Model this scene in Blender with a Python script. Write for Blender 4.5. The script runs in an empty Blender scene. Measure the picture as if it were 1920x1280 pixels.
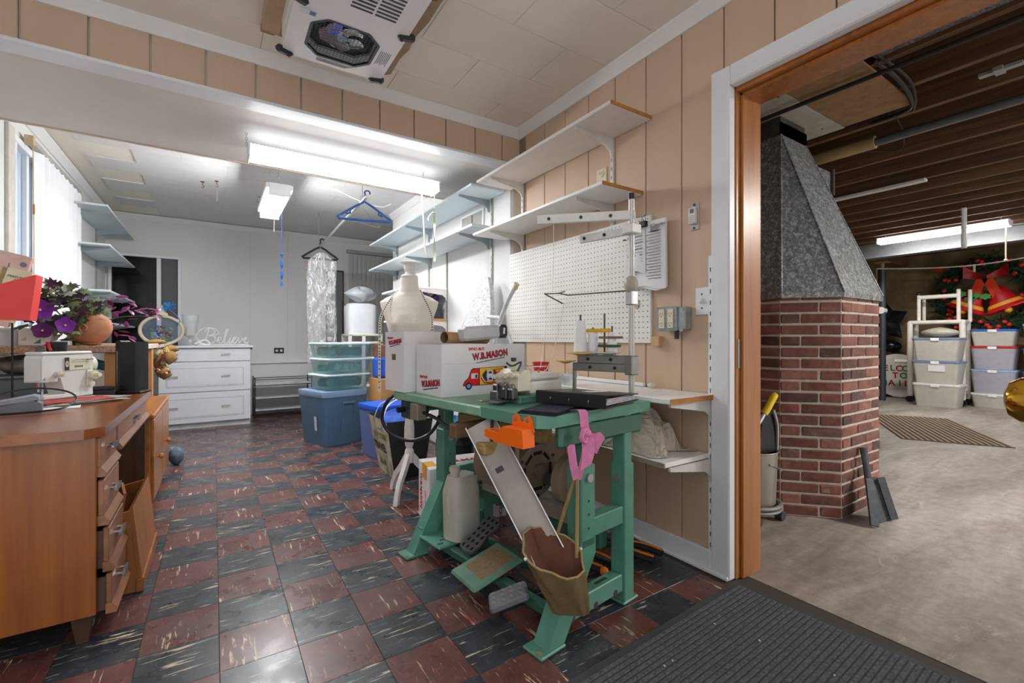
import bpy, math, random
from mathutils import Matrix, Vector
random.seed(7)
R = math.radians
sc = bpy.context.scene
col = sc.collection
# ---------------------------------------------------------------- camera, world, exposure
cd = bpy.data.cameras.new('camera'); cam = bpy.data.objects.new('camera', cd); col.objects.link(cam)
cd.sensor_width = 36.0; cd.lens = 36.0*855/1920; cd.shift_y = -4/1920; cd.clip_start = .02
cam.location = (0, 0, 1.058); cam.rotation_euler = (R(90), 0, R(-33.13))
sc.camera = cam
wd = bpy.data.worlds.new('world'); sc.world = wd; wd.use_nodes = True
wd.node_tree.nodes['Background'].inputs[0].default_value = (.93, .96, 1, 1)
wd.node_tree.nodes['Background'].inputs[1].default_value = 1.0
sc.view_settings.view_transform = 'Standard'; sc.view_settings.look = 'None'
sc.view_settings.exposure = 0.78; sc.view_settings.gamma = 1.0; sc.view_settings.use_curve_mapping = False
LAMP = 26.0      # radiance of the long lamp in the picture
LFAR, LBAS, LBAS2, LFRONT = 66.0, 48.0, 150.0, 4.0      # far room, basement, added unseen lamps: basement beside the chimney, front room

# ---------------------------------------------------------------- materials
def S(h):
    h = h.lstrip('#'); o = []
    for i in (0, 2, 4):
        c = int(h[i:i+2], 16)/255; o.append(c/12.92 if c <= .04045 else ((c+.055)/1.055)**2.4)
    return (o[0], o[1], o[2], 1)
def newmat(name):
    m = bpy.data.materials.new(name); m.use_nodes = True
    nt = m.node_tree; return m, nt, nt.nodes['Principled BSDF']
def N(nt, t, **k):
    n = nt.nodes.new(t)
    for a, b in k.items(): setattr(n, a, b)
    return n
def ramp(nt, src, stops, interp='LINEAR'):
    r = N(nt, 'ShaderNodeValToRGB'); r.color_ramp.interpolation = interp
    e = r.color_ramp.elements
    while len(e) < len(stops): e.new(.5)
    for i, (p, c) in enumerate(stops):
        e[i].position = p; e[i].color = c if not isinstance(c, str) else S(c)
    nt.links.new(src, r.inputs[0]); return r.outputs[0]
def mix(nt, fac, a, b, mode='MIX'):
    n = N(nt, 'ShaderNodeMix', data_type='RGBA', blend_type=mode)
    for s, v in ((0, fac), (6, a), (7, b)):
        if isinstance(v, (int, float, tuple)): n.inputs[s].default_value = v
        else: nt.links.new(v, n.inputs[s])
    return n.outputs[2]
def coords(nt, scale=(1, 1, 1), rot=(0, 0, 0), rand=False, kind='Object'):
    tc = N(nt, 'ShaderNodeTexCoord'); mp = N(nt, 'ShaderNodeMapping')
    mp.inputs['Scale'].default_value = scale; mp.inputs['Rotation'].default_value = rot
    nt.links.new(tc.outputs[kind], mp.inputs[0])
    if rand:
        oi = N(nt, 'ShaderNodeObjectInfo'); mu = N(nt, 'ShaderNodeVectorMath', operation='SCALE')
        cx = N(nt, 'ShaderNodeCombineXYZ')
        nt.links.new(oi.outputs['Random'], cx.inputs[0]); nt.links.new(oi.outputs['Random'], cx.inputs[1]); nt.links.new(oi.outputs['Random'], cx.inputs[2])
        nt.links.new(cx.outputs[0], mu.inputs[0]); mu.inputs['Scale'].default_value = 57.0
        ad = N(nt, 'ShaderNodeVectorMath', operation='ADD'); nt.links.new(mp.outputs[0], ad.inputs[0]); nt.links.new(mu.outputs[0], ad.inputs[1])
        return ad.outputs[0]
    return mp.outputs[0]
def noise(nt, vec, scale=5, detail=3, rough=.5, dist=0):
    n = N(nt, 'ShaderNodeTexNoise'); n.inputs['Scale'].default_value = scale; n.inputs['Detail'].default_value = detail
    n.inputs['Roughness'].default_value = rough; n.inputs['Distortion'].default_value = dist
    nt.links.new(vec, n.inputs['Vector']); return n.outputs[0]
def bump(nt, p, h, strength=.3, dist=.002):
    b = N(nt, 'ShaderNodeBump'); b.inputs['Strength'].default_value = strength; b.inputs['Distance'].default_value = dist
    nt.links.new(h, b.inputs['Height']); nt.links.new(b.outputs[0], p.inputs['Normal'])
def sc_(c, k): return (min(1, c[0]*k), min(1, c[1]*k), min(1, c[2]*k), 1)
MC = {}
def pm(name, c, rough=.5, metal=0, var=.1, scale=14, bmp=0, bscale=120, stretch=(1, 1, 1), alpha=1, trans=0, coat=0, ior=1.45, rand=False, spec=.5, sheen=0):
    """plain procedural material: a colour with a little noise in it"""
    if name in MC: return MC[name]
    m, nt, p = newmat(name); c = S(c) if isinstance(c, str) else c
    v = coords(nt, stretch, rand=rand); n = noise(nt, v, scale, 4, .6)
    nt.links.new(ramp(nt, n, [(.3, sc_(c, 1-var)), (.7, sc_(c, 1+var))]), p.inputs['Base Color'])
    p.inputs['Roughness'].default_value = rough; p.inputs['Metallic'].default_value = metal
    p.inputs['Alpha'].default_value = alpha; p.inputs['Transmission Weight'].default_value = trans
    p.inputs['Coat Weight'].default_value = coat; p.inputs['IOR'].default_value = ior
    p.inputs['Specular IOR Level'].default_value = spec; p.inputs['Sheen Weight'].default_value = sheen
    if bmp: bump(nt, p, noise(nt, v, bscale, 3), bmp, .003)
    MC[name] = m; return m
def emit(name, c, s):
    if name in MC: return MC[name]
    m, nt, p = newmat(name); c = S(c)
    n = noise(nt, coords(nt), 3); nt.links.new(ramp(nt, n, [(.2, sc_(c, .97)), (.8, c)]), p.inputs['Emission Color'])
    p.inputs['Base Color'].default_value = c; p.inputs['Emission Strength'].default_value = s
    MC[name] = m; return m
def wood(name, a, b, axis='y', scale=1.0, rough=.35, coat=.2, grain=26, rand=True):
    if name in MC: return MC[name]
    m, nt, p = newmat(name)
    st = {'x': (.05, 1, 1), 'y': (1, .05, 1), 'z': (1, 1, .05)}[axis]
    v = coords(nt, tuple(s*scale for s in st), rand=rand)
    n1 = noise(nt, v, grain, 5, .65, .6); n2 = noise(nt, v, 4, 2, .5, .4)
    c1 = ramp(nt, n1, [(.3, a), (.7, b)]); c2 = ramp(nt, n2, [(.35, (.72, .72, .72, 1)), (.65, (1, 1, 1, 1))])
    nt.links.new(mix(nt, 1.0, c1, c2, 'MULTIPLY'), p.inputs['Base Color'])
    p.inputs['Roughness'].default_value = rough; p.inputs['Coat Weight'].default_value = coat; p.inputs['Coat Roughness'].default_value = .25
    bump(nt, p, n1, .12, .001); MC[name] = m; return m

def tile_mat(name, base, dark, along):
    m, nt, p = newmat(name)
    st = (1.2, 12, 1) if along == 'x' else (12, 1.2, 1)
    vr = coords(nt, (1, 1, 1), rand=True)
    v = coords(nt, st, rot=(0, 0, .12), rand=True)
    b = ramp(nt, noise(nt, vr, 9, 5, .65), [(.3, dark), (.7, base)])
    s1 = noise(nt, v, 5.5, 4, .62, .5)
    f1 = ramp(nt, s1, [(.60, (0, 0, 0, 1)), (.66, (1, 1, 1, 1))])
    s2 = noise(nt, coords(nt, (st[0]*1.3, st[1]*.8, 3), rot=(0, 0, -.1), rand=True), 6.5, 5, .65, .7)
    f2 = ramp(nt, s2, [(.70, (0, 0, 0, 1)), (.76, (.6, .6, .6, 1))])
    tint = ramp(nt, noise(nt, vr, 5, 2), [(.42, '#d8c6a4'), (.52, '#c9bfa8'), (.6, '#b0483a' if along == 'y' else '#7f9a90')])
    c = mix(nt, f1, b, tint); c = mix(nt, f2, c, (.03, .012, .012, 1) if along == 'y' else (.12, .13, .14, 1))
    sc2 = ramp(nt, noise(nt, coords(nt, (1, 1, 1), kind='Object', rand=True), 45, 6, .7), [(.55, (0, 0, 0, 1)), (.8, (.35, .35, .35, 1))])
    c = mix(nt, sc2, c, (.30, .29, .28, 1))
    nt.links.new(c, p.inputs['Base Color'])
    nt.links.new(ramp(nt, noise(nt, vr, 7, 4, .6), [(.3, (.22, .22, .22, 1)), (.75, (.42, .42, .42, 1))]), p.inputs['Roughness'])
    bump(nt, p, s1, .08, .001); return m
def concrete():
    m, nt, p = newmat('concrete_floor')
    v = coords(nt); v2 = coords(nt, (.35, 1.4, 1), rot=(0, 0, .35))
    a = ramp(nt, noise(nt, v2, 2.0, 6, .68, .6), [(.28, '#7d746c'), (.5, '#a69d94'), (.7, '#c6c0b9')])
    b = ramp(nt, noise(nt, v, 14, 7, .72), [(.35, (.66, .64, .62, 1)), (.65, (1.0, 1.0, 1.0, 1))])
    c = mix(nt, .85, a, b, 'MULTIPLY')
    wsh = ramp(nt, noise(nt, v2, 3.4, 8, .75, 1.2), [(.60, (0, 0, 0, 1)), (.68, (.55, .55, .55, 1))])
    c = mix(nt, wsh, c, S('#cfcac3')); nt.links.new(c, p.inputs['Base Color'])
    p.inputs['Roughness'].default_value = .55; bump(nt, p, noise(nt, v, 30, 6, .7), .12, .004); return m
def galv(name='galvanized'):
    if name in MC: return MC[name]
    m, nt, p = newmat(name); v = coords(nt)
    vo = N(nt, 'ShaderNodeTexVoronoi'); vo.inputs['Scale'].default_value = 42; nt.links.new(v, vo.inputs['Vector'])
    n = noise(nt, v, 36, 4, .7, 1.5)
    c = ramp(nt, n, [(.35, '#5b5d5c'), (.5, '#6f7170'), (.62, '#a2a5a3')])
    c = mix(nt, .35, c, vo.outputs['Color'], 'SOFT_LIGHT')
    hs = N(nt, 'ShaderNodeHueSaturation'); hs.inputs['Saturation'].default_value = .12; nt.links.new(c, hs.inputs['Color'])
    nt.links.new(hs.outputs[0], p.inputs['Base Color'])
    p.inputs['Metallic'].default_value = .35; p.inputs['Roughness'].default_value = .5; MC[name] = m; return m
def pegmat():
    m, nt, p = newmat('pegboard_white'); tc = N(nt, 'ShaderNodeTexCoord'); sx = N(nt, 'ShaderNodeSeparateXYZ'); nt.links.new(tc.outputs['Object'], sx.inputs[0])
    def ma(op, a, b=None):
        n = N(nt, 'ShaderNodeMath', operation=op)
        for i, v in enumerate((a, b)):
            if v is None: continue
            if isinstance(v, (int, float)): n.inputs[i].default_value = v
            else: nt.links.new(v, n.inputs[i])
        return n.outputs[0]
    def cell(o): return ma('SUBTRACT', ma('FRACT', ma('DIVIDE', ma('ADD', o, 10.0), .0282)), .5)
    a = cell(sx.outputs['Y']); b = cell(sx.outputs['Z'])
    d = ma('SQRT', ma('ADD', ma('MULTIPLY', a, a), ma('MULTIPLY', b, b)))
    hole = ma('LESS_THAN', d, .125)
    n = ramp(nt, noise(nt, tc.outputs['Object'], 6, 3), [(.3, '#e6e4df'), (.7, '#efeeea')])
    nt.links.new(mix(nt, hole, n, (.035, .033, .03, 1)), p.inputs['Base Color']); p.inputs['Roughness'].default_value = .4
    return m
def cloth(name, c):
    m, nt, p = newmat(name); v = coords(nt); n = noise(nt, v, 9, 3, .5, 1.6)
    nt.links.new(ramp(nt, noise(nt, v, 60, 3), [(.3, sc_(S(c), .93)), (.7, S(c))]), p.inputs['Base Color'])
    p.inputs['Roughness'].default_value = .9; bump(nt, p, n, 1.0, .05); return m
M = {}
M['tile_red'] = tile_mat('floor_tile_red', '#714843', '#553430', 'y')
M['tile_blk'] = tile_mat('floor_tile_black', '#3c4149', '#292d34', 'x')
M['concrete'] = concrete(); M['galv'] = galv(); M['peg'] = pegmat()
M['tan'] = pm('tan_paint', '#cbb096', .5, var=.05, scale=3, bmp=.35, bscale=60, stretch=(1, 1, .12), rand=True)
M['white'] = pm('white_paint', '#e6e5e3', .45, var=.03, scale=3)
M['trimw'] = pm('trim_white', '#e9ebee', .35, var=.03, scale=4)
M['wallw'] = pm('wall_white', '#dededd', .6, var=.03, scale=2)
M['ceil'] = pm('ceiling_white', '#ebe5da', .75, var=.02, scale=3, bmp=.1, bscale=200, rand=True)
M['soff'] = pm('soffit_white', '#dfdbd6', .6, var=.04, scale=1.6)
M['black'] = pm('black_plastic', '#1b1b1d', .4, var=.1)
M['dark'] = pm('dark_grey', '#3a3b3e', .5, var=.1)
M['steel'] = pm('steel', '#b9babb', .3, metal=.85, var=.06)
M['chrome'] = pm('chrome', '#d5d6d8', .15, metal=1, var=.03)
M['greym'] = pm('grey_metal', '#8d9496', .45, metal=.3, var=.08)
M['bshelf'] = pm('pale_blue_laminate', '#d6e0e4', .5, var=.04, scale=4)
M['brkt'] = pm('bracket_grey', '#9aa7ac', .45, metal=.2, var=.05)
M['jamb'] = wood('orange_jamb_wood', '#a8622a', '#c98540', 'z', 1, .35, .3)
M['joist'] = wood('joist_wood', '#47301f', '#7d5636', 'y', 1, .7, 0)
M['lampw'] = emit('fluorescent_tube', '#ffffff', LAMP); M['lampf'] = emit('tube_far_room', '#ffffff', LFAR); M['lampb'] = emit('tube_basement', '#fffaf4', LBAS); M['lampc'] = emit('fill_tube_basement', '#fffaf4', LBAS2); M['lampa'] = emit('fill_tube_front', '#ffffff', LFRONT)

# ---------------------------------------------------------------- mesh building
class MB:
    def __init__(s): s.v = []; s.f = []
    def add(s, vs, fs, m=None):
        o = len(s.v)
        s.v += [tuple(m @ Vector(p)) if m is not None else tuple(p) for p in vs]
        s.f += [tuple(i+o for i in q) for q in fs]; return s
    def box(s, x0, x1, y0, y1, z0, z1, b=0, m=None):
        if x1 < x0: x0, x1 = x1, x0
        if y1 < y0: y0, y1 = y1, y0
        if z1 < z0: z0, z1 = z1, z0
        if b <= 0:
            return s.add([(x0, y0, z0), (x1, y0, z0), (x1, y1, z0), (x0, y1, z0), (x0, y0, z1), (x1, y0, z1), (x1, y1, z1), (x0, y1, z1)],
                         [(0, 3, 2, 1), (4, 5, 6, 7), (0, 1, 5, 4), (1, 2, 6, 5), (2, 3, 7, 6), (3, 0, 4, 7)], m)
        b = min(b, (x1-x0)*.45, (y1-y0)*.45, (z1-z0)*.45)
        vs = []; idx = {}
        for i in (0, 1):
            for j in (0, 1):
                for k in (0, 1):
                    X, Y, Z = (x0, x1)[i], (y0, y1)[j], (z0, z1)[k]
                    a, c, d = X+(b, -b)[i], Y+(b, -b)[j], Z+(b, -b)[k]
                    for ax, p in enumerate(((X, c, d), (a, Y, d), (a, c, Z))):
                        idx[i, j, k, ax] = len(vs); vs.append(p)
        g = lambda i, j, k, ax: idx[i, j, k, ax]
        fs = []
        for i in (0, 1):
            q = [g(i, 0, 0, 0), g(i, 1, 0, 0), g(i, 1, 1, 0), g(i, 0, 1, 0)]; fs.append(q if i else q[::-1])
            q = [g(0, i, 0, 1), g(0, i, 1, 1), g(1, i, 1, 1), g(1, i, 0, 1)]; fs.append(q if i else q[::-1])
            q = [g(0, 0, i, 2), g(1, 0, i, 2), g(1, 1, i, 2), g(0, 1, i, 2)]; fs.append(q if i else q[::-1])
        for i in (0, 1):
            for j in (0, 1):
                q = [g(i, j, 0, 0), g(i, j, 1, 0), g(i, j, 1, 1), g(i, j, 0, 1)]; fs.append(q if (i+j) % 2 else q[::-1])
                q = [g(i, 0, j, 0), g(i, 1, j, 0), g(i, 1, j, 2), g(i, 0, j, 2)]; fs.append(q[::-1] if (i+j) % 2 else q)
                q = [g(0, i, j, 1), g(1, i, j, 1), g(1, i, j, 2), g(0, i, j, 2)]; fs.append(q if (i+j) % 2 else q[::-1])
        for i in (0, 1):
            for j in (0, 1):
                for k in (0, 1):
                    q = [g(i, j, k, 0), g(i, j, k, 1), g(i, j, k, 2)]; fs.append(q if (i+j+k) % 2 else q[::-1])
        return s.add(vs, fs, m)
    def cbox(s, c, d, b=0, rz=0, ry=0, rx=0):
        m = Matrix.Translation(c) @ Matrix.Rotation(rz, 4, 'Z') @ Matrix.Rotation(ry, 4, 'Y') @ Matrix.Rotation(rx, 4, 'X')
        return s.box(-d[0]/2, d[0]/2, -d[1]/2, d[1]/2, -d[2]/2, d[2]/2, b, m)
    def beam(s, p, q, w, h, b=0, up=(0, 0, 1)):
        """a bar of section w (sideways) x h (upwards) from p to q"""
        p, q = Vector(p), Vector(q); d = q-p; L = d.length; d.normalize(); u = Vector(up)
        x = d.cross(u)
        if x.length < 1e-4: x = d.cross(Vector((1, 0, 0)))
        x.normalize(); z = x.cross(d)
        m = Matrix(((x.x, d.x, z.x, p.x), (x.y, d.y, z.y, p.y), (x.z, d.z, z.z, p.z), (0, 0, 0, 1)))
        return s.box(-w/2, w/2, 0, L, -h/2, h/2, b, m)
    def tube(s, pts, r, n=8, cap=True, m=None, flat=1.0, loop=False):
        P = [Vector(p) for p in pts]; k = len(P); rs = r if isinstance(r, (list, tuple)) else [r]*k
        vs = []; fs = []; x = None
        for i in range(k):
            a = P[(i-1) % k] if (loop or i) else P[i]; c = P[(i+1) % k] if (loop or i < k-1) else P[i]
            d = (c-a)
            if d.length < 1e-9: d = Vector((0, 0, 1))
            d.normalize()
            if x is None:
                x = d.cross(Vector((0, 0, 1)))
                if x.length < 1e-3: x = d.cross(Vector((0, 1, 0)))
            x = x-d*x.dot(d); x.normalize(); y = d.cross(x)
            for j in range(n):
                t = 2*math.pi*j/n; vs.append(P[i]+x*(math.cos(t)*rs[i])+y*(math.sin(t)*rs[i]*flat))
        for i in range(k if loop else k-1):
            i2 = (i+1) % k
            for j in range(n):
                fs.append((i*n+j, i*n+(j+1) % n, i2*n+(j+1) % n, i2*n+j))
        if cap and not loop: fs.append(tuple(range(n-1, -1, -1))); fs.append(tuple((k-1)*n+j for j in range(n)))
        return s.add(vs, fs, m)
    def lathe(s, prof, n=20, c=(0, 0, 0), m=None, sx=1, sy=1):
        vs = []; fs = []; k = len(prof)
        for r, z in prof:
            for j in range(n):
                t = 2*math.pi*j/n; vs.append((c[0]+r*math.cos(t)*sx, c[1]+r*math.sin(t)*sy, c[2]+z))
        for i in range(k-1):
            for j in range(n):
                fs.append((i*n+j, i*n+(j+1) % n, (i+1)*n+(j+1) % n, (i+1)*n+j))
        if prof[0][0] > 1e-5: fs.append(tuple(range(n-1, -1, -1)))
        if prof[-1][0] > 1e-5: fs.append(tuple((k-1)*n+j for j in range(n)))
        return s.add(vs, fs, m)
    def cyl(s, p, q, r, n=14, r2=None): return s.tube([p, q], [r, r if r2 is None else r2], n)
    def prism(s, poly, h0, h1, m=None, ax='z'):
        k = len(poly)
        f = {'z': lambda a, b, h: (a, b, h), 'y': lambda a, b, h: (a, h, b), 'x': lambda a, b, h: (h, a, b)}[ax]
        vs = [f(a, b, h0) for a, b in poly]+[f(a, b, h1) for a, b in poly]
        fs = [tuple(range(k))[::-1], tuple(range(k, 2*k))]+[(i, (i+1) % k, k+(i+1) % k, k+i) for i in range(k)]
        return s.add(vs, fs, m)
    def sph(s, c, r, n=12, k=8, sx=1, sy=1, sz=1, m=None):
        pr = [(math.sin(math.pi*i/k)*r, -math.cos(math.pi*i/k)*r*sz) for i in range(k+1)]
        pr[0] = (1e-6, pr[0][1]); pr[-1] = (1e-6, pr[-1][1])
        return s.lathe(pr, n, c, m, sx, sy)
    def grid(s, fn, nu, nv, m=None, thick=0):
        vs = [fn(i/nu, j/nv) for j in range(nv+1) for i in range(nu+1)]; w = nu+1
        fs = [(j*w+i, j*w+i+1, (j+1)*w+i+1, (j+1)*w+i) for j in range(nv) for i in range(nu)]
        return s.add(vs, fs, m)
    def frame(s, x0, x1, z0, z1, w, y0, y1, ax='y', b=0):
        """rectangular frame in the xz plane (ax y) or yz plane (ax x)"""
        f = (lambda a0, a1, c0, c1: s.box(a0, a1, y0, y1, c0, c1, b)) if ax == 'y' else (lambda a0, a1, c0, c1: s.box(y0, y1, a0, a1, c0, c1, b)) if ax == 'x' else (lambda a0, a1, c0, c1: s.box(a0, a1, c0, c1, y0, y1, b))
        f(x0, x1, z0, z0+w); f(x0, x1, z1-w, z1); f(x0, x0+w, z0+w, z1-w); f(x1-w, x1, z0+w, z1-w); return s
def mesh_of(mb, name, mat, smooth=35):
    me = bpy.data.meshes.new(name); me.from_pydata(mb.v, [], mb.f); me.materials.append(mat)
    if smooth:
        me.polygons.foreach_set('use_smooth', [True]*len(me.polygons)); me.set_sharp_from_angle(angle=R(smooth))
    me.update(); return me
FR = {}
def tag(o, label=None, cat=None, group=None, kind=None):
    if label: o['label'] = label
    if cat: o['category'] = cat
    if group: o['group'] = group
    if kind: o['kind'] = kind
    return o
def thing(name, label, cat, loc=(0, 0, 0), rz=0, group=None, w=True, kind=None):
    """Empty at the thing's base; w: its parts are given in world coordinates"""
    o = bpy.data.objects.new(name, None); col.objects.link(o); o.location = loc; o.rotation_euler = (0, 0, rz); o.empty_display_size = .05
    FR[o.name] = (Matrix.Translation(loc) @ Matrix.Rotation(rz, 4, 'Z')).inverted() if w else None
    return tag(o, label, cat, group, kind)
def part(mb, name, mat, parent, label=None, smooth=35, kind=None):
    fr = FR.get(parent.name)
    if fr is not None: mb.v = [tuple(fr @ Vector(p)) for p in mb.v]
    o = bpy.data.objects.new(name, mesh_of(mb, name, mat, smooth)); col.objects.link(o); o.parent = parent
    FR[o.name] = fr
    return tag(o, label, None, None, kind)
def solo(mb, name, mat, label, cat, group=None, kind=None, smooth=35):
    """a thing that is one mesh, given in world coordinates; origin moved to its base"""
    xs = [p[0] for p in mb.v]; ys = [p[1] for p in mb.v]; zs = [p[2] for p in mb.v]
    c = ((min(xs)+max(xs))/2, (min(ys)+max(ys))/2, min(zs))
    mb.v = [(p[0]-c[0], p[1]-c[1], p[2]-c[2]) for p in mb.v]
    o = bpy.data.objects.new(name, mesh_of(mb, name, mat, smooth)); col.objects.link(o); o.location = c
    FR[o.name] = Matrix.Translation(c).inverted()
    return tag(o, label, cat, group, kind)
def inst(me, name, parent, loc, rot=(0, 0, 0), scale=None):
    o = bpy.data.objects.new(name, me); col.objects.link(o); o.parent = parent; o.location = loc; o.rotation_euler = rot
    if scale: o.scale = scale
    return o
def dup(root, loc, rz=None, label=None, group=None):
    r = root.copy(); col.objects.link(r); r.location = loc
    if rz is not None: r.rotation_euler = (0, 0, rz)
    if label: r['label'] = label
    if group: r['group'] = group
    for ch in list(root.children):
        c = ch.copy(); col.objects.link(c); c.parent = r
        for g in ch.children:
            d = g.copy(); col.objects.link(d); d.parent = c
    return r
def text(s_, size, m, name, mat, parent, depth=.0006, bold=0.0, align='CENTER', xs=1.0, spacing=1.0, shear=0):
    """lettering as thin flat geometry; m places the text plane (x right, y up) in the parent's frame"""
    cu = bpy.data.curves.new('t', 'FONT'); cu.body = s_; cu.size = size; cu.extrude = depth; cu.offset = bold; cu.align_x = align; cu.align_y = 'CENTER'
    cu.space_character = spacing; cu.shear = shear; cu.resolution_u = 3
    ob = bpy.data.objects.new('t', cu); col.objects.link(ob)
    dg = bpy.context.evaluated_depsgraph_get(); me = bpy.data.meshes.new_from_object(ob.evaluated_get(dg))
    bpy.data.objects.remove(ob); bpy.data.curves.remove(cu)
    me.transform(m @ Matrix.Diagonal((xs, 1, 1, 1)))
    fr = FR.get(parent.name)
    if fr is not None: me.transform(fr)
    me.materials.clear(); me.materials.append(mat); me.name = name
    o = bpy.data.objects.new(name, me); col.objects.link(o); o.parent = parent; FR[o.name] = fr; return o
def plane_m(o, x, y):
    x, y = Vector(x).normalized(), Vector(y).normalized(); z = x.cross(y)
    return Matrix(((x.x, y.x, z.x, o[0]), (x.y, y.y, z.y, o[1]), (x.z, y.z, z.z, o[2]), (0, 0, 0, 1)))
def arc(c, r, a0, a1, n, pl='xy'):
    o = []
    for i in range(n+1):
        t = R(a0+(a1-a0)*i/n); a, b = c[0]+r*math.cos(t), c[1]+r*math.sin(t); o.append((a, b))
    return o
def bez(p, n=12):
    """smooth Catmull-Rom through the points"""
    P = [Vector(p[0])]+[Vector(q) for q in p]+[Vector(p[-1])]; o = []
    for i in range(1, len(P)-2):
        a, b, c, d = P[i-1], P[i], P[i+1], P[i+2]
        for k in range(n):
            t = k/n; o.append(.5*((2*b)+(c-a)*t+(2*a-5*b+4*c-d)*t*t+(3*b-a-3*c+d)*t**3))
    o.append(P[-2]); return o

# ---------------------------------------------------------------- the setting
def struct(name, mb, mat, label=None):
    o = bpy.data.objects.new(name, mesh_of(mb, name, mat)); col.objects.link(o); FR[o.name] = Matrix.Identity(4)
    return tag(o, label, None, None, 'structure')
fl = struct('floor', MB().box(-1.12, 2.0, -.4, 7.45, -.06, -.003), pm('floor_joint', '#4a443d', .9), 'checkered red and black vinyl tile floor')
TP = .2286
meR = mesh_of(MB().box(-TP/2+.0007, TP/2-.0007, -TP/2+.0007, TP/2-.0007, -.003, 0, .0006), 'tile', M['tile_red'])
meK = mesh_of(MB().box(-TP/2+.0007, TP/2-.0007, -TP/2+.0007, TP/2-.0007, -.003, 0, .0006), 'tile', M['tile_blk'])
tiles = []
for i in range(-9, 7):
    for j in range(-9, 27):
        x, y = .70+TP*(i+.5), 1.493+TP*(j+.5)
        if x < -1.1 or x > 1.95 or y < -.3 or y > 7.35: continue
        tiles.append((x, y, (i+j) % 2))
rest = {0: MB(), 1: MB()}
def vis(x, y):
    d = x*.5465+y*.8374; l = x*.8374-y*.5465
    return d > .9 and abs(l/d) < 1.25
order = sorted([t for t in tiles if vis(t[0], t[1])], key=lambda t: math.hypot(t[0], t[1]))[:300]
near = set(order)
for t in tiles:
    x, y, k = t
    if t in near: inst(meK if k else meR, 'tile', fl, (x, y, 0))
    else: rest[k].box(x-TP/2+.0007, x+TP/2-.0007, y-TP/2+.0007, y+TP/2-.0007, -.003, 0)
for k in (0, 1): part(rest[k], 'tiles', M['tile_blk'] if k else M['tile_red'], fl, kind='stuff')
# ceiling of the front room: staggered panels
ce = struct('ceiling', MB().box(-1.4, 2.02, -.6, 3.9, 2.606, 2.72), M['ceil'], 'off-white panelled ceiling')
CT = mesh_of(MB().box(-.34+.0012, .34-.0012, -.17+.0012, .17-.0012, 2.597, 2.606, .0014), 'ceiling_tile', M['ceil'])
for r in range(10):
    y = 2.715-.34*r; off = .545 if r % 2 == 0 else .885
    for i in range(-3, 3):
        x = off+.68*i
        if -1.2 < x < 1.56: inst(CT, 'ceiling_tile', ce, (x, y, 0))
        elif 1.56 <= x < 2.2: part(MB().box(x-.34+.0012, 1.925, y-.17+.0012, y+.17-.0012, 2.597, 2.606, .0014), 'ceiling_tile', M['ceil'], ce)
# soffit and beam with tan boards
so = struct('beam_soffit', MB().box(-1.4, 1.93, 2.83, 3.87, 2.35, 2.604), M['soff'], 'white dropped soffit between the rooms')
bd = mesh_of(MB().box(-.108, .108, -.018, 0, 2.35, 2.6, .003), 'panel', M['tan'])
for k in range(-4, 13):
    x = -.707+.2235*k-.1117
    inst(bd, 'panel', so, (x, 2.829, 0))
part(MB().box(-1.4, 1.9, 2.796, 2.925, 2.333, 2.35, .003), 'edge_board', M['trimw'], so)
part(MB().box(-1.12, 1.9, 3.855, 3.875, 2.343, 2.35, .002), 'edge_strip', pm('edge_strip', '#cbb9a6', .6), so)
# right wall (tan boards), door opening, casing
wr = struct('wall_right', MB().box(1.925, 2.04, 1.16, 2.895, 0, 2.604).box(1.925, 2.04, -.6, 1.16, 2.2, 2.604).box(1.925, 2.04, -.6, .02, 0, 2.2), pm('groove_tan', '#8d6f52', .7), 'tan grooved board wall')
PW = .2195
pf = mesh_of(MB().box(-.026, 0, -PW/2+.003, PW/2-.003, .012, 2.6, .0025), 'panel', M['tan'])
ps = mesh_of(MB().box(-.026, 0, -PW/2+.003, PW/2-.003, 2.25, 2.6, .0025), 'panel', M['tan'])
for k in range(0, 8):
    y = 1.186+PW*(k+.5)
    if y+PW/2 < 2.95: inst(pf, 'panel', wr, (1.926, y, 0))
part(MB().box(1.9, 1.926, 1.186+PW*7+.002, 2.893, .012, 2.6, .002), 'panel', M['tan'], wr)
for k in range(-6, 0): inst(ps, 'panel', wr, (1.926, 1.186+PW*(k+.5), 0))
def crown(p0, p1, nrm, zt, s=.055):
    m = MB(); pr = [(0, 0), (s, 0), (s, -.012), (.02, -.05), (.012, -.062), (0, -.062)]
    p0, p1, n = Vector((*p0, zt)), Vector((*p1, zt)), Vector((*nrm, 0)); k = len(pr)
    vs = [p0+n*a+Vector((0, 0, b)) for a, b in pr]+[p1+n*a+Vector((0, 0, b)) for a, b in pr]
    m.add(vs, [tuple(range(k))[::-1], tuple(range(k, 2*k))]+[(i, (i+1) % k, k+(i+1) % k, k+i) for i in range(k)]); return m
struct('trim_1', crown((-1.4, 2.811), (1.9, 2.811), (0, -1), 2.598), M['white'], 'white crown moulding along the beam')
struct('trim_2', crown((1.9, -.6), (1.9, 2.80), (-1, 0), 2.598), M['white'], 'white crown moulding along the tan wall')
struct('baseboard_right', MB().box(1.882, 1.9, 1.236, 2.9, 0, .10, .003).box(1.868, 1.882, 1.15, 2.9, 0, .018, .004), M['trimw'], 'white baseboard under the tan wall')
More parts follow.
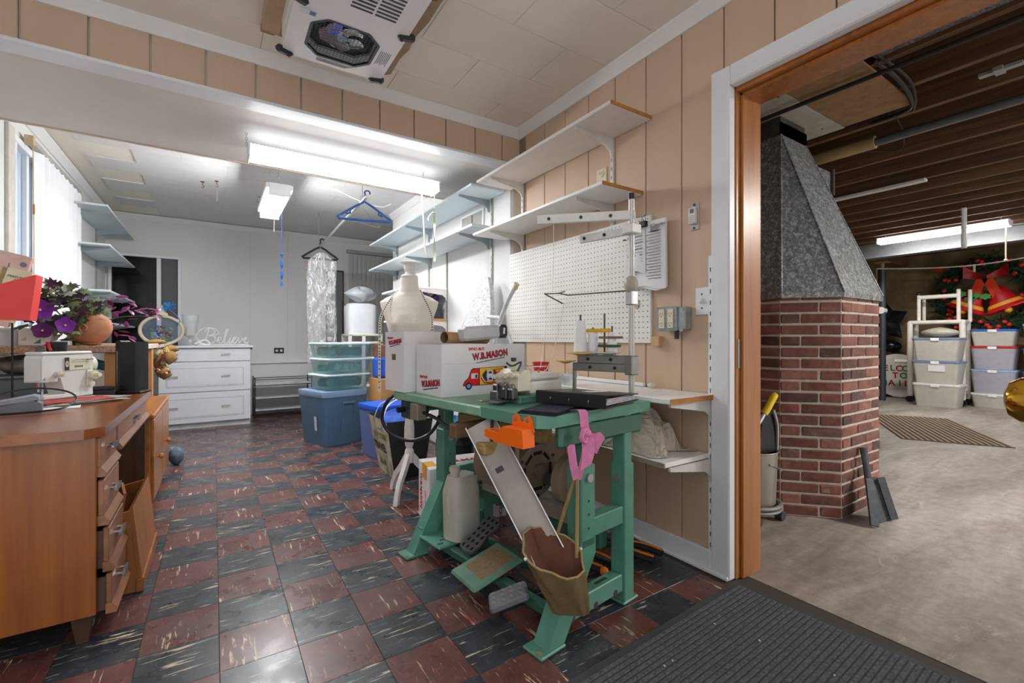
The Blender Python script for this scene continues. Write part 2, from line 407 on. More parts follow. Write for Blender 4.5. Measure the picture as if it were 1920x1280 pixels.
# door frame
d1 = struct('door_1', MB().box(1.925, 2.10, 1.142, 1.162, 0, 2.18, .002), M['jamb'], 'orange stained wooden door frame')
part(MB().box(1.925, 2.10, .02, 1.142, 2.15, 2.18, .002), 'head_jamb', M['jamb'], d1)
part(MB().box(1.925, 2.10, .02, .04, 0, 2.15, .002), 'side_jamb', M['jamb'], d1)
part(MB().box(1.955, 2.10, 1.128, 1.142, 0, 2.15, .003), 'door_stop', M['jamb'], d1)
part(MB().box(1.955, 2.10, .04, 1.142, 2.135, 2.15, .003), 'door_stop', M['jamb'], d1)
part(MB().box(1.932, 1.95, 1.139, 1.143, .93, 1.06, .001), 'strike_plate', M['greym'], d1)
part(MB().box(1.878, 1.925, 1.147, 1.236, 0, 2.255, .006), 'casing', M['trimw'], d1)
part(MB().box(1.878, 1.925, -.1, 1.1465, 2.166, 2.255, .006), 'casing', M['trimw'], d1)
# far room
wl = struct('wall_left', MB().box(-1.25, -1.12, -.6, 4.30, 0, 2.64).box(-1.25, -1.12, 5.86, 7.5, 0, 2.64).box(-1.25, -1.12, 4.30, 5.86, 0, .95).box(-1.25, -1.12, 4.30, 5.86, 2.42, 2.64), M['wallw'], 'white left wall')
wb = struct('wall_back', MB().box(-1.12, -1.09, 7.4, 7.5, 0, 2.64).box(-.37, 3.3, 7.4, 7.5, 0, 2.64).box(-1.09, -.37, 7.4, 7.5, 0, .9).box(-1.09, -.37, 7.4, 7.5, 2.13, 2.64), M['wallw'], 'white back wall')
part(MB().box(-1.12, 3.3, 7.36, 7.4, .0, .715, .004), 'foundation_ledge', M['wallw'], wb)
part(MB().box(-1.12, 3.3, 7.33, 7.41, .715, .74, .004), 'ledge_cap', M['trimw'], wb)
for x in (.42, .9): part(MB().box(x-.002, x+.002, 7.398, 7.401, .74, 2.6), 'seam_strip', pm('seam', '#c9c9c8', .6), wb)
wf = struct('wall_far_right', MB().box(1.9, 2.02, 2.895, 5.68, 0, 2.64), M['wallw'], 'white wall behind the pale blue shelves')
struct('wall_alcove', MB().box(3.2, 3.3, 5.0, 7.4, 0, 2.64).box(2.02, 3.2, 5.55, 5.67, 0, 2.64), M['wallw'], 'white alcove wall')
struct('floor_alcove', MB().box(2.0, 3.3, 5.5, 7.45, -.06, 0), M['tile_blk'], 'dark alcove floor')
c2 = struct('ceiling_far', MB().box(-1.2, 3.3, 3.87, 7.45, 2.64, 2.72), M['ceil'], 'white tiled ceiling of the far room')
fw = pm('ceiling_far_white', '#d9d9d8', .7, var=.03, rand=True)
CF = mesh_of(MB().box(-.34+.001, .34-.001, -.17+.001, .17-.001, 2.632, 2.64, .001), 'ceiling_tile', fw)
for r in range(11):
    y = 4.05+.34*r
    if y > 7.3: continue
    for i in range(-2, 7):
        x = .1+(.34 if r % 2 else 0)+.68*i
        if -.8 < x < 2.9: inst(CF, 'ceiling_tile', c2, (x, y, 0))
struct('trim_3', crown((-1.12, 7.4), (3.2, 7.4), (0, -1), 2.632), M['white'], 'white crown moulding on the back wall')
struct('trim_4', crown((-1.12, 3.88), (-1.12, 7.35), (1, 0), 2.632), M['white'], 'white crown moulding on the left wall')
struct('trim_5', crown((1.9, 3.88), (1.9, 5.68), (-1, 0), 2.632), M['white'], 'white crown moulding above the blue shelves')
# back window
w1 = struct('window_1', MB().frame(-1.09, -.37, .9, 2.13, .03, 7.37, 7.42, 'y', .003), M['trimw'], 'dark sliding window in the back wall')
part(MB().box(-.62, -.575, 7.375, 7.415, .93, 2.10, .004), 'mullion', M['trimw'], w1)
part(MB().box(-1.06, -.62, 7.405, 7.411, .93, 2.10), 'pane', pm('night_glass', '#0d0e10', .12, var=.2), w1)
part(MB().box(-.575, -.40, 7.400, 7.404, .93, 2.10), 'pane', pm('screen_mesh', '#5d5f63', .7, var=.08, scale=300), w1)
# left window behind the blinds
w2 = struct('window_2', MB().frame(4.30, 5.86, .95, 2.42, .05, -1.16, -1.10, 'x', .004), M['trimw'], 'left window behind vertical blinds')
part(MB().box(-1.12, -1.10, 4.20, 4.31, .9, 2.45, .003), 'side_casing', pm('casing_grey', '#cfcac4', .5), w2)
part(MB().box(-1.15, -1.12, 4.62, 4.66, 1.0, 2.37, .003), 'mullion', M['trimw'], w2)
part(MB().box(-1.155, -1.15, 4.35, 5.81, 1.0, 2.37), 'pane', pm('window_glass', '#b9cfe2', .06, var=.12, scale=2), w2)
# basement beyond the door
fb = struct('floor_basement', MB().box(2.0, 11.0, -4.0, 5.4, -.08, -.001), M['concrete'], 'worn grey concrete basement floor')
stone = pm('basement_wall', '#7d6a4c', .85, var=.45, scale=2.2, bmp=.5, bscale=9)
struct('wall_basement', MB().box(10.75, 10.95, -4, 5.4, 0, 2.9), stone, 'stained brown basement wall')
struct('wall_basement_side', MB().box(2.04, 11, 5.3, 5.4, 0, 2.9), stone, 'basement side wall')
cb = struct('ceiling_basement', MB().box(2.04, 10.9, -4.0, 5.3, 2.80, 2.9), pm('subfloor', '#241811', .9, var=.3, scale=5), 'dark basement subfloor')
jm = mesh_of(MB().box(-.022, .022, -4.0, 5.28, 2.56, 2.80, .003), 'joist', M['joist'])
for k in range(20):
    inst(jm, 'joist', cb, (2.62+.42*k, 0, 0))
# ---------------------------------------------------------------- lamps
def chain(mb, x, y, z0, z1, r=.006):
    n = max(2, int((z1-z0)/(r*2.6)))
    for i in range(n):
        z = z0+(z1-z0)*(i+.5)/n; h = (z1-z0)/n*.62
        a = [(math.cos(2*math.pi*k/8)*r, math.sin(2*math.pi*k/8)*h) for k in range(8)]
        mb.tube([(x+(p if i % 2 else 0), y+(0 if i % 2 else p), z+q) for p, q in a], .0016, 5, loop=True)
    return mb
prism_m = emit('prismatic_acrylic', '#eef3fa', 1.1)
def wrap_lamp(label, x0, x1, y0, y1, zb, zt, zc, along='x', ribs=60, em='lampw'):
    cx, cy = (x0+x1)/2, (y0+y1)/2
    t = thing('fluorescent_lamp', label, 'lamp', (cx, cy, zb))
    if along == 'x':
        part(MB().prism([(y0+.012, zb+.03), (y0+.03, zb), (y1-.03, zb), (y1-.012, zb+.03)], x0+.006, x1-.006, ax='x'), 'diffuser', M[em], t)
        part(MB().prism([(y0, zb+.03), (y1, zb+.03), (y1-.02, zt), (y0+.02, zt)], x0+.004, x1-.004, ax='x'), 'housing', prism_m, t)
        rb = MB()
        for k in range(ribs):
            x = x0+.01+(x1-x0-.02)*k/(ribs-1)
            rb.beam((x, y0-.002, zb+.032), (x, y0+.016, zt), .008, .006)
        part(rb, 'ribs', prism_m, t, kind='stuff')
        for x in (x0, x1): part(MB().box(x-.006, x+.006, y0-.002, y1+.002, zb-.002, zt, .003), 'end_cap', M['trimw'], t)
        ends = [(x0-.012, cy-.03), (x1-.1, cy)]
    else:
        part(MB().prism([(x0+.012, zb+.03), (x0+.03, zb), (x1-.03, zb), (x1-.012, zb+.03)], y0+.006, y1-.006, ax='y'), 'diffuser', M[em], t)
        part(MB().prism([(x0, zb+.03), (x1, zb+.03), (x1-.02, zt), (x0+.02, zt)], y0+.004, y1-.004, ax='y'), 'housing', prism_m, t)
        for y in (y0, y1): part(MB().box(x0-.002, x1+.002, y-.006, y+.006, zb-.002, zt, .003), 'end_cap', M['trimw'], t)
        ends = [(cx, y0+.08), (cx, y1-.08)]
    for x, y in ends:
        part(chain(MB(), x, y, zt-.02, zc), 'chain', M['steel'], t)
    return t
wrap_lamp('long fluorescent wrap lamp hung on chains under the white soffit', .18, 1.45, 3.24, 3.40, 2.195, 2.275, 2.349)
# bare two-tube lamp of the far room
t = thing('fluorescent_lamp', 'short bare twin-tube fluorescent lamp with a blue strap below it', 'lamp', (.47, 4.8, 2.3))
part(MB().box(.365, .575, 4.36, 5.24, 2.345, 2.39, .004), 'housing', M['trimw'], t)
for x in (.415, .525): part(MB().cyl((x, 4.38, 2.315), (x, 5.22, 2.315), .027, 12), 'tube', M['lampf'], t)
for y in (4.36, 5.24): part(MB().box(.385, .555, y-.01, y+.01, 2.285, 2.39, .003), 'socket', M['trimw'], t)
for y in (4.45, 5.15): part(chain(MB(), .47, y, 2.385, 2.632), 'chain', M['steel'], t)
part(MB().tube(bez([(.42, 4.40, 2.29), (.422, 4.41, 2.2), (.43, 4.4, 2.08), (.428, 4.4, 1.98)], 5), .003, 6), 'pull_cord', M['white'], t)
bs = pm('blue_strap', '#1f6fd0', .6)
solo(MB().beam((.486, 4.37, 1.78), (.486, 4.37, 2.29), .012, .003).grid(lambda u, v: (.486+.012*math.cos(9*v)*(u-.5)*2, 4.37+.012*math.sin(9*v)*(u-.5)*2, 1.52+.27*v), 3, 20), 'strap', bs, 'bright blue strap dangling from the bare twin-tube lamp', 'strap')
tb_ = wrap_lamp('long fluorescent lamp hung below the dark basement joists', 8.2, 8.38, 1.36, 2.70, 2.47, 2.55, 2.80, 'y', em='lampb')
part(MB().cyl((8.29, 1.40, 2.05), (8.29, 1.40, 2.472), .008, 6).sph((8.29, 1.40, 2.05), .018), 'pull_cord', pm('cord_tan', '#d9c39a', .6), tb_)
# unseen lamps added outside the picture as fill light: one in the front room behind the camera, one in the basement
wrap_lamp('unseen fluorescent fill lamp added under the front room ceiling by the desk', -.75, .45, .15, .31, 2.45, 2.53, 2.596, em='lampa')
wrap_lamp('unseen fluorescent fill lamp added under the basement joists beside the chimney', 4.9, 5.08, -1.9, -.6, 2.44, 2.52, 2.80, 'y', em='lampc')
cordw = pm('cord_white', '#e8e6df', .5)
solo(MB().tube(bez([(1.33, 3.30, 2.194), (1.335, 3.3, 2.08), (1.345, 3.3, 1.95), (1.35, 3.3, 1.84), (1.36, 3.3, 1.74), (1.39, 3.3, 1.69)], 6), .006, 7), 'lamp_cord', cordw, 'white power cord hanging from the long wrap lamp', 'cord')
rbn = pm('pale_green_ribbon', '#cfe0bd', .6, var=.15, scale=30)
t = thing('ribbon_pull', 'pale green ribbon tied to the pull chain of the long wrap lamp', 'ribbon', (1.425, 3.28, 1.66))
part(MB().cyl((1.425, 3.28, 2.06), (1.425, 3.28, 2.194), .0025, 6), 'pull_string', pm('string_pink', '#d9b59a', .7), t)
part(MB().grid(lambda u, v: (1.425+.022*(u-.5)*math.cos(2+5*v), 3.28+.02*(u-.5)*math.sin(2+5*v), 1.66+.41*v), 4, 24).tube(bez([(1.425, 3.28, 2.04), (1.40, 3.28, 2.03), (1.37, 3.28, 1.985), (1.375, 3.27, 1.965)], 4), .006, 6, flat=.4), 'ribbon', rbn, t)
# ---------------------------------------------------------------- ceiling heater
t = thing('ceiling_heater', 'white fan heater with a black octagonal grille mounted on the ceiling', 'heater', (.47, 2.1, 2.36))
hw = pm('heater_white', '#e6e2e2', .35, var=.02)
part(MB().box(.19, .25, 1.5, 2.56, 2.575, 2.597).box(.25, .86, 1.5, 1.9, 2.58, 2.597).prism([(.25, 2.2), (.86, 1.9), (.865, 2.05), (.85, 2.2), (.86, 2.31), (.845, 2.42), (.85, 2.58), (.82, 2.61), (.25, 2.56)], 2.583, 2.597), 'backing_board', pm('brown_board', '#a08a70', .8, var=.12), t)
part(MB().box(.185, .26, 1.6, 2.42, 2.50, 2.575, .004), 'mounting_block', pm('tan_block', '#b49a78', .7), t)
bx0, bx1, by0, by1 = .255, .70, 1.62, 2.30
hb = MB().box(bx0, bx1, by0, by1, 2.42, 2.56, .01)
part(hb, 'body', hw, t)
octo = [(.336, 2.177), (.336, 2.02), (.392, 1.965), (.555, 1.965), (.612, 2.022), (.612, 2.176), (.559, 2.237), (.393, 2.237)]
outer = [(bx0, 2.25), (bx0, 1.93), (bx0+.05, 1.88), (bx1-.05, 1.88), (bx1, 1.93), (bx1, 2.25), (bx1-.05, 2.30), (bx0+.05, 2.30)]
fc = MB(); k = 8
vs = [(x, y, 2.36) for x, y in outer]+[(x, y, 2.36) for x, y in octo]+[(x, y, 2.42) for x, y in outer]+[(x, y, 2.40) for x, y in octo]
fc.add(vs, [(i, (i+1) % k, k+(i+1) % k, k+i) for i in range(k)]+[(i, 2*k+i, 2*k+(i+1) % k, (i+1) % k) for i in range(k)]+[(k+i, k+(i+1) % k, 3*k+(i+1) % k, 3*k+i) for i in range(k)])
fcor = [(bx0, 2.25, bx0+.05, 2.30, bx0, 2.30), (bx1, 2.25, bx1-.05, 2.30, bx1, 2.30), (bx0, 1.93, bx0+.05, 1.88, bx0, 1.88), (bx1, 1.93, bx1-.05, 1.88, bx1, 1.88)]
for a, b, c, d, e, f in fcor: fc.prism([(a, b), (c, d), (e, f)], 2.36, 2.42)
part(fc, 'face_plate', hw, t)
vt = MB()
part(MB().prism([(1.62, 2.36), (1.88, 2.36), (1.88, 2.42), (1.62, 2.42)], bx0, bx1, ax='x'), 'outlet_panel', hw, t)
for half in (0, 1):
    for i in range(9):
        y = 1.65+.022*i; x = .50+.095*half-.055
        part(MB().box(x, x+.085, y, y+.009, 2.3585, 2.3602), 'vent_slot', M['black'], t)
part(MB().prism([(x, y) for x, y in octo], 2.412, 2.42), 'grille_backing', pm('heater_dark', '#17181b', .3), t)
fr_ = MB()
for i in range(8):
    a, b = octo[i], octo[(i+1) % 8]; fr_.beam((*a, 2.364), (*b, 2.364), .012, .01)
part(fr_, 'grille_rim', M['black'], t)
fb_ = MB().cyl((.474, 2.10, 2.385), (.474, 2.10, 2.41), .022, 14)
part(fb_, 'fan_hub', M['chrome'], t)
for i in range(5):
    a = i*72+20
    def bl(u, v, a=a):
        r = .02+.075*v; w = (.018+.03*math.sin(math.pi*min(1, v*.85+.1)))*(u-.5)*2
        ca, sa = math.cos(R(a)), math.sin(R(a)); return (.474+ca*r-sa*w, 2.10+sa*r+ca*w, 2.392+.01*(u-.5))
    part(MB().grid(bl, 5, 7), 'fan_blade', M['chrome'], t)
ms = MB()
for i in range(-9, 10):
    c_ = i*.0145
    for ax in (0, 1):
        lo, hi = (-.13 if abs(c_) < .085 else -.13+(abs(c_)-.085)), 0
        if ax == 0: ms.beam((.474+c_, 2.10+lo, 2.372), (.474+c_, 2.10-lo, 2.372), .0012, .0012)
        else: ms.beam((.474+lo, 2.10+c_, 2.372), (.474-lo, 2.10+c_, 2.372), .0012, .0012)
part(ms, 'grille_mesh', pm('grille_wire', '#55565a', .4, metal=.6), t, kind='stuff')
for (x, y, a) in ((bx0+.01, 2.285, 20), (bx1-.02, 2.29, -20), (bx1-.005, 1.90, 160), (bx0+.015, 1.90, 200)):
    part(MB().cbox((x, y, 2.362), (.075, .035, .03), .010, R(a)).cyl((x+.02*math.cos(R(a)), y+.02*math.sin(R(a)), 2.343), (x+.02*math.cos(R(a)), y+.02*math.sin(R(a)), 2.35), .006, 8), 'corner_clip', pm('clip_black', '#2a2c30', .45), t)
part(MB().box(.28, .345, 1.945, 1.975, 2.3585, 2.3600), 'rating_sticker', pm('sticker', '#cfcfcf', .5), t)
part(MB().box(.318, .340, 1.948, 1.972, 2.3578, 2.3586), 'sticker_mark', pm('sticker_blue', '#3d6d9a', .5), t)
for i in range(7): part(MB().box(.632+.0075*i, .6345+.0075*i, 2.05, 2.16-.008*(i % 3), 2.3588, 2.3602), 'print_line', pm('print_grey', '#77777a', .6), t)
for i in range(4): part(MB().box(.395, .555-.01*i, 2.253+.007*i, 2.2555+.007*i, 2.3588, 2.3602), 'print_line', pm('print_grey', '#77777a', .6), t)
for k2, (x, y, z) in enumerate(((.02, 5.4, 2.63), (-.1, 5.5, 2.63))):
    t = thing('ceiling_hook', ('small rusty cup hook screwed into the far ceiling', 'small cup hook with a wire stub screwed into the far ceiling')[1-k2], 'hook', (x, y, z-.09))
    part(MB().lathe([(.02, 0), (.012, -.006)], 10, (x, y, z)).tube([(x, y, z), (x, y, z-.03)]+[(x+.012*math.sin(a*.7), y, z-.045+.012*math.cos(a*.7)) for a in range(7)], .003, 6), 'hook', pm('rust', '#6a3a22', .8), t)
    if k2 == 0: part(MB().cyl((x, y, z-.055), (x, y, z-.2), .005, 6), 'wire_stub', M['greym'], t)
for k2, (x, y, w_, l_, a) in enumerate(((-.14, 4.43, .09, .02, 10), (.45, 5.96, .10, .012, 5), (.66, 6.25, .03, .02, 0), (.42, 5.75, .05, .012, 0))):
    part(MB().cbox((x, y, 2.6315), (w_, l_, .002), 0, R(a)), 'rust_stain', pm('rust', '#6a3a22', .8), c2)
t = thing('ceiling_box', 'old cream porcelain lampholder plate on the white soffit', 'fixture', (.55, 3.62, 2.32))
part(MB().box(.49, .61, 3.56, 3.62, 2.325, 2.349, .004), 'plate', pm('cream_porcelain', '#cfc5b0', .5), t)
for x in (.5, .54, .585): part(MB().tube(bez([(x, 3.59, 2.34), (x-.02, 3.54, 2.315), (x-.035, 3.5, 2.33)], 4), .0015, 5), 'wire', M['dark'], t)

# ---------------------------------------------------------------- wall shelves
endw = pm('raw_edge_brown', '#b27a3c', .7, var=.2, scale=40)
chip = pm('chipboard_edge', '#9c8f80', .9, var=.45, scale=160)
def bracket(mb, xw, y, z, dep, h=.10, sgn=-1):
    e = xw+sgn*dep
    return mb.prism([(xw, z), (e, z), (e, z-.014), (xw+sgn*dep*.55, z-.034), (xw+sgn*.06, z-.05), (xw+sgn*.024, z-.075), (xw+sgn*.018, z-h), (xw, z-h)], y-.006, y+.006, ax='y')
def shelf(label, xf, xw, y0, y1, z, ys, board, brm, group=None, endmat=None, th=.02, edge=None, sgn=-1, dep=None):
    t = thing('wall_shelf', label, 'shelf', ((xf+xw)/2, (y0+y1)/2, z-.1), group=group)
    part(MB().box(xf, xw-sgn*-.002, y0, y1, z, z+th, .004), 'board', board, t)
    if endmat: part(MB().box(min(xf, xw)+.003, max(xf, xw)-.003, y0-.0025, y0+.001, z+.001, z+th-.001), 'raw_end', endmat, t)
    if edge: part(MB().box(xf-.003, xf+.001, y0, y1, z+.001, z+th-.001), 'raw_edge', edge, t)
    for y in ys: part(bracket(MB(), xw, y, z, dep or abs(xw-xf)*.93, sgn=sgn), 'bracket', brm, t)
    return t
wsh = pm('white_melamine', '#e4dfda', .45, var=.03); wsh2 = pm('bright_melamine', '#eeeeec', .35, var=.02); brw = pm('bracket_white', '#d9d6d0', .4)
shelf('high white shelf with a raw wooden end on the tan wall', 1.6, 1.9, 1.585, 2.93, 2.197, (1.86, 2.76), wsh, brw, endmat=endw)
shelf('white shelf with a rounded front just above the pegboard', 1.6, 1.9, 1.64, 2.985, 1.822, (1.86, 2.76), wsh2, brw, endmat=endw)
shelf('white worktop shelf at table height below the pegboard', 1.58, 1.9, 1.225, 2.89, .785, (1.243, 2.1), wsh2, brw, endmat=endw, th=.024)
shelf('low white shelf with a chipped particleboard edge under the worktop', 1.58, 1.9, 1.25, 2.89, .515, (1.243, 2.1), wsh2, brw, endmat=None, edge=chip, th=.022)
shelf('upper pale blue shelf with grey brackets on the white wall', 1.6, 1.9, 3.01, 5.68, 2.205, (3.25, 4.45, 5.5), M['bshelf'], M['brkt'])
shelf('lower pale blue shelf with grey brackets on the white wall', 1.6, 1.9, 2.995, 5.70, 1.90, (3.25, 4.45, 5.5), M['bshelf'], M['brkt'])
shelf('small grey-white shelf above the dark box and flowers', 1.5, 1.9, 4.05, 4.85, 1.535, (4.06,), wsh2, brw)
shelf('small shelf with a wooden end below the dark box and flowers', 1.52, 1.9, 4.05, 4.85, 1.235, (4.06,), wsh2, brw, endmat=pm('pine_end', '#c98f45', .6))
shelf('highest pale blue shelf on the left wall', -.83, -1.12, 5.6, 7.34, 2.29, (5.85, 6.85), M['bshelf'], M['brkt'], sgn=1)
shelf('second pale blue shelf from the top on the left wall', -.83, -1.12, 5.72, 7.34, 1.945, (5.85, 6.85), M['bshelf'], M['brkt'], sgn=1)
shelf('third pale blue shelf from the top on the left wall, beside the window', -.83, -1.12, 5.72, 7.34, 1.51, (5.85, 6.85), M['bshelf'], M['brkt'], sgn=1)
shelf('lowest pale blue shelf on the left wall', -.83, -1.12, 5.72, 7.34, 1.20, (5.85, 6.85), M['bshelf'], M['brkt'], sgn=1)
def standard(label, x, y, z0, z1, mat, group, sgn=-1):
    t = thing('shelf_standard', label, 'shelf rail', (x, y, z0), group=group)
    part(MB().box(x, x+sgn*.012, y-.011, y+.011, z0, z1, .001), 'channel', mat, t)
    sl = MB(); n = int((z1-z0)/.05)
    for i in range(n): sl.box(x+sgn*.0122, x+sgn*.0128, y-.002, y+.002, z0+.015+.05*i, z0+.035+.05*i)
    part(sl, 'slots', M['dark'], t, kind='stuff')
G = 'slotted shelf rails'
standard('white slotted shelf rail on the tan wall, beside the cream outlet plate', 1.9, 1.86, 1.70, 2.26, brw, G)
standard('white slotted shelf rail on the tan wall, near the white wall corner', 1.9, 2.76, 1.70, 2.26, brw, G)
standard('white slotted shelf rail beside the door casing', 1.9, 1.243, .10, 1.437, M['trimw'], G)
gst = pm('standard_grey', '#9b9a92', .4, metal=.4)
for y, z0, z1, lb in ((3.2, 1.0, 2.25, 'grey slotted shelf rail on the white wall behind the ironing board'), (4.06, .9, 1.99, 'short grey slotted shelf rail carrying the small flower shelves'), (4.5, 1.3, 2.25, 'grey slotted shelf rail on the white wall behind the hanging white cord'), (5.48, 1.85, 2.25, 'farthest grey slotted shelf rail on the white wall')):
    standard(lb, 1.9, y, z0, z1, gst, G)
standard('grey slotted rail of the left wall shelves, next to the vertical blinds', -1.12, 5.85, 1.0, 2.5, gst, G, 1)
standard('grey slotted rail of the left wall shelves, next to the back wall', -1.12, 6.85, 1.0, 2.3, gst, G, 1)
# ---------------------------------------------------------------- things on the tan wall
pg = solo(MB().box(1.886, 1.8995, 1.58, 2.925, 1.039, 1.703, .0015), 'pegboard', M['peg'], 'white perforated pegboard on the tan wall', 'pegboard')
part(MB().tube([(1.886, 1.75, 1.60), (1.87, 1.75, 1.60), (1.865, 1.745, 1.595)], .003, 6), 'peg_hook', M['dark'], pg)
tg = part(MB().cbox((1.882, 1.668, 1.245), (.002, .02, .05), 0, 0, 0, R(12)), 'paper_tag', pm('tag_paper', '#cdb99a', .8), pg)
def papers(y0, y1, z0, z1, x, tilt, seed):
    rr = random.Random(seed)
    return MB().grid(lambda u, v: (x-.012*(1-v)**2*(.5+u)-.004*math.sin(5*u), y0+(y1-y0)*u+tilt*(1-v), z0+(z1-z0)*v-.012*(1-v)*math.sin(6*u+seed)), 10, 10)
ppm = pm('instruction_paper', '#e8e8ea', .7, var=.03); ink = pm('ink_grey', '#8f9094', .8)
t = thing('paper_bundle', 'bundle of printed instruction sheets clipped to the pegboard', 'papers', (1.87, 1.59, 1.315))
part(MB().box(1.868, 1.884, 1.475, 1.70, 1.33, 1.655, .002), 'sheets', ppm, t)
for k2, (a, b, c_, d, x) in enumerate(((1.465, 1.69, 1.315, 1.66, 1.866), (1.47, 1.70, 1.32, 1.66, 1.860), (1.59, 1.715, 1.40, 1.645, 1.852))): part(papers(a, b, c_, d, x, -.01, k2), 'sheet', ppm, t)
ln = MB()
for i in range(15):
    z = 1.64-.0165*i; ln.box(1.8445, 1.8455, 1.60, 1.70-.01*(i % 3), z, z+.003+.004*(i % 2))
for i in range(17):
    z = 1.60-.0148*i; ln.box(1.8470, 1.8480, 1.485, 1.565+.012*(i % 2), z, z+.004)
ln.box(1.8470, 1.8480, 1.50, 1.55, 1.60, 1.625)
part(ln, 'printed_lines', ink, t, kind='stuff')
part(MB().box(1.835, 1.868, 1.575, 1.615, 1.635, 1.665, .003).tube([(1.85, 1.58, 1.66), (1.85, 1.585, 1.69), (1.85, 1.605, 1.69), (1.85, 1.61, 1.66)], .0015, 5), 'binder_clip', M['black'], t)
part(MB().tube([(1.886, 1.61, 1.71), (1.85, 1.60, 1.69), (1.84, 1.70, 1.705)], .002, 6), 'hook_wire', M['greym'], t)
text('KDimplex', .022, plane_m((1.8465, 1.505, 1.63), (0, -1, 0), (0, 0, 1)), 'lettering', M['dark'], t)
t = thing('timer_switch', 'white digital timer switch on the tan wall', 'timer', (1.89, 1.33, 1.573))
part(MB().box(1.893, 1.8998, 1.308, 1.352, 1.573, 1.70, .002), 'strap_plate', M['steel'], t)
part(MB().box(1.872, 1.893, 1.312, 1.348, 1.60, 1.675, .003), 'body', pm('timer_white', '#e6e6e2', .4), t)
part(MB().box(1.8705, 1.8722, 1.318, 1.338, 1.648, 1.668), 'display', pm('lcd_grey', '#7d8078', .3), t)
for i in range(4): part(MB().box(1.8705, 1.8722, 1.318, 1.342, 1.607+.009*i, 1.612+.009*i), 'button', pm('timer_btn', '#c9c9c6', .4), t)
for z in (1.582, 1.691): part(MB().cyl((1.8915, 1.33, z), (1.894, 1.33, z), .006, 10), 'screw', M['dark'], t)
t = thing('light_switch', 'white toggle light switch plate beside the door casing', 'switch', (1.89, 1.29, 1.17))
part(MB().box(1.892, 1.8998, 1.254, 1.324, 1.172, 1.298, .003), 'plate', M['trimw'], t)
part(MB().cbox((1.886, 1.289, 1.238), (.016, .011, .026), .003, 0, R(25)), 'toggle', M['trimw'], t)
for z in (1.203, 1.267): part(MB().cyl((1.8905, 1.289, z), (1.893, 1.289, z), .004, 8), 'screw', M['dark'], t)
t = thing('outlet_box', 'grey surface-mounted outlet box with two cream receptacles', 'outlet', (1.87, 1.425, 1.10))
part(MB().box(1.845, 1.8998, 1.345, 1.498, 1.103, 1.213, .005), 'box', pm('box_grey', '#a3aaac', .45, metal=.4, var=.2, scale=30), t)
part(MB().box(1.838, 1.846, 1.385, 1.506, 1.098, 1.216, .003), 'cover', pm('box_cover', '#8f979a', .45, metal=.4, var=.2, scale=30), t)
for y in (1.472, 1.421):
    o = part(MB().box(1.834, 1.839, y-.017, y+.017, 1.112, 1.205, .004), 'receptacle', pm('outlet_cream', '#e3d8b8', .4), t)
    for z in (1.135, 1.182):
        for dy in (-.006, .006): part(MB().box(1.8335, 1.8343, y+dy-.0012, y+dy+.0012, z-.005, z+.005), 'slot', M['dark'], o)
        part(MB().cyl((1.8335, y, z-.012), (1.8343, y, z-.012), .003, 8), 'slot', M['dark'], o)
for z in (1.105, 1.20): part(MB().cyl((1.843, 1.365, z), (1.846, 1.365, z), .012, 10), 'knockout', M['dark'] if z < 0 else pm('box_grey', '#a3aaac'), t)
part(MB().cyl((1.87, 1.41, 1.06), (1.87, 1.41, 1.103), .011, 10), 'cable_gland', M['dark'], t)
solo(MB().box(1.865, 1.8998, 1.512, 1.562, 1.025, 1.073, .002), 'wood_block', pm('pale_wood', '#cfa983', .7), 'small pale wood block on the wall at the corner of the pegboard', 'block')
t = thing('outlet_plate', 'cream outlet plate on the tan wall between the two white shelves', 'outlet', (1.89, 1.95, 1.96))
part(MB().box(1.892, 1.8998, 1.905, 1.985, 1.93, 2.055, .002), 'plate', pm('outlet_cream', '#e3d8b8', .4), t)
o = part(MB().cyl((1.888, 1.945, 2.022), (1.893, 1.945, 2.022), .019, 16), 'receptacle', pm('outlet_cream', '#e3d8b8', .4), t)
for dy in (-.007, .007): part(MB().box(1.887, 1.889, 1.945+dy-.0015, 1.945+dy+.0015, 2.02, 2.032), 'slot', M['dark'], o)
# louvred vent high on the white wall
t = thing('wall_vent', 'small louvred vent window between the pale blue shelves', 'vent', (1.89, 3.5, 1.95))
part(MB().frame(3.33, 3.75, 1.94, 2.17, .022, 1.885, 1.8995, 'x', .002), 'frame', M['trimw'], t)
part(MB().box(1.896, 1.8995, 3.35, 3.73, 1.96, 2.15), 'dark_back', pm('vent_back', '#6e6d68', .6), t)
for i in range(13):
    y = 3.365+.028*i
    if abs(i-6) > 0: part(MB().cbox((1.89, y, 2.055), (.004, .019, .186), 0, R(25)), 'louvre', pm('louvre', '#a5a49e', .5), t)
# door leaf (open, edge just outside the picture) with brass knob
t = thing('door_leaf', 'open room door with a polished brass knob', 'door', (1.4, .03, 0))
part(MB().box(.76, 1.86, .0, .04, .012, 2.13, .003), 'slab', M['jamb'], t)
br = pm('brass', '#d8a53c', .12, metal=1, var=.03)
kx, kz = .826, .984
def ylathe(prof, x, y, z, n=24):
    return MB().lathe(prof, n, m=Matrix.Translation((x, y, z)) @ Matrix.Rotation(R(-90), 4, 'X'))
kn = part(ylathe([(.034, 0), (.034, .004), (.022, .010), (.0125, .014), (.0125, .045), (.0165, .052), (.026, .060), (.0285, .072), (.0275, .086), (.021, .096), (.010, .100), (1e-5, .101)], kx, .04, kz), 'knob', br, t)
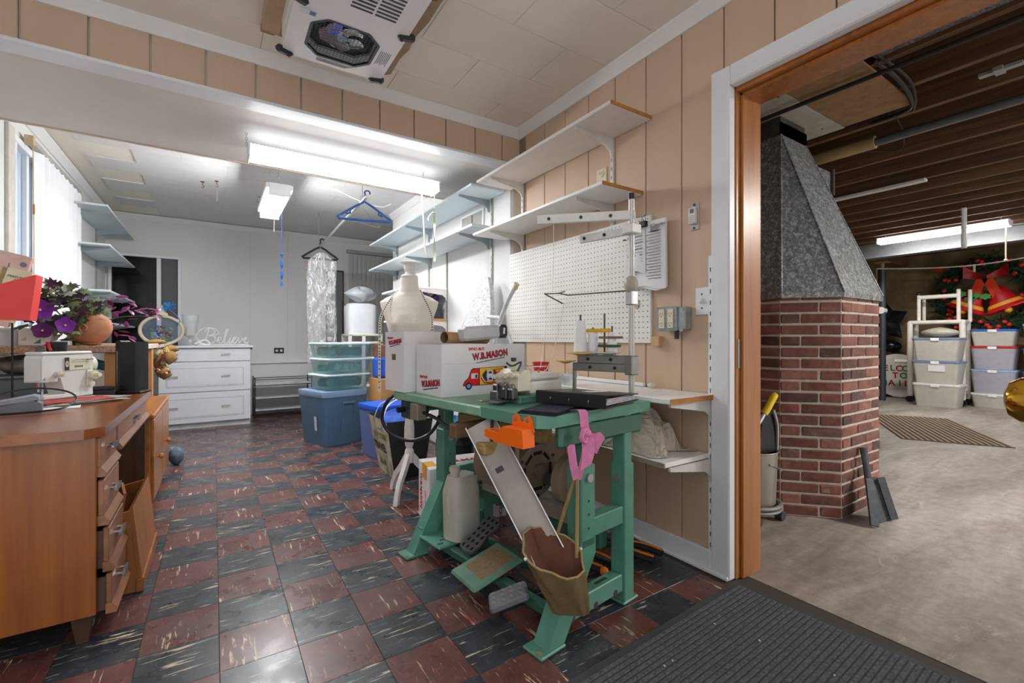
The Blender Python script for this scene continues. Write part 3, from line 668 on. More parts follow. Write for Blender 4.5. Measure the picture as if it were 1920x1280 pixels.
# ---------------------------------------------------------------- mat at the door
t = thing('door_mat', 'dark charcoal ribbed entrance mat on the floor at the doorway', 'mat', (1.90, 1.135, 0), R(3), w=False)
part(MB().box(-1.62, 0, -.98, 0, .0005, .008, .004), 'rubber_base', pm('mat_rubber', '#45464c', .8), t)
mt = MB(); n = 46
for i in range(n):
    y = -.955+.925*(i+.5)/n; mt.box(-1.59, -.03, y-.0078, y+.0078, .007, .0125, .003)
part(mt, 'ribs', pm('mat_pile', '#5d5e68', .95, var=.5, scale=110, bmp=1, bscale=400), t, kind='stuff')
rr = random.Random(3)
for k2 in range(12):
    part(MB().cbox((-rr.uniform(.1, 1.0), -rr.uniform(.1, .8), .016), (.004+.003*rr.random(), .004, .003), 0, rr.random()*3), 'lint_speck', pm('lint', '#d9d3c8', .9), t)
part(MB().cbox((-.66, -.52, .017), (.035, .003, .003), 0, R(-35)), 'straw', pm('straw', '#b58c5a', .8), t)
part(MB().sph((-.64, -.42, .017), .004, 8, 6), 'orange_crumb', pm('crumb', '#d8792b', .6), t)
# ---------------------------------------------------------------- green sewing table
TO, TR = (.900, 1.195, 0), R(8)
TM = Matrix.Translation(TO) @ Matrix.Rotation(TR, 4, 'Z')
def tw(x, y, z): v = TM @ Vector((x, y, z)); return (v.x, v.y, v.z)
def worn(name, a, b, thr=.62, scale=5, rough=.4):
    m, nt, p = newmat(name); v = coords(nt)
    f = ramp(nt, noise(nt, v, scale, 7, .7), [(thr, (0, 0, 0, 1)), (thr+.04, (1, 1, 1, 1))])
    base = ramp(nt, noise(nt, v, 9, 3), [(.3, sc_(S(a), .85)), (.7, sc_(S(a), 1.1))])
    nt.links.new(mix(nt, f, base, S(b)), p.inputs['Base Color']); p.inputs['Roughness'].default_value = rough; return m
grn = worn('table_green', '#568f7a', '#7d6a58', .70, 7); grt = worn('table_green_worn', '#7fae93', '#b9b79c', .60, 4); grd = worn('table_green_dark', '#3a6a55', '#5d5a4c', .7, 7)
t = thing('sewing_table', 'green steel industrial sewing table with a thick worn top', 'table', TO, TR, w=False)
TZ = .80
part(MB().prism([(.03, 0), (.635, 0), (.635, .335), (0, .335), (0, .03)], TZ-.04, TZ), 'top_leaf', grn, t, smooth=0)
part(MB().box(0, .635, .337, 1.06, TZ-.04, TZ, .006), 'top_leaf', grt, t)
part(MB().box(.10, .60, .012, .05, TZ-.125, TZ-.04, .012), 'apron', grd, t)
part(MB().box(.05, .60, .99, 1.03, TZ-.11, TZ-.04, .008), 'apron', grd, t)
for y in (.045, .955):
    s_ = -1 if y < .5 else 1
    lg = MB().box(.215, .275, y-.03, y+.03, .52, TZ-.04, .004).box(.205, .285, y-.036, y+.036, .30, .60, .005)
    a = [(.205, .33), (.285, .33), (.285, .27), (.115, .01), (.035, .01)]
    lg.prism(a, y-.036, y+.036, ax='y')
    l = part(lg, 'leg', grn, t)
    part(MB().cyl((.245, y-.038, .555), (.245, y-.046, .555), .016, 14), 'bolt', M['steel'], l)
    for z in (.42, .47, .37): part(MB().cyl((.245, y-.0365, z), (.245, y-.0372, z), .005, 8), 'bolt_hole', M['dark'], l)
    lb = part(MB().box(.475, .525, y-.03, y+.03, .40, TZ-.04, .004).box(.47, .535, y-.034, y+.034, .01, .56, .004), 'leg', grn, t)
    part(MB().cyl((.469, y, .50), (.461, y, .50), .013, 12), 'bolt', M['steel'], lb)
    part(MB().box(.285, .47, y-.028, y+.028, .325, .395, .004), 'cross_rail', grn, t)
    cr = part(MB().box(.09, .47, y-.026, y+.026, .055, .125, .004), 'foot_rail', grn, t)
    for x in (.20, .36): part(MB().box(x-.035, x+.035, y-.007, y+.007, .1245, .1256), 'slot', M['dark'], cr)
    for x in (.17, .3, .42): part(MB().cyl((x, y-.0268, .066), (x, y-.0255, .066), .013, 10), 'slot', M['dark'], cr)
    part(MB().box(-.005, .115, y-.045, y+.05, .0, .012, .004), 'foot_plate', grn, t)
    part(MB().box(.465, .565, y-.035, y+.035, .0, .012, .004), 'foot_plate', grn, t)
    for x in (.005, .552): part(MB().cyl((x+.004, y-.02, .012), (x+.004, y-.02, .0145), .009, 10), 'rivet', pm('rivet', '#8b7565', .5), t)
part(MB().box(.40, .45, .08, .93, .22, .29, .004), 'stretcher', grd, t)
part(MB().box(.12, .16, .08, .93, .05, .085, .004), 'stretcher', grd, t)
part(MB().box(.30, .345, .08, .93, .05, .085, .004), 'stretcher', grd, t)
part(MB().box(.07, .26, .74, .93, .085, .097, .004), 'treadle_base', grn, t)
for k2 in range(5): part(MB().cbox((.10+.03*k2, .78+.03*(k2 % 3), .0975), (.03, .012, .0015)), 'slot', M['dark'], t)
def treadle(u, v, T=0): return None
rub = worn('treadle_plate', '#5f8a74', '#8a6650', .55, 6)
part(MB().cbox((.125, .455, .105), (.25, .20, .018), .008, R(-6), R(-14)), 'treadle', rub, t)
part(MB().cbox((.138, .455, .1155), (.17, .14, .004), .002, R(-6), R(-14)), 'treadle_pad', pm('cork_pad', '#8c7556', .9, var=.2, scale=60), t)
ped = MB(); pl = [(.0, -.035), (.05, -.045), (.11, -.032), (.17, -.045), (.215, -.03), (.225, 0), (.215, .03), (.17, .045), (.11, .032), (.05, .045), (0, .035), (-.012, 0)]
pmx = Matrix.Translation((.125, .61, .115)) @ Matrix.Rotation(R(10), 4, 'Z') @ Matrix.Rotation(R(-20), 4, 'Y') @ Matrix.Rotation(R(14), 4, 'X')
o = part(ped.prism(pl, 0, .014, pmx), 'foot_pedal', pm('pedal_grey', '#6c686a', .5, metal=.3, var=.2), t)
hl = MB()
for i in range(6):
    for j in range(3): hl.cbox(tuple(pmx @ Vector((.015+.036*i, -.024+.024*j, .0146))), (.018, .010, .001), 0, R(10), R(-20), R(14))
part(hl, 'perforations', M['black'], o, kind='stuff')
part(MB().beam((.24, .63, .085), (.25, .63, .15), .03, .03, .004), 'pedal_hinge', M['dark'], t)
g2 = part(MB().cbox((.055, .235, .095), (.15, .10, .03), .008, R(-35), R(-18)), 'foot_pedal', pm('grey_rubber', '#707378', .6), t)
st = MB()
for i in range(3):
    for j in range(4):
        v = Matrix.Translation((.055, .235, .095)) @ Matrix.Rotation(R(-35), 4, 'Z') @ Matrix.Rotation(R(-18), 4, 'Y') @ Vector((-.05+.034*j, -.03+.03*i, .0155)); st.sph(v, .010, 8, 5, sz=.35)
part(st, 'studs', pm('grey_rubber2', '#85888c', .5), g2, kind='stuff')
# motor, belt guard and linkages below the top
mo = pm('motor_tan', '#8b7a66', .5, metal=.25, var=.12); wdm = wood('rough_pine', '#a0824e', '#c9ab6c', 'y', 1, .8, 0)
mt_ = part(MB().cyl((.30, .36, .50), (.30, .62, .50), .125, 26).cyl((.30, .33, .50), (.30, .36, .50), .112, 26).cyl((.30, .31, .50), (.30, .33, .50), .03, 14), 'motor', mo, t)
for i in range(8):
    a = R(45*i); part(MB().cbox((.30+.075*math.cos(a), .3295, .50+.075*math.sin(a)), (.05, .002, .014), 0, 0, -a+R(90)), 'cooling_slot', M['black'], mt_)
for i in range(3):
    a = R(120*i+30); part(MB().cyl((.30+.105*math.cos(a), .325, .50+.105*math.sin(a)), (.30+.105*math.cos(a), .335, .50+.105*math.sin(a)), .007, 8), 'screw', M['dark'], mt_)
part(MB().cyl((.40, .21, .47), (.40, .25, .47), .105, 26), 'belt_guard', pm('guard_tan', '#a08d74', .5), t)
part(MB().box(.30, .40, .25, .30, .45, .49, .004), 'motor_bracket', M['dark'], t)
part(MB().box(.36, .46, .2, .8, .29, .36, .004), 'motor_plate', pm('plate_cream', '#9a9285', .5), t)
part(MB().box(.28, .36, .30, .9, .625, .68, .004), 'motor_mount', wdm, t)
part(MB().box(-.03, .20, .46, .51, .66, .715, .004), 'under_rail', wood('rough_brown', '#5d4630', '#8a6844', 'x', 1, .8, 0), t)
part(MB().box(-.02, .10, .285, .34, .625, .668, .004), 'lever_block', wdm, t)
part(MB().cyl((.035, .31, .60), (.035, .31, .76), .006, 8).cyl((.035, .31, .668), (.035, .31, .678), .013, 10), 'threaded_rod', pm('dark_steel', '#4a3f35', .5, metal=.5), t)
part(MB().tube(bez([(.12, .30, .66), (.15, .30, .64), (.155, .30, .58), (.14, .30, .53)], 5), .012, 6, flat=.3), 'knee_lever', pm('lever_cream', '#b3a794', .5), t)
part(MB().lathe([(.012, 0), (.028, .006), (.028, .02), (.012, .026)], 14, (0, 0, 0), Matrix.Translation((.14, .30, .50)) @ Matrix.Rotation(R(90), 4, 'Y')), 'knee_pad', M['black'], t)
ch = MB(); chain(ch, .17, .42, .20, .55, .007); part(ch, 'treadle_chain', pm('dark_steel', '#4a3f35'), t)
part(MB().box(.02, .13, .93, 1.02, TZ-.13, TZ-.042, .006), 'switch_box', pm('switch_green', '#36463c', .5), t)
part(MB().cyl((.015, .975, TZ-.085), (-.02, .975, TZ-.085), .014, 12), 'switch_button', M['black'], t)
part(MB().box(.0, .05, .82, .89, TZ-.12, TZ-.042, .004), 'junction_box', pm('junction', '#8e8578', .5, metal=.3), t)
part(MB().tube(bez([(.0, .92, TZ-.06), (.05, .75, TZ-.10), (.03, .60, TZ-.12), (.02, .52, TZ-.09)], 6), .008, 7), 'motor_cable', M['black'], t)
# thick black cable looping off the end of the table
solo(MB().tube(bez([(.93, 2.19, .813), (.84, 2.22, .80), (.74, 2.26, .76), (.71, 2.29, .66), (.75, 2.27, .58), (.83, 2.22, .545), (.91, 2.18, .57), (.95, 2.15, .63), (.955, 2.14, .67)], 8), .009, 8), 'power_cable', M['black'], 'thick black cable looping off the end of the green table', 'cable')
# ---------------------------------------------------------------- on the table
wht = pm('serger_white', '#dcdad2', .35, var=.03); crm = pm('serger_cream', '#d5cdb8', .4)
t = thing('serger', 'white industrial overlock machine with cream tension knobs', 'sewing machine', tw(.175, .30, TZ), TR, w=False)
part(MB().box(-.02, .24, -.02, .16, 0, .03, .004), 'base_plate', pm('serger_green', '#5d8a78', .4), t)
part(MB().box(.05, .24, -.01, .15, .03, .085, .010), 'body', wht, t)
part(MB().box(.055, .235, -.005, .145, .087, .115, .010), 'lid', wht, t)
part(MB().prism([(-.02, .05), (.05, .05), (.05, .13), (.02, .135), (-.02, .11)], -.005, .13, ax='y'), 'head', crm, t)
for i in range(4):
    y = .005+.036*i
    part(MB().cyl((-.045, y, .115-.004*i), (-.01, y, .115-.004*i), .010, 12).cyl((-.03, y, .115-.004*i), (-.024, y, .115-.004*i), .014, 12), 'tension_knob', crm, t)
for (y, z) in ((.02, .065), (.06, .07), (.10, .066)):
    part(MB().cyl((-.035, y, z), (-.02, y, z), .014, 12), 'cover_screw', pm('cover_screw', '#a39a88', .4, metal=.4), t)
part(MB().cbox((-.035, .05, .04), (.03, .12, .045), .006).cbox((-.055, .09, .03), (.03, .05, .04), .005), 'looper_cover', pm('looper_steel', '#5d5e60', .4, metal=.5, var=.3), t)
part(MB().cbox((-.075, .04, .012), (.09, .05, .006), .002, R(15)).cbox((-.10, .07, .014), (.09, .025, .006), .002, R(-8)), 'cloth_plate', pm('cloth_plate', '#8a8b88', .3, metal=.7), t)
part(MB().cbox((-.06, .02, .05), (.012, .012, .06), .003).cyl((-.06, .02, .005), (-.06, .02, .03), .002, 6), 'presser_foot', pm('dark_steel2', '#4b4c50', .3, metal=.7), t)
part(MB().cbox((-.052, .09, .06), (.02, .03, .03), .004), 'chip_guard', pm('dark_steel2', '#4b4c50'), t)
part(MB().tube(bez([(.0, .02, .13), (.02, .02, .165), (-.02, .03, .15), (-.05, .03, .165)], 4), .004, 6), 'lift_lever', M['dark'], t)
part(MB().cyl((.05, .10, .13), (.05, .10, .175), .008, 10).cyl((.05, .10, .165), (.05, .10, .18), .012, 10), 'oil_gauge', M['dark'], t)
part(MB().cyl((.02, .06, .13), (.02, .06, .165), .018, 12, .014), 'spool_cap', crm, t)
part(MB().tube([(.06, .13, .12), (.06, .13, .14), (.22, .06, .14), (.22, .06, .105)], .004, 7), 'guide_bar', M['chrome'], t)
for x in (.10, .15): part(MB().lathe([(.006, 0), (.002, .014), (1e-5, .018)], 8, (x, .05, .115)), 'lid_stud', pm('stud_pink', '#b98d80', .4), t)
# ring binder, folded cloths
t = thing('ring_binder', 'black ring binder with a white label lying on the green table', 'binder', (1.242, 1.35, TZ+.0125), R(20), w=False)
part(MB().box(-.15, .15, -.148, .148, 0, .004, .001), 'back_cover', M['black'], t)
part(MB().cbox((0, 0, .036), (.30, .296, .004), .001, 0, R(4)), 'front_cover', M['black'], t)
part(MB().box(-.153, -.149, -.148, .148, 0, .045, .001), 'spine', M['black'], t)
for i in range(4): part(MB().cbox((.008, 0, .0075+.006*i), (.265, .27, .004), .001, R(.6*i), R(1)), 'page_stack', pm('binder_pages', '#d2d2da', .7), t)
part(MB().cbox((.04, -.01, .0364), (.15, .04, .0014), 0, 0, R(4)), 'label', ppm, t)
part(MB().cbox((.04, -.01, .0374), (.10, .004, .0006), 0, 0, R(4)), 'label_print', M['dark'], t)
for i in (-1, 0, 1): part(MB().tube([(-.14+.016*math.cos(a*.6), .08*i, .018+.014*math.sin(a*.6)) for a in range(11)], .0015, 5), 'ring', M['chrome'], t)
def cloth_pad(x0, x1, y0, y1, z0, h, amp=.003):
    m = MB()
    for k2 in range(3):
        z = z0+h*k2/3
        m.cbox(((x0+x1)/2+.002*k2, (y0+y1)/2, z+h/6), (x1-x0-.006*k2, y1-y0-.004*k2, h/3-.0005), .004, R(1.2*k2))
    return m
solo(MB().add(*(lambda m: (m.v, m.f))(cloth_pad(-.13, .13, -.075, .075, 0, .0115)), m=TM @ Matrix.Translation((.15, .10, TZ+.0004)) @ Matrix.Rotation(R(18), 4, 'Z')), 'folded_cloth', pm('navy_cloth', '#1d1c2c', .9, var=.2, scale=80), 'folded navy cloth on the corner of the green table', 'cloth')
solo(MB().add(*(lambda m: (m.v, m.f))(cloth_pad(-.04, .04, -.05, .05, 0, .010)), m=TM @ Matrix.Translation((.335, .06, TZ+.0005)) @ Matrix.Rotation(R(20), 4, 'Z')), 'folded_cloth', pm('purple_cloth', '#35224f', .9, var=.2, scale=80), 'folded purple cloth beside the black binder', 'cloth')
# thread stand
def pole_tbl(): return None
px, py = 1.455, 1.318
sg = pm('stand_grey', '#8b8a86', .4, metal=.5); sw = pm('stand_white', '#dedcd8', .4)
t = thing('thread_stand', 'tall grey thread stand with spool arms at the end of the green table', 'thread stand', (px, py, TZ))
part(MB().cyl((px, py, TZ+.001), (px, py, 1.64), .0125, 14), 'pole', pm('stand_pole', '#c9c7c4', .35, metal=.3), t)
part(MB().cyl((px, py, 1.64), (px, py, 1.665), .0145, 12), 'pole_cap', M['black'], t)
def armbar(p, q, w, h, mat, name, dots):
    o = part(MB().beam(p, q, w, h, .002), name, mat, t)
    for f_ in dots:
        c_ = Vector(p).lerp(Vector(q), f_); d = (Vector(q)-Vector(p)).normalized(); n = Vector((-abs(d.y), -abs(d.x), 0))
        n = Vector((d.y, -d.x, 0)); n = n if n.dot(Vector((-1, -1, 0))) > 0 else -n
        part(MB().cyl(c_+n*(w/2), c_+n*(w/2+.004), .007, 10), 'thread_eye', M['black'], o)
armbar((px+.01, py-.01, 1.575), (1.15, 1.565, 1.565), .018, .038, sw, 'thread_arm', (.25, .55, .88))
armbar((px, py, 1.512), (1.36, 1.53, 1.50), .016, .034, sw, 'thread_arm', (.5, .9))
part(MB().box(px-.03, px+.03, py-.028, py+.028, 1.495, 1.535, .004), 'arm_clamp', sw, t)
armbar((px+.01, py-.012, .972), (1.36, 1.545, .972), .02, .036, sg, 'spool_rail', (.4, .8))
armbar((px+.01, py-.012, .936), (1.36, 1.575, .936), .02, .036, sg, 'spool_rail', (.3, .7))
part(MB().box(px-.022, px+.022, py-.022, py+.022, .91, .99, .004), 'rail_clamp', sg, t)
part(MB().cyl((1.362, 1.57, TZ+.001), (1.362, 1.57, .93), .009, 10), 'support_leg', sg, t)
part(MB().tube([(px, py, 1.262), (1.29, 1.53, 1.25), (1.255, 1.548, 1.258), (1.20, 1.58, 1.255), (1.235, 1.50, 1.21)], .003, 7).tube([(1.255, 1.548, 1.258), (1.33, 1.60, 1.275)], .003, 7), 'wire_guide', pm('dark_steel3', '#5d5348', .4, metal=.5), t)
part(MB().box(px-.018, px+.018, py-.02, py+.02, 1.20, 1.26, .004), 'wire_clamp', M['steel'], t)
part(MB().sph((px-.003, py, 1.285), .03, 12, 8, sz=1.3), 'tape_wrap', pm('clear_tape', '#bdb2a2', .3, alpha=.7), t)
spots = [(1.335, 1.50, .993, .062), (1.385, 1.475, .995, .05), (1.41, 1.41, .996, .06), (1.315, 1.575, .957, .045)]
for i, (x, y, z, r) in enumerate(spots):
    part(MB().lathe([(.012, -.006), (r*.6, 0), (r, .004), (r, .008), (.01, .008)], 24, (x, y, z)), 'spool_disc', pm('disc_yellow' if i in (0, 3) else 'disc_cream', '#d7b164' if i in (0, 3) else '#cfd0c4', .5), t)
for (x, y, z0, z1) in ((1.335, 1.50, .99, 1.165), (1.385, 1.475, .99, 1.11), (1.41, 1.43, .99, 1.17), (1.425, 1.40, .99, 1.115)):
    part(MB().cyl((x, y, z0), (x, y, z1), .004, 8), 'spindle', pm('spindle', '#5f504a', .5), t)
def cone(name, label, x, y, z, r0, r1, h, mat, n=12):
    pr = [(r0*.9, 0), (r0, .004)]
    for i in range(n):
        f_ = i/(n-1); r = r0+(r1-r0)*f_; pr += [(r, .008+(h-.016)*f_), (r-.0006, .008+(h-.016)*(f_+.5/(n-1)))]
    pr += [(r1*.6, h), (.005, h)]
    solo(MB().lathe([(.0045, 0)]+pr, 20, (x, y, z)), name, mat, label, 'thread spool', 'thread cones on the stand')
twh = pm('thread_white', '#e9e9ec', .8, var=.05, scale=200)
cone('thread_cone', 'tall white thread cone on the yellow disc of the thread stand', 1.335, 1.50, 1.0015, .031, .021, .138, twh)
cone('thread_cone', 'short white thread cone beside the tallest thread cone', 1.385, 1.475, 1.0035, .022, .022, .085, twh)
cone('thread_cone', 'narrow white thread cone under the brown wooden strip', 1.425, 1.40, 1.0045, .022, .017, .085, twh)
solo(MB().cbox((1.395, 1.455, 1.096), (.012, .115, .016), .002, R(22)), 'yellow_strip', pm('yellow_ruler', '#d9a91f', .5), 'yellow strip lying across two thread cones', 'strip')
solo(MB().cbox((1.418, 1.40, 1.066), (.03, .10, .010), .002, R(30)), 'wood_strip', pm('brown_strip', '#7d6252', .6), 'brown wooden strip on the thread stand', 'strip')
solo(MB().cbox((1.415, 1.405, 1.030), (.05, .09, .011), .003, R(30)), 'green_strip', pm('green_disc', '#2c5a3c', .6), 'dark green strip on the thread stand under the brown one', 'strip')
thr = pm('thread_line', '#e4ddd0', .7)
for k2, (a, b) in enumerate((((1.21, 1.56, 1.205), (1.05, 1.40, .93)), ((1.205, 1.60, 1.53), (1.205, 1.60, 1.0)))):
    pass
t = thing('loose_thread', 'pale sewing threads running down to the overlock machine', 'thread', (1.12, 1.48, .92))
part(MB().tube(bez([(1.21, 1.53, 1.556), (1.21, 1.53, 1.4), (1.205, 1.53, 1.26)], 4), .0012, 5), 'strand', thr, t)
part(MB().tube(bez([(1.205, 1.575, 1.25), (1.17, 1.53, 1.12), (1.11, 1.49, .94)], 5), .0012, 5), 'strand', thr, t)
part(MB().tube(bez([(1.24, 1.50, 1.208), (1.21, 1.50, 1.08), (1.16, 1.50, .95), (1.13, 1.49, .93)], 5), .0012, 5), 'strand', thr, t)
# glass dish, red cup, white knob on the worktop shelf
glass = pm('clear_glass', '#dfe9ee', .08, alpha=.38, var=.05)
def dish():
    pr = [(.028, 0), (.034, .004), (.05, .03), (.062, .05), (.066, .055), (.060, .05), (.046, .03), (.03, .008)]
    m = MB(); n = 36; vs = []; fs = []
    for r, z in pr:
        for j in range(n):
            a = 2*math.pi*j/n; w_ = 1+.07*math.sin(9*a)*(z/.055); vs.append((1.62+r*w_*math.cos(a), 1.93+r*w_*math.sin(a), .811+z*(1+.12*math.sin(9*a))))
    for i in range(len(pr)-1):
        for j in range(n): fs.append((i*n+j, i*n+(j+1) % n, (i+1)*n+(j+1) % n, (i+1)*n+j))
    fs.append(tuple(range(n-1, -1, -1))); return m.add(vs, fs)
solo(dish(), 'glass_dish', glass, 'fluted clear glass dish on the white worktop shelf', 'dish')
red = pm('red_plastic', '#cf1f1f', .35, var=.05)
solo(MB().lathe([(.036, 0), (.04, .004), (.052, .095), (.056, .097), (.056, .105), (.050, .105), (.046, .09), (.035, .008), (1e-4, .008)], 24, (1.72, 2.30, .811)), 'red_cup', red, 'red plastic cup on the white worktop shelf below the pegboard', 'cup')
solo(MB().box(1.878, 1.898, 1.62, 2.86, .8105, .83, .004), 'edge_batten', M['trimw'], 'white batten along the back of the worktop shelf', 'batten')
solo(MB().sph((1.86, 1.55, .825), .016, 12, 8, sx=1.3, sy=1.6, sz=.85), 'cream_knob', pm('cream_knob', '#d9d3c4', .4), 'small cream knob lying on the white worktop shelf', 'knob')
# crumpled fabric on the low shelf
def fabric(cx, cy, z, rx, ry, h, seed, n=26):
    rr = random.Random(seed); ph = [rr.uniform(0, 6) for _ in range(6)]
    def fn(u, v):
        a, b = u*2-1, v*2-1
        e = max(0, 1-(abs(a)**2.4+abs(b)**2.4)); H = h*e**.5*(.62+.38*math.sin(2.2*a+ph[0])*math.cos(1.8*b+ph[1]))
        H += (.034*abs(math.sin(8*a+5*b+ph[2]+1.5*math.sin(3*b)))+.026*abs(math.sin(10*b-5*a+ph[3]+1.3*math.sin(4*a)))+.012*math.sin(19*a+9*b+ph[4])-.03)*min(1, e*4)
        s_ = 1-.12*math.sin(5*math.atan2(b, a)+ph[5])
        return (cx+a*rx*s_, cy+b*ry*s_, z+max(.002, H))
    return MB().grid(fn, n, n)
solo(fabric(1.74, 1.66, .538, .145, .32, .19, 4, 60), 'crumpled_fabric', cloth('cream_fabric', '#d8cdbe'), 'crumpled cream fabric heaped on the low shelf under the worktop', 'fabric', smooth=80)
solo(fabric(1.74, 2.26, .538, .14, .24, .12, 9, 44), 'crumpled_fabric', cloth('white_fabric', '#dedbd6'), 'crumpled white fabric on the low shelf behind the green table legs', 'fabric', smooth=80)
# orange holder
og = pm('orange_plastic', '#f26a12', .35, var=.04)
t = thing('orange_holder', 'orange plastic tool holder screwed to the edge of the green table', 'tool holder', tw(-.02, .14, .70), TR, w=False)
part(MB().prism([(-.10, .012), (-.10, .036), (-.03, .034), (.0, .06), (.10, .06), (.105, .0), (-.03, .0)], -.035, .018, Matrix.Rotation(R(-90), 4, 'Z'), 'y'), 'tray', og, t)
part(MB().prism([(.0, .05)]+[(.018+.017*math.cos(R(a)), .083+.016*math.sin(R(a))) for a in range(180, -1, -30)]+[(.05, .072)]+[(.078+.017*math.cos(R(a)), .083+.016*math.sin(R(a))) for a in range(180, -1, -30)]+[(.105, .05)], .009, .018, Matrix.Rotation(R(-90), 4, 'Z'), 'y'), 'mounting_tab', og, t)
for x in (.018, .078): part(MB().cyl((.007, -x, .083), (.0095, -x, .083), .007, 10, .007), 'screw', M['steel'], t)
for k2 in range(4):
    x = -.075+.026*k2; part(MB().cyl((-.018, -x, .033), (-.018, -x, .0375), .009, 12), 'socket', pm('orange_dark', '#b94a08', .5), t)
# chute, canvas bag, dowels, pink ribbon
alu = pm('aluminium', '#c3c0bf', .35, metal=.55, var=.06, scale=8, stretch=(1, 1, 1))
pA, pB = Vector((.86, 1.545, .735)), Vector((.985, 1.275, .30))
dd = (pB-pA).normalized(); wx = Vector((.837, -.547, .0)); wx = (wx-dd*wx.dot(dd)).normalized(); nn = dd.cross(wx); nn = nn if nn.y < 0 else -nn
t = thing('metal_chute', 'long white metal channel leaning from the green table into the canvas bag', 'chute', tuple(pB))
def slab(a, b, w0, w1, t0, t1):
    vs = []
    for e in (a, b):
        for (w_, h_) in ((w0, t0), (w1, t0), (w1, t1), (w0, t1)): vs.append(e+wx*w_+nn*h_)
    return MB().add(vs, [(3, 2, 1, 0), (4, 5, 6, 7), (0, 1, 5, 4), (1, 2, 6, 5), (2, 3, 7, 6), (3, 0, 4, 7)])
part(slab(pA, pB, -.055, .055, -.001, .002), 'channel_floor', pm('chute_floor_grey', '#a59c95', .5, metal=.2, var=.2, scale=5), t)  # channel floor darker and greyer than the channel sides
part(slab(pA, pB, -.059, -.055, -.001, .048), 'channel_side', alu, t)
part(slab(pA, pB, .055, .059, -.001, .040), 'channel_side', alu, t)
part(slab(pA+dd*.18, pA+dd*.2, -.03, .0, .002, .004), 'clip', M['dark'], t)
can = pm('canvas_olive', '#6b5a3a', .95, var=.12, scale=40, bmp=.3, bscale=500)
t = thing('canvas_bag', 'olive canvas bag hanging at the end of the green table', 'bag', (.99, 1.235, .13))
bt = Vector((.965, 1.225, .335)); bb = Vector((.995, 1.165, .15))
ax1 = Vector((.80, -.60, .0)); ax2 = Vector((.60, .80, 0))
def bagf(inner):
    def fn(u, v):
        a = 2*math.pi*u; e = lambda q: math.copysign(abs(q)**.72, q)
        sx_, sy_ = e(math.cos(a)), e(math.sin(a)); f_ = v
        rx, ry = (.105*f_+.062*(1-f_))-inner, (.085*f_+.022*(1-f_))-inner
        c_ = bb.lerp(bt, f_); rim = Vector((0, 0, (-.03*sx_+.035*sy_)*f_))
        return c_+ax1*(sx_*rx)+ax2*(sy_*ry)+rim+Vector((.004*math.sin(9*a+5*f_), .004*math.sin(7*a), .003*math.sin(11*a)*f_))
    return fn
bg = MB().grid(bagf(0), 40, 12); part(bg, 'bag_body', can, t, smooth=60)
part(MB().grid(bagf(.006), 40, 12), 'lining', pm('lining_brown', '#6b4636', .9), t, smooth=60)
part(MB().add([bagf(0)(i/40, 0) for i in range(40)], [tuple(range(39, -1, -1))]), 'bag_base', can, t)
part(MB().tube([bagf(.003)(i/40, 1.0) for i in range(40)], .004, 6, loop=True), 'rim_binding', pm('binding_tan', '#a08a60', .9), t)
for a in (.08, .34, .6): part(MB().sph(bagf(-.003)(a, .99), .006, 8, 6), 'rim_knot', M['white'], t)
dw = wood('dowel_wood', '#8d774a', '#ad9662', 'z', 1, .7, 0)
hang = (1.075, 1.225)
t = thing('wooden_dowels', 'pair of wooden dowels holding up the canvas bag', 'dowel', (1.04, 1.24, .3))
part(MB().cyl((1.055, 1.205, .30), (1.078, 1.228, .565), .007, 10), 'dowel', dw, t)
part(MB().cyl((1.02, 1.285, .33), (1.07, 1.236, .56), .007, 10), 'dowel', dw, t)
pk = pm('pink_ribbon', '#e389b4', .8, var=.12, scale=40)
t = thing('pink_ribbon', 'pink fabric ribbon tied around the green table top', 'ribbon', (1.09, 1.21, .57))
def strip(pts, w, name='strand', tw_=0):
    P = bez(pts, 6); m = MB(); n = len(P); vs = []; fs = []
    for i, p in enumerate(P):
        a = tw_*i/n; d = Vector((math.cos(a)*.84, math.cos(a)*-.55+.0, math.sin(a)))
        vs += [p-d*w/2, p+d*w/2]
    fs = [(2*i, 2*i+1, 2*i+3, 2*i+2) for i in range(n-1)]
    return part(m.add(vs, fs), name, pk, t, smooth=80)
strip([(1.055, 1.255, .803), (1.075, 1.212, .812), (1.082, 1.2, .80), (1.085, 1.198, .76), (1.09, 1.196, .735)], .03)
strip([(1.045, 1.225, .69), (1.055, 1.222, .62), (1.074, 1.226, .56)], .028)
strip([(1.095, 1.196, .73), (1.09, 1.205, .65), (1.080, 1.226, .56)], .022)
strip([(1.095, 1.195, .73), (1.115, 1.19, .72), (1.135, 1.18, .69), (1.14, 1.178, .68)], .06, 'bow_tail', 1.2)
strip([(1.09, 1.195, .73), (1.097, 1.19, .68), (1.092, 1.19, .64), (1.085, 1.192, .61)], .045, 'bow_tail', .6)
part(MB().tube(bez([(1.092, 1.194, .735), (1.075, 1.19, .745), (1.065, 1.19, .715), (1.08, 1.192, .70), (1.092, 1.194, .73)], 5), .011, 8, flat=.55), 'bow_loop', pk, t)
part(MB().sph((1.092, 1.192, .73), .015, 10, 8), 'knot', pk, t)
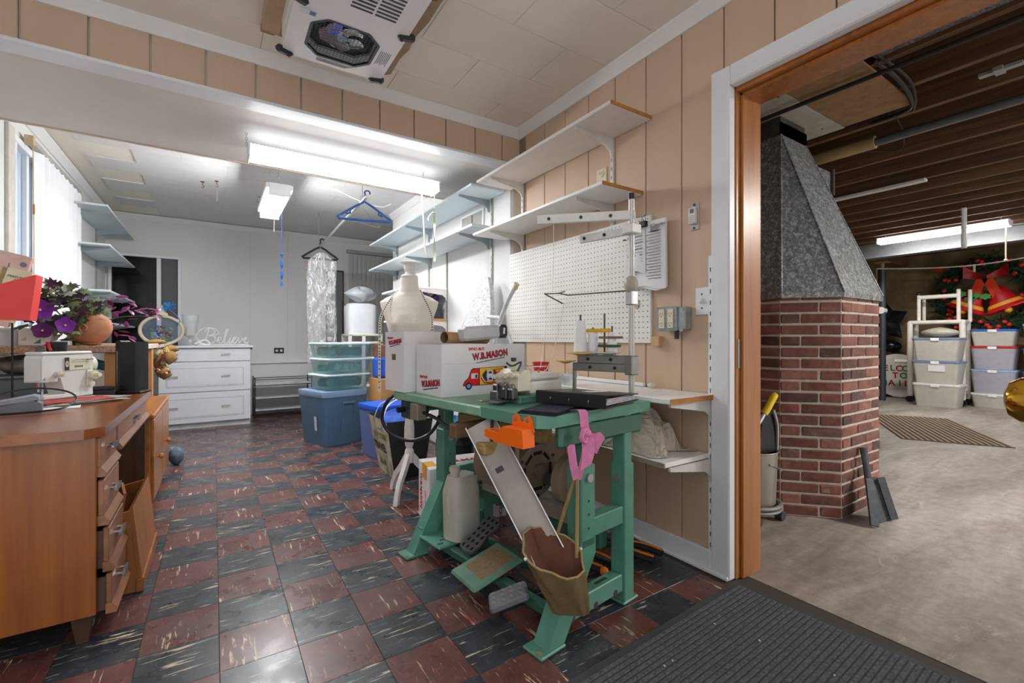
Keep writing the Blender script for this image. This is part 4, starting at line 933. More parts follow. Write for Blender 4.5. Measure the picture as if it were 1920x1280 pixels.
# jug and carton under the table
t = thing('plastic_jug', 'translucent plastic jug standing under the green table', 'jug', tw(.23, .79, .10), R(20), w=False)
jm_ = pm('jug_plastic', '#ddd6c8', .3, var=.06, alpha=.72)
def jug(u, v):
    a = 2*math.pi*u; e = lambda q: math.copysign(abs(q)**.55, q); z = v*.30
    k_ = 1 if v < .75 else 1-(v-.75)*1.1
    return (e(math.cos(a))*.088*k_+.0-.05*max(0, v-.1)*.2, e(math.sin(a))*.065*k_, z)
part(MB().grid(jug, 32, 14).add([jug(i/32, 0) for i in range(32)], [tuple(range(31, -1, -1))]).add([jug(i/32, 1) for i in range(32)], [tuple(range(32))]), 'body', jm_, t, smooth=50)
part(MB().cyl((-.05, 0, .285), (-.05, 0, .325), .022, 14), 'neck', jm_, t)
part(MB().lathe([(.026, 0), (.027, .02), (.024, .024), (1e-4, .024)], 16, (-.05, 0, .322)), 'cap', pm('jug_cap', '#c9bfae', .5), t)
part(MB().grid(lambda u, v: tuple(Vector(jug(u, v*.30))*.97+Vector((0, 0, .004))), 32, 4).add([tuple(Vector(jug(i/32, .3))*.97) for i in range(32)], [tuple(range(32))]), 'liquid', pm('jug_liquid', '#8fa3b5', .2), t)
part(MB().tube(bez([(-.085, 0, .24), (-.092, 0, .20), (-.09, 0, .14), (-.083, 0, .11)], 5), .010, 8), 'handle', jm_, t)
crd = pm('carton_white', '#e3e1e2', .7, var=.03, scale=6); redp = pm('print_red', '#c11f2c', .6); navp = pm('print_navy', '#2b2f55', .6); yelp = pm('print_yellow', '#f2c21a', .55); blkp = pm('print_black', '#222222', .6); kraft = pm('kraft', '#b08a5e', .8)
tape = pm('yellow_tape', '#e0a21c', .3)
t = thing('paper_carton', 'white carton sealed with yellow tape on the floor under the green table', 'box', (1.0, 2.37, 0), R(-8), w=False)
part(MB().box(0, .47, 0, .25, .001, .335, .004), 'carton', crd, t)
part(MB().box(-.0015, .06, .06, .16, .28, .337).box(-.0018, .0, .06, .16, .255, .337), 'tape', tape, t)
part(MB().box(-.0015, .0, .06, .16, .001, .05), 'tape', tape, t)
text('W.B.MASON', .06, plane_m((-.001, .19, .165), (0, 0, -1), (0, -1, 0)), 'lettering', redp, t, bold=.002, xs=.62)
text('COPY PAPER', .03, plane_m((-.001, .09, .14), (0, 0, -1), (0, -1, 0)), 'lettering', pm('print_pink', '#c95a72', .6), t, xs=.6)
text('W.B.MASON', .065, plane_m((.27, .11, .3365), (1, 0, 0), (0, 1, 0)), 'lettering', redp, t, bold=.003)
text('FREE SHIP', .06, plane_m((.40, -.0015, .17), (0, 0, -1), (1, 0, 0)), 'lettering', blkp, t, bold=.002, xs=.75)
text('& ANY QUANTITY', .026, plane_m((.34, -.0015, .17), (0, 0, -1), (1, 0, 0)), 'lettering', blkp, t, xs=.8)
text('8 1/2 X 11', .075, plane_m((.13, -.0015, .16), (0, 0, -1), (1, 0, 0)), 'lettering', pm('print_maroon', '#6b1f2c', .6), t, bold=.003, xs=.7)
# ---------------------------------------------------------------- cartons on the table
def mason(t, m, w_):
    """two-line arched wordmark: small line, big line, strap line"""
    text('WHO BUT', .03*w_, m @ Matrix.Translation((-.105*w_, .045*w_, 0)), 'lettering', redp, t, bold=.0006)
    for back, mt2, dz in ((.0042, navp, 0), (.0012, redp, .0012)):
        text('W.B.MASON', .066*w_, m @ Matrix.Translation((.02*w_, 0, dz)) @ Matrix.Rotation(R(6), 4, 'Z'), 'lettering', mt2, t, bold=back*w_, xs=.80, spacing=1.12)
    text('FOR OFFICE SUPPLIES, FURNITURE & PRINTING', .0125*w_, m @ Matrix.Translation((.02*w_, -.04*w_, 0)) @ Matrix.Rotation(R(8), 4, 'Z'), 'lettering', navp, t)
t = thing('supply_carton', 'white supply carton printed with a red and yellow delivery truck', 'box', (.835, 1.845, TZ), R(3), w=False)
W_, D_, H_ = .46, .26, .235
def walls(w, d, h, th=.004, flap=0):
    return [MB().box(0, w, 0, th, .001, h), MB().box(0, w, d-th, d, .001, h), MB().box(0, th, th, d-th, .001, h), MB().box(w-th, w, th, d-th, .001, h)]
for k2, wmb in enumerate(walls(W_, D_, H_)): part(wmb, 'side_panel', crd, t)
part(MB().box(.004, W_-.004, .004, D_-.004, .001, .006), 'bottom_panel', kraft, t)
part(MB().cbox((W_*.5, .07, H_-.004), (W_-.012, .13, .003), 0, 0, 0, R(-4)), 'flap', crd, t)
part(MB().cbox((W_*.5, D_-.07, H_-.006), (W_-.012, .12, .003), 0, 0, 0, R(5)), 'flap', kraft, t)
fm = plane_m((0, -.0008, 0), (1, 0, 0), (0, 0, 1))
mason(t, fm @ Matrix.Translation((.245, .185, 0)), .62)
mason(t, plane_m((-.0008, .12, .055), (0, -1, 0), (0, 0, 1)), .58)
part(MB().box(.0, W_, -.0006, .0, .148, .1488), 'crease', pm('crease', '#b9b7b6', .8), t)
tr = lambda pts, h0, name, mt2: part(MB().prism([(x, z) for x, z in pts], -.0006-h0, -.0004, ax='y'), name, mt2, t, smooth=0)
tr([(.108, .045), (.108, .054), (.116, .068), (.135, .082), (.150, .118), (.160, .125), (.352, .130), (.352, .045)], .0004, 'truck_outline', blkp)
tr([(.111, .048), (.111, .054), (.118, .066), (.138, .080), (.152, .115), (.161, .1225), (.193, .1235), (.193, .048)], .0008, 'truck_cab', pm('truck_red', '#e0181c', .5))
tr([(.197, .048), (.197, .1235), (.335, .127), (.335, .048)], .0008, 'truck_body', yelp)
tr([(.150, .078), (.150, .102), (.186, .102), (.186, .078)], .0012, 'truck_window', pm('print_pale', '#d9dee6', .5))
tr([(.172, .080), (.172, .095), (.183, .097), (.183, .080)], .0016, 'truck_driver', navp)
for (x, s_) in ((.235, 1), (.300, -1)):
    pass
for s_ in (-1, 1):
    tr([(.254+s_*.022, .118), (.254+s_*.045, .092), (.254+s_*.028, .058), (.254+s_*.010, .07)], .0012, 'flag_blue', navp)
    tr([(.254+s_*.047, .088), (.254+s_*.052, .078), (.254+s_*.032, .05), (.254+s_*.02, .06)], .0014, 'flag_red', redp)
    for q in range(3): tr([(.254+s_*(.044-.006*q), .085-.012*q), (.254+s_*(.049-.006*q), .083-.012*q), (.254+s_*(.030-.004*q), .058), (.254+s_*(.027-.004*q), .06)], .0018, 'flag_stripe', crd)
tr([(.254+.021*math.cos(R(a)), .087+.027*math.sin(R(a))) for a in range(0, 360, 20)], .0020, 'emblem_rim', pm('emblem_grey', '#b9c2cf', .5))
tr([(.254+.016*math.cos(R(a)), .087+.022*math.sin(R(a))) for a in range(0, 360, 20)], .0023, 'emblem_ground', pm('emblem_white', '#e9e9ee', .5))
tr([(.254+.010*math.cos(R(a)), .098+.010*math.sin(R(a))) for a in range(0, 181, 20)], .0026, 'emblem_hair', navp)
tr([(.244, .068), (.247, .078), (.261, .078), (.264, .068)], .0026, 'emblem_coat', navp)
tr([(.249, .0855), (.259, .0855), (.257, .083), (.251, .083)], .0027, 'emblem_moustache', navp)
tr([(.230, .060), (.254, .056), (.278, .060), (.276, .052), (.254, .048), (.232, .052)], .0028, 'emblem_banner', redp)
text('WHO BUT', .012, fm @ Matrix.Translation((.298, .115, .0012)) @ Matrix.Rotation(R(5), 4, 'Z'), 'lettering', redp, t)
text('W.B.MASON', .017, fm @ Matrix.Translation((.312, .101, .0012)) @ Matrix.Rotation(R(10), 4, 'Z'), 'lettering', redp, t, bold=.0008)
for q in range(4): tr([(.296, .085-.006*q), (.33, .0865-.006*q), (.33, .0855-.006*q), (.296, .084-.006*q)], .0012, 'print_line', blkp)
for x in (.137, .315):
    tr([(x+.017*math.cos(R(a)), .045+.017*math.sin(R(a))) for a in range(0, 360, 20)], .0014, 'truck_wheel', pm('wheel_navy', '#222a44', .5))
    tr([(x+.010*math.cos(R(a)), .045+.010*math.sin(R(a))) for a in range(0, 360, 20)], .0017, 'truck_hub', pm('wheel_blue', '#7fa3c4', .5))
t = thing('supply_carton', 'plain-sided white carton with a hand hole behind the truck carton', 'box', (.765, 2.125, TZ), R(8), w=False)
for wmb in walls(.42, .20, .295): part(wmb, 'side_panel', crd, t)
part(MB().box(.004, .416, .004, .196, .001, .006), 'bottom_panel', kraft, t)
part(MB().box(-.0008, .0, .085, .125, .155, .185, 0), 'hand_hole', pm('hole_brown', '#6d5844', .9), t)
mason(t, plane_m((-.0008, .10, .245), (0, -1, 0), (0, 0, 1)), .42)
text('S', .10, plane_m((.10, -.0008, .07), (1, 0, 0), (0, 0, 1)), 'lettering', blkp, t, bold=.008)
text('S', .10, plane_m((.10, -.0020, .07), (1, 0, 0), (0, 0, 1)), 'lettering', yelp, t, bold=.002)
# poster tube and grey sleeve sticking out of the truck carton
tub = pm('tube_kraft', '#a9855e', .8)
t = thing('cardboard_tube', 'open brown cardboard tube lying on the truck carton', 'tube', (.95, 1.93, 1.045))
a_, b_ = Vector((.875, 1.905, 1.067)), Vector((1.15, 2.0, 1.062))
part(MB().tube([a_, b_], .026, 24, cap=False), 'tube_wall', tub, t)
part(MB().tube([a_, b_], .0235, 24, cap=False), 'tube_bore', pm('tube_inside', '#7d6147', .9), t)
dv = (b_-a_).normalized()
part(MB().tube([a_+dv*.004*math.sin(i) for i in range(1)]+[a_+dv*.001, a_+dv*.002], .026, 24, cap=False), 'tube_rim', tub, t)
t = thing('grey_sleeve', 'grey boxed sleeve with a black end band lying on the truck carton', 'sleeve', (1.1, 1.95, 1.05))
part(MB().beam((.95, 1.885, 1.082), (1.165, 1.925, 1.097), .07, .066, .012), 'sleeve', pm('sleeve_grey', '#c4c2c6', .4), t)
part(MB().beam((1.165, 1.925, 1.097), (1.215, 1.934, 1.099), .0705, .067, .012), 'end_band', pm('band_navy', '#20222c', .4), t)
part(MB().beam((1.188, 1.893, 1.085), (1.190, 1.893, 1.115), .004, .010), 'band_mark', M['white'], t)
# ---------------------------------------------------------------- dress form
MX, MY = 1.105, 2.965
dfm = pm('form_linen', '#efe8dc', .85, var=.03, scale=60); dfw = pm('form_white', '#e6e3df', .45)
t = thing('dress_form', 'cream linen dress form on a white turned tripod stand', 'mannequin', (MX, MY, 0), R(-30), w=False)
def torso(u, v):
    a = 2*math.pi*u
    Z = [.80, .86, .93, 1.00, 1.08, 1.16, 1.22, 1.27, 1.31, 1.34, 1.37, 1.41, 1.46, 1.478]
    RX = [.145, .150, .138, .122, .130, .150, .168, .188, .196, .150, .075, .062, .060, .058]
    RY = [.105, .108, .098, .088, .098, .118, .112, .095, .078, .066, .058, .055, .054, .052]
    f_ = v*(len(Z)-1); i = min(int(f_), len(Z)-2); q = f_-i; q = q*q*(3-2*q)
    L = lambda A: A[i]+(A[i+1]-A[i])*q
    z, rx, ry = L(Z), L(RX), L(RY); x, y = math.cos(a)*rx, math.sin(a)*ry
    bust = math.exp(-((z-1.155)/.055)**2)*.028*max(0, -math.sin(a))*(math.exp(-((abs(x)-.075)/.05)**2))
    return (x, y-bust, z)
part(MB().grid(torso, 40, 52).add([torso(i/40, 1) for i in range(40)], [tuple(range(40))]).add([torso(i/40, 0) for i in range(40)], [tuple(range(39, -1, -1))]), 'torso', dfm, t, smooth=60)
part(MB().lathe([(.058, 1.476), (.060, 1.482), (.052, 1.490), (.030, 1.500), (.026, 1.512), (.034, 1.525), (.038, 1.540), (.034, 1.556), (.030, 1.562), (.056, 1.570), (.060, 1.578), (.045, 1.583), (1e-4, 1.580)], 28), 'neck_cap', dfw, t)
part(MB().lathe([(.014, .55), (.014, .82)], 14), 'upper_rod', dfw, t)
part(MB().lathe([(.016, .60), (.022, .595), (.030, .575), (.030, .555), (.022, .545), (.026, .53), (.033, .46), (.034, .40), (.028, .345), (.020, .325), (.030, .305), (.032, .26), (.034, .24), (.026, .225), (1e-4, .22)][::-1], 22), 'turned_post', dfw, t)
for k2 in range(3):
    a = R(255+120*k2)
    pr = [(.018, .24), (.03, .215), (.075, .165), (.13, .115), (.165, .06), (.185, .002), (.215, .002), (.20, .06), (.165, .135), (.10, .20), (.05, .265), (.02, .30)]
    m_ = Matrix.Rotation(a, 4, 'Z')
    part(MB().prism(pr, -.014, .014, m_, 'y'), 'leg', dfw, t)
t = thing('measuring_tape', 'white measuring tape draped around the neck of the dress form', 'measuring tape', (MX, MY, 0), R(-30), w=False)
tpm = pm('tape_cream', '#e7dfcf', .5)
def tapeP(s_):
    return [(s_*.062, .05, 1.40), (s_*.075, .0, 1.385), (s_*.105, -.055, 1.335), (s_*.140, -.085, 1.27), (s_*.165, -.112, 1.20), (s_*.168, -.125, 1.12), (s_*.170, -.125, 1.0), (s_*.171, -.125, .9), (s_*.171, -.125, .72 if s_ < 0 else .98)]
for s_ in (-1, 1):
    P = bez(tapeP(s_), 5); vs = []; n = len(P)
    for p in P: vs += [p+Vector((-.009, 0, 0)), p+Vector((.009, -.001, 0))]
    st_ = part(MB().add(vs, [(2*i, 2*i+1, 2*i+3, 2*i+2) for i in range(n-1)]), 'tape_half', tpm, t, smooth=80)
    tk = MB()
    for i in range(4, n-1, 1):
        p = P[i]; tk.box(p.x-.004, p.x+.004, p.y-.0022, p.y-.0012, p.z-.004, p.z+.004)
    part(tk, 'tick_marks', M['dark'], st_, kind='stuff')
# ---------------------------------------------------------------- leaning against the white wall
t = thing('ironing_board', 'ironing board with a grey floral cover leaning against the white wall', 'ironing board', (1.6, 3.2, 0))
fm_, nt_, p_ = newmat('floral_cover'); v_ = coords(nt_)
nt_.links.new(ramp(nt_, noise(nt_, v_, 26, 5, .7, 2.5), [(.40, '#dfe1e2'), (.54, '#d9dcdd'), (.60, '#9aa2a3'), (.66, '#c3d0cc')]), p_.inputs['Base Color']); p_.inputs['Roughness'].default_value = .8
top, bot = Vector((1.83, 3.14, 1.545)), Vector((1.56, 3.20, .03))
up = (top-bot); L_ = up.length; up.normalize(); sd = Vector((-.25, .97, 0)); sd = (sd-up*sd.dot(up)).normalized(); nm = sd.cross(up); nm = nm if nm.x < 0 else -nm
prof_w = [(0, .19), (.05, .21), (.4, .21), (.7, .17), (.85, .12), (.95, .07), (1.0, .03)]
vs = []; k = 0; ring = [(1, f_, w_) for f_, w_ in prof_w]+[(-1, f_, w_) for f_, w_ in prof_w[::-1]]
for h_ in (0, .045):
    for s_, f_, w_ in ring: vs.append(bot+up*(L_*f_)+sd*(s_*w_)+nm*h_)
k = len(ring)
part(MB().add(vs, [tuple(range(k)), tuple(range(2*k-1, k-1, -1))]+[(i, (i+1) % k, k+(i+1) % k, k+i) for i in range(k)]), 'padded_board', fm_, t, smooth=0)
lgw = pm('iron_leg_white', '#d3d5d6', .4)
part(MB().tube(bez([(1.70, 2.55, 1.425), (1.70, 2.66, 1.32), (1.69, 2.76, 1.16), (1.68, 2.83, .98), (1.67, 2.93, .84), (1.66, 2.95, .6)], 6), .016, 10), 'leg', lgw, t)
part(MB().cyl((1.70, 2.545, 1.43), (1.70, 2.575, 1.40), .019, 12), 'foot_cap', pm('cap_cream', '#d8cfbb', .6), t)
part(MB().cyl((1.695, 2.74, 1.21), (1.74, 3.0, 1.23), .014, 8), 'cross_tube', lgw, t)
part(MB().tube([(1.66, 2.75, 1.12), (1.65, 2.62, 1.11), (1.66, 2.58, 1.08), (1.66, 2.45, .86)], .011, 8), 'leg', lgw, t)
t = thing('mop', 'mop with a brown wooden handle and grey grip against the white wall', 'mop', (1.65, 4.55, 0))
A, B = Vector((1.86, 3.29, 1.55)), Vector((1.74, 4.46, .03))
part(MB().cyl(A.lerp(B, .1), B, .013, 10), 'handle', pm('handle_brown', '#b06a2c', .45), t)
part(MB().tube([A, A.lerp(B, .02), A.lerp(B, .11)], [.012, .018, .017], 12), 'grip', pm('grip_grey', '#6f757b', .5), t)
part(MB().lathe([(.05, 0), (.07, .02), (.05, .10), (.02, .16)], 14, (1.74, 4.46, 0.002)), 'mop_head', pm('mop_white', '#cfcfc9', .95, var=.2, scale=60), t)
# ---------------------------------------------------------------- loppers on the floor behind the table
tb = pm('tool_black', '#26272a', .5); to_ = pm('tool_orange', '#e8820f', .5)
def lopper(label, x, y, a, ball=True):
    t = thing('garden_loppers', label, 'loppers', (x, y, 0), R(a), w=False, group='garden loppers on the floor')
    for s_ in (-1, 1):
        h_ = part(MB().tube(bez([(.0, s_*.045, .022), (-.06, s_*.05, .024), (-.12, s_*.045, .024), (-.17, s_*.03, .022)], 4), .019, 10, flat=.8), 'grip', tb, t)
        part(MB().tube(bez([(.0, s_*.045, .0395), (-.06, s_*.05, .041), (-.12, s_*.045, .041), (-.165, s_*.03, .038)], 4), .006, 6), 'grip_stripe', to_, h_)
        part(MB().cyl((-.165, s_*.03, .022), (-.42, s_*.006, .02), .010, 8), 'shaft', pm('shaft_dark', '#4b4c50', .4, metal=.5), t)
        if ball: part(MB().sph((.012, s_*.045, .022), .021, 12, 8), 'end_cap', to_, h_)
    part(MB().prism([(-.40, -.012), (-.44, -.02), (-.54, .0), (-.53, .02), (-.46, .03), (-.41, .012)], .014, .024), 'blade', M['steel'], t)
lopper('orange and black garden loppers lying against the baseboard', 1.77, 1.44, -75, False)
lopper('garden loppers with round orange grip ends behind the green table leg', 1.50, 1.50, -80, True)
# ---------------------------------------------------------------- desk
dwz = wood('desk_walnut_side', '#8a4716', '#b06a2a', 'z', 1, .3, .35, 14); dwy = wood('desk_walnut_top', '#8c4a22', '#ad6a38', 'y', 1, .22, .5, 14)
dwd = wood('desk_dark', '#4a3322', '#634632', 'z', 1, .4, .2); dwf = wood('desk_drawer', '#8f5c3e', '#ad7855', 'y', 1, .35, .3, 18)
hdl = pm('handle_pewter', '#8e8f90', .3, metal=.8)
XF = -.335
t = thing('wooden_desk', 'walnut brown desk with pewter handles and half-open drawers', 'desk', (-.64, 2.8, 0))
part(MB().prism([(-.98, 2.085), (-.37, 2.085), (-.322, 2.125), (-.322, 3.50), (-.98, 3.50)], .718, .752), 'desk_top', dwy, t, smooth=0)
part(MB().box(-.95, -.345, 2.115, 2.135, .10, .718, .002), 'side_panel', dwz, t)
part(MB().box(-.95, -.36, 2.135, 2.42, .10, .12).box(-.95, -.93, 2.135, 2.42, .12, .718), 'carcass', dwd, t)
part(MB().box(-.95, -.36, 2.42, 2.44, .10, .718, .002), 'inner_panel', dwd, t)
part(MB().box(-.95, -.345, 3.45, 3.47, .0, .718, .002), 'end_panel', dwd, t)
def drawer(y0, y1, z0, z1, xo, body=True):
    o = part(MB().box(xo-.018, xo, y0, y1, z0+.035, z1, .003), 'drawer', dwf, t)
    part(MB().prism([(xo-.018, z0), (xo+.012, z0), (xo+.016, z0+.012), (xo, z0+.036), (xo-.018, z0+.036)], y0, y1, ax='y'), 'drawer_lip', dwf, o)
    if body: part(MB().box(-.90, xo-.018, y0+.006, y0+.018, z0+.012, z1-.01, .001), 'drawer_side', dwd, o)
    yc = (y0+y1)/2; zc = z0+(z1-z0)*.62
    part(MB().prism([(yc-.055, zc-.004), (yc-.03, zc-.012), (yc+.03, zc-.012), (yc+.055, zc-.004), (yc+.055, zc+.004), (yc+.03, zc+.010), (yc-.03, zc+.010), (yc-.055, zc+.004)], xo+.014, xo+.022, ax='x').cyl((xo, yc-.03, zc), (xo+.015, yc-.03, zc), .005, 8).cyl((xo, yc+.03, zc), (xo+.015, yc+.03, zc), .005, 8), 'handle', hdl, o)
for z0, z1, xo in ((.572, .712, XF), (.40, .56, XF+.008), (.235, .39, XF+.022), (.085, .225, XF+.03)): drawer(2.14, 2.44, z0, z1, xo)
drawer(2.475, 3.42, .60, .712, XF, False)
part(MB().box(-.36, XF, 2.442, 2.472, .10, .712, .002), 'divider_post', dwd, t)
for (x, y) in ((-.385, 2.16), (-.90, 2.16), (-.385, 2.40), (-.9, 2.40)):
    part(MB().add([(x-.028, y-.028, .10), (x+.028, y-.028, .10), (x+.028, y+.028, .10), (x-.028, y+.028, .10), (x-.016, y-.016, .001), (x+.016, y-.016, .001), (x+.016, y+.016, .001), (x-.016, y+.016, .001)], [(0, 1, 2, 3), (7, 6, 5, 4), (4, 5, 1, 0), (5, 6, 2, 1), (6, 7, 3, 2), (7, 4, 0, 3)]), 'leg', dwd, t)
# bin in the kneehole
bw = wood('bin_orange_wood', '#9a5a26', '#b87638', 'z', 1, .4, .2)
t = thing('wooden_bin', 'open orange-brown wooden bin pushed against the desk kneehole', 'bin', (-.42, 2.72, 0))
part(MB().prism([(-.60, .001), (-.255, .001), (-.285, .345), (-.60, .28)], 2.46, 2.475, ax='y'), 'side_panel', bw, t, smooth=0)
part(MB().prism([(-.60, .001), (-.255, .001), (-.285, .345), (-.60, .28)], 2.975, 2.99, ax='y'), 'side_panel', bw, t, smooth=0)
part(MB().prism([(-.255, .06), (-.270, .06), (-.300, .345), (-.285, .36)], 2.455, 2.995, ax='y'), 'front_panel', bw, t, smooth=0)
part(MB().box(-.275, -.248, 2.45, 3.0, .001, .058, .003), 'plinth', bw, t)
part(MB().box(-.60, -.585, 2.475, 2.975, .001, .28), 'back_panel', dwd, t)
part(MB().cbox((-.345, 2.60, .33), (.012, .20, .16), .002, R(10), R(8)), 'divider_board', bw, t)
# low orange cabinet beyond the desk
cw = wood('cabinet_orange', '#a5642c', '#c98846', 'y', 1, .3, .35, 16)
t = thing('low_cabinet', 'low orange-brown wooden cabinet with round knobs beside the desk', 'cabinet', (-.53, 4.1, 0))
part(MB().box(-.75, -.33, 3.56, 4.66, .04, .57, .003), 'carcass', cw, t)
part(MB().box(-.77, -.308, 3.54, 4.68, .57, .60, .008), 'top', cw, t)
for y0, y1, ky in ((3.57, 4.105, 3.74), (4.115, 4.65, 4.30)):
    o = part(MB().box(-.33, -.312, y0, y1, .06, .56, .003), 'door', cw, t)
    part(MB().lathe([(.006, 0), (.006, .008), (.017, .016), (.019, .026), (.012, .034), (1e-4, .036)], 14, m=Matrix.Translation((-.312, ky, .30)) @ Matrix.Rotation(R(90), 4, 'Y')), 'knob', pm('knob_wood', '#b8743a', .35), o)
part(MB().box(-.73, -.35, 3.58, 4.64, .001, .04), 'plinth', dwd, t)
solo(MB().sph((-.27, 4.78, .075), .075, 12, 8, sx=.75, sy=1.0, sz=1.0), 'cloth_bundle', pm('bundle_blue', '#5c6b7c', .9, var=.4, scale=40), 'small blue-grey cloth bundle on the floor beside the low cabinet', 'bundle')
# ---------------------------------------------------------------- counter with speckled laminate
gm_, nt_, p_ = newmat('speckled_laminate'); v_ = coords(nt_)
nt_.links.new(ramp(nt_, noise(nt_, v_, 60, 6, .75), [(.36, '#5b4636'), (.46, '#a17f60'), (.58, '#c2a184'), (.68, '#7c5f49')]), p_.inputs['Base Color']); p_.inputs['Roughness'].default_value = .35
CM = Matrix.Translation((-.475, 3.54, 0)) @ Matrix.Rotation(R(-1.5), 4, 'Z')
t = thing('counter', 'tall counter with a speckled brown laminate top and pine legs', 'counter', (-.475, 3.54, 0), R(-1.5), w=False)
part(MB().box(-.62, 0, 0, 2.1, .978, 1.022, .006), 'counter_top', gm_, t)
part(MB().box(-.30, .003, .55, 2.104, .98, 1.019, .004), 'raw_end_board', pm('raw_end_board', '#d9cabd', .6, var=.1), t)
pw_ = pm('pine_leg', '#c08a55', .5, var=.1, stretch=(1, 1, .1))
def turned(x, y): return MB().box(x-.03, x+.03, y-.03, y+.03, .70, .978, .003).lathe([(.02, 0), (.024, .05), (.03, .1), (.02, .35), (.03, .62), (.024, .64), (.034, .67), (.026, .70)], 16, (x, y, .001))
part(turned(-.57, .06), 'leg', pw_, t)
part(MB().box(-.07, -.01, .03, .09, .74, .978, .003).lathe([(.022, .601), (.03, .62), (.022, .65), (.036, .68), (.024, .71), (.03, .742)], 16, (-.04, .06, 0)), 'leg', pw_, t)
for (x, y) in ((-.035, 1.42), (-.57, 2.0)): part(MB().box(x-.03, x+.03, y-.04, y+.04, .001, .978, .003), 'leg', pw_, t)
# ---------------------------------------------------------------- on the desk
smw = pm('machine_white', '#dcdedb', .3, var=.02); smc = pm('machine_cream', '#dcdcc4', .35)
t = thing('sewing_machine', 'vintage white portable sewing machine on the desk', 'sewing machine', (-.715, 3.03, .79), R(54), w=False); t.scale = (.82, .82, .85)
sv = Matrix.Translation((0, 0, .0))
part(MB().prism([(0, .075), (0, .21), (.008, .225), (.30, .225), (.30, .0), (.13, .0), (.10, .10), (.09, .10), (.085, .075)], -.055, .055, ax='y'), 'body', smw, t)
part(MB().box(-.002, .30, -.058, .058, .2265, .245, .010), 'top_lid', smw, t)
part(MB().box(.005, .30, -.06, .06, -.023, 0, .004), 'bed', smw, t)
part(MB().box(-.006, .0, -.045, .045, .08, .205, .003), 'face_plate', smw, t)
pn = part(MB().box(.12, .285, -.0605, -.055, .135, .21, .003), 'control_panel', smc, t)
part(MB().box(.12, .148, -.0615, -.06, .135, .21, .001), 'badge', M['dark'], pn)
part(MB().lathe([(.013, 0), (.013, .001)], 18, m=Matrix.Translation((.134, -.0614, .172)) @ Matrix.Rotation(R(90), 4, 'X') @ Matrix.Diagonal((.75, 1.4, 1, 1))), 'badge_oval', pm('badge_cream', '#e6d7b0', .4), pn)
text('S', .024, plane_m((.134, -.0632, .172), (1, 0, 0), (0, 0, 1)), 'badge_letter', M['dark'], pn)
text('SINGER', .016, plane_m((.205, -.0612, .155), (1, 0, 0), (0, 0, 1)), 'lettering', M['dark'], pn)
for q in range(2): part(MB().box(.16, .27, -.0613, -.0605, .180+.012*q, .182+.012*q), 'scale_line', M['dark'], pn)
part(MB().cyl((.255, -.06, .195), (.275, -.085, .197), .004, 8), 'stitch_lever', M['chrome'], pn)
part(MB().box(.255, .295, -.064, -.055, .03, .13, .012), 'dial_panel', smc, t)
part(MB().cyl((.28, -.064, .10), (.28, -.095, .10), .026, 20).cyl((.28, -.095, .10), (.28, -.125, .10), .013, 14), 'stitch_dial', smc, t)
part(MB().cyl((.275, -.064, .045), (.275, -.080, .045), .017, 18), 'stitch_dial', smc, t)
part(MB().cyl((.075, -.055, .115), (.075, -.075, .115), .017, 16), 'tension_disc', M['chrome'], t)
part(MB().cyl((.075, -.075, .115), (.075, -.098, .115), .012, 14).cyl((.075, -.098, .115), (.075, -.108, .115), .008, 12), 'tension_knob', smc, t)
part(MB().cyl((.03, 0, .075), (.03, 0, .02), .006, 8).cyl((.05, 0, .075), (.05, 0, .005), .005, 8).box(.035, .065, -.015, .015, .0, .006), 'needle_bar', M['chrome'], t)
part(MB().cyl((.015, -.055, .095), (.015, -.064, .095), .008, 10), 'face_screw', M['chrome'], t)
part(MB().cyl((.015, .0, .075), (.012, .0, .035), .002, 6), 'red_thread', red, t)
part(MB().cyl((.30, 0, .16), (.335, 0, .16), .055, 22), 'hand_wheel', smc, t)
SMM = Matrix.Translation((-.715, 3.03, .79)) @ Matrix.Rotation(R(54), 4, 'Z') @ Matrix.Diagonal((.82, .82, .85, 1))
def smp(x, y, z): return tuple(SMM @ Vector((x, y, z)))
c0 = smp(.045, .01, .2455)
solo(MB().lathe([(.018, 0), (.019, .002), (.016, .004), (.016, .018), (.019, .02), (.018, .022), (.006, .023), (.006, .03), (1e-4, .03)], 16, c0), 'thread_spool', pm('spool_dark', '#5a5350', .6), 'small dark thread spool on the sewing machine', 'thread spool')
t = thing('small_basket', 'small black felt basket with a red ribbon on the sewing machine', 'basket', smp(.13, .0, .2455))
c0 = smp(.13, .0, .2455)
part(MB().lathe([(.034, 0), (.037, .004), (.039, .045), (.035, .047), (.033, .006), (1e-4, .005)], 20, c0), 'basket', pm('felt_black', '#2b2c2e', .95, var=.3, scale=90), t)
for q in (-1, 1): part(MB().tube(bez([(c0[0]-.02, c0[1]-.032, c0[2]+.045), (c0[0]-.03+.012*q, c0[1]-.045, c0[2]+.025), (c0[0]-.03+.02*q, c0[1]-.045, c0[2]+.004)], 4), .006, 6, flat=.4), 'ribbon', red, t)
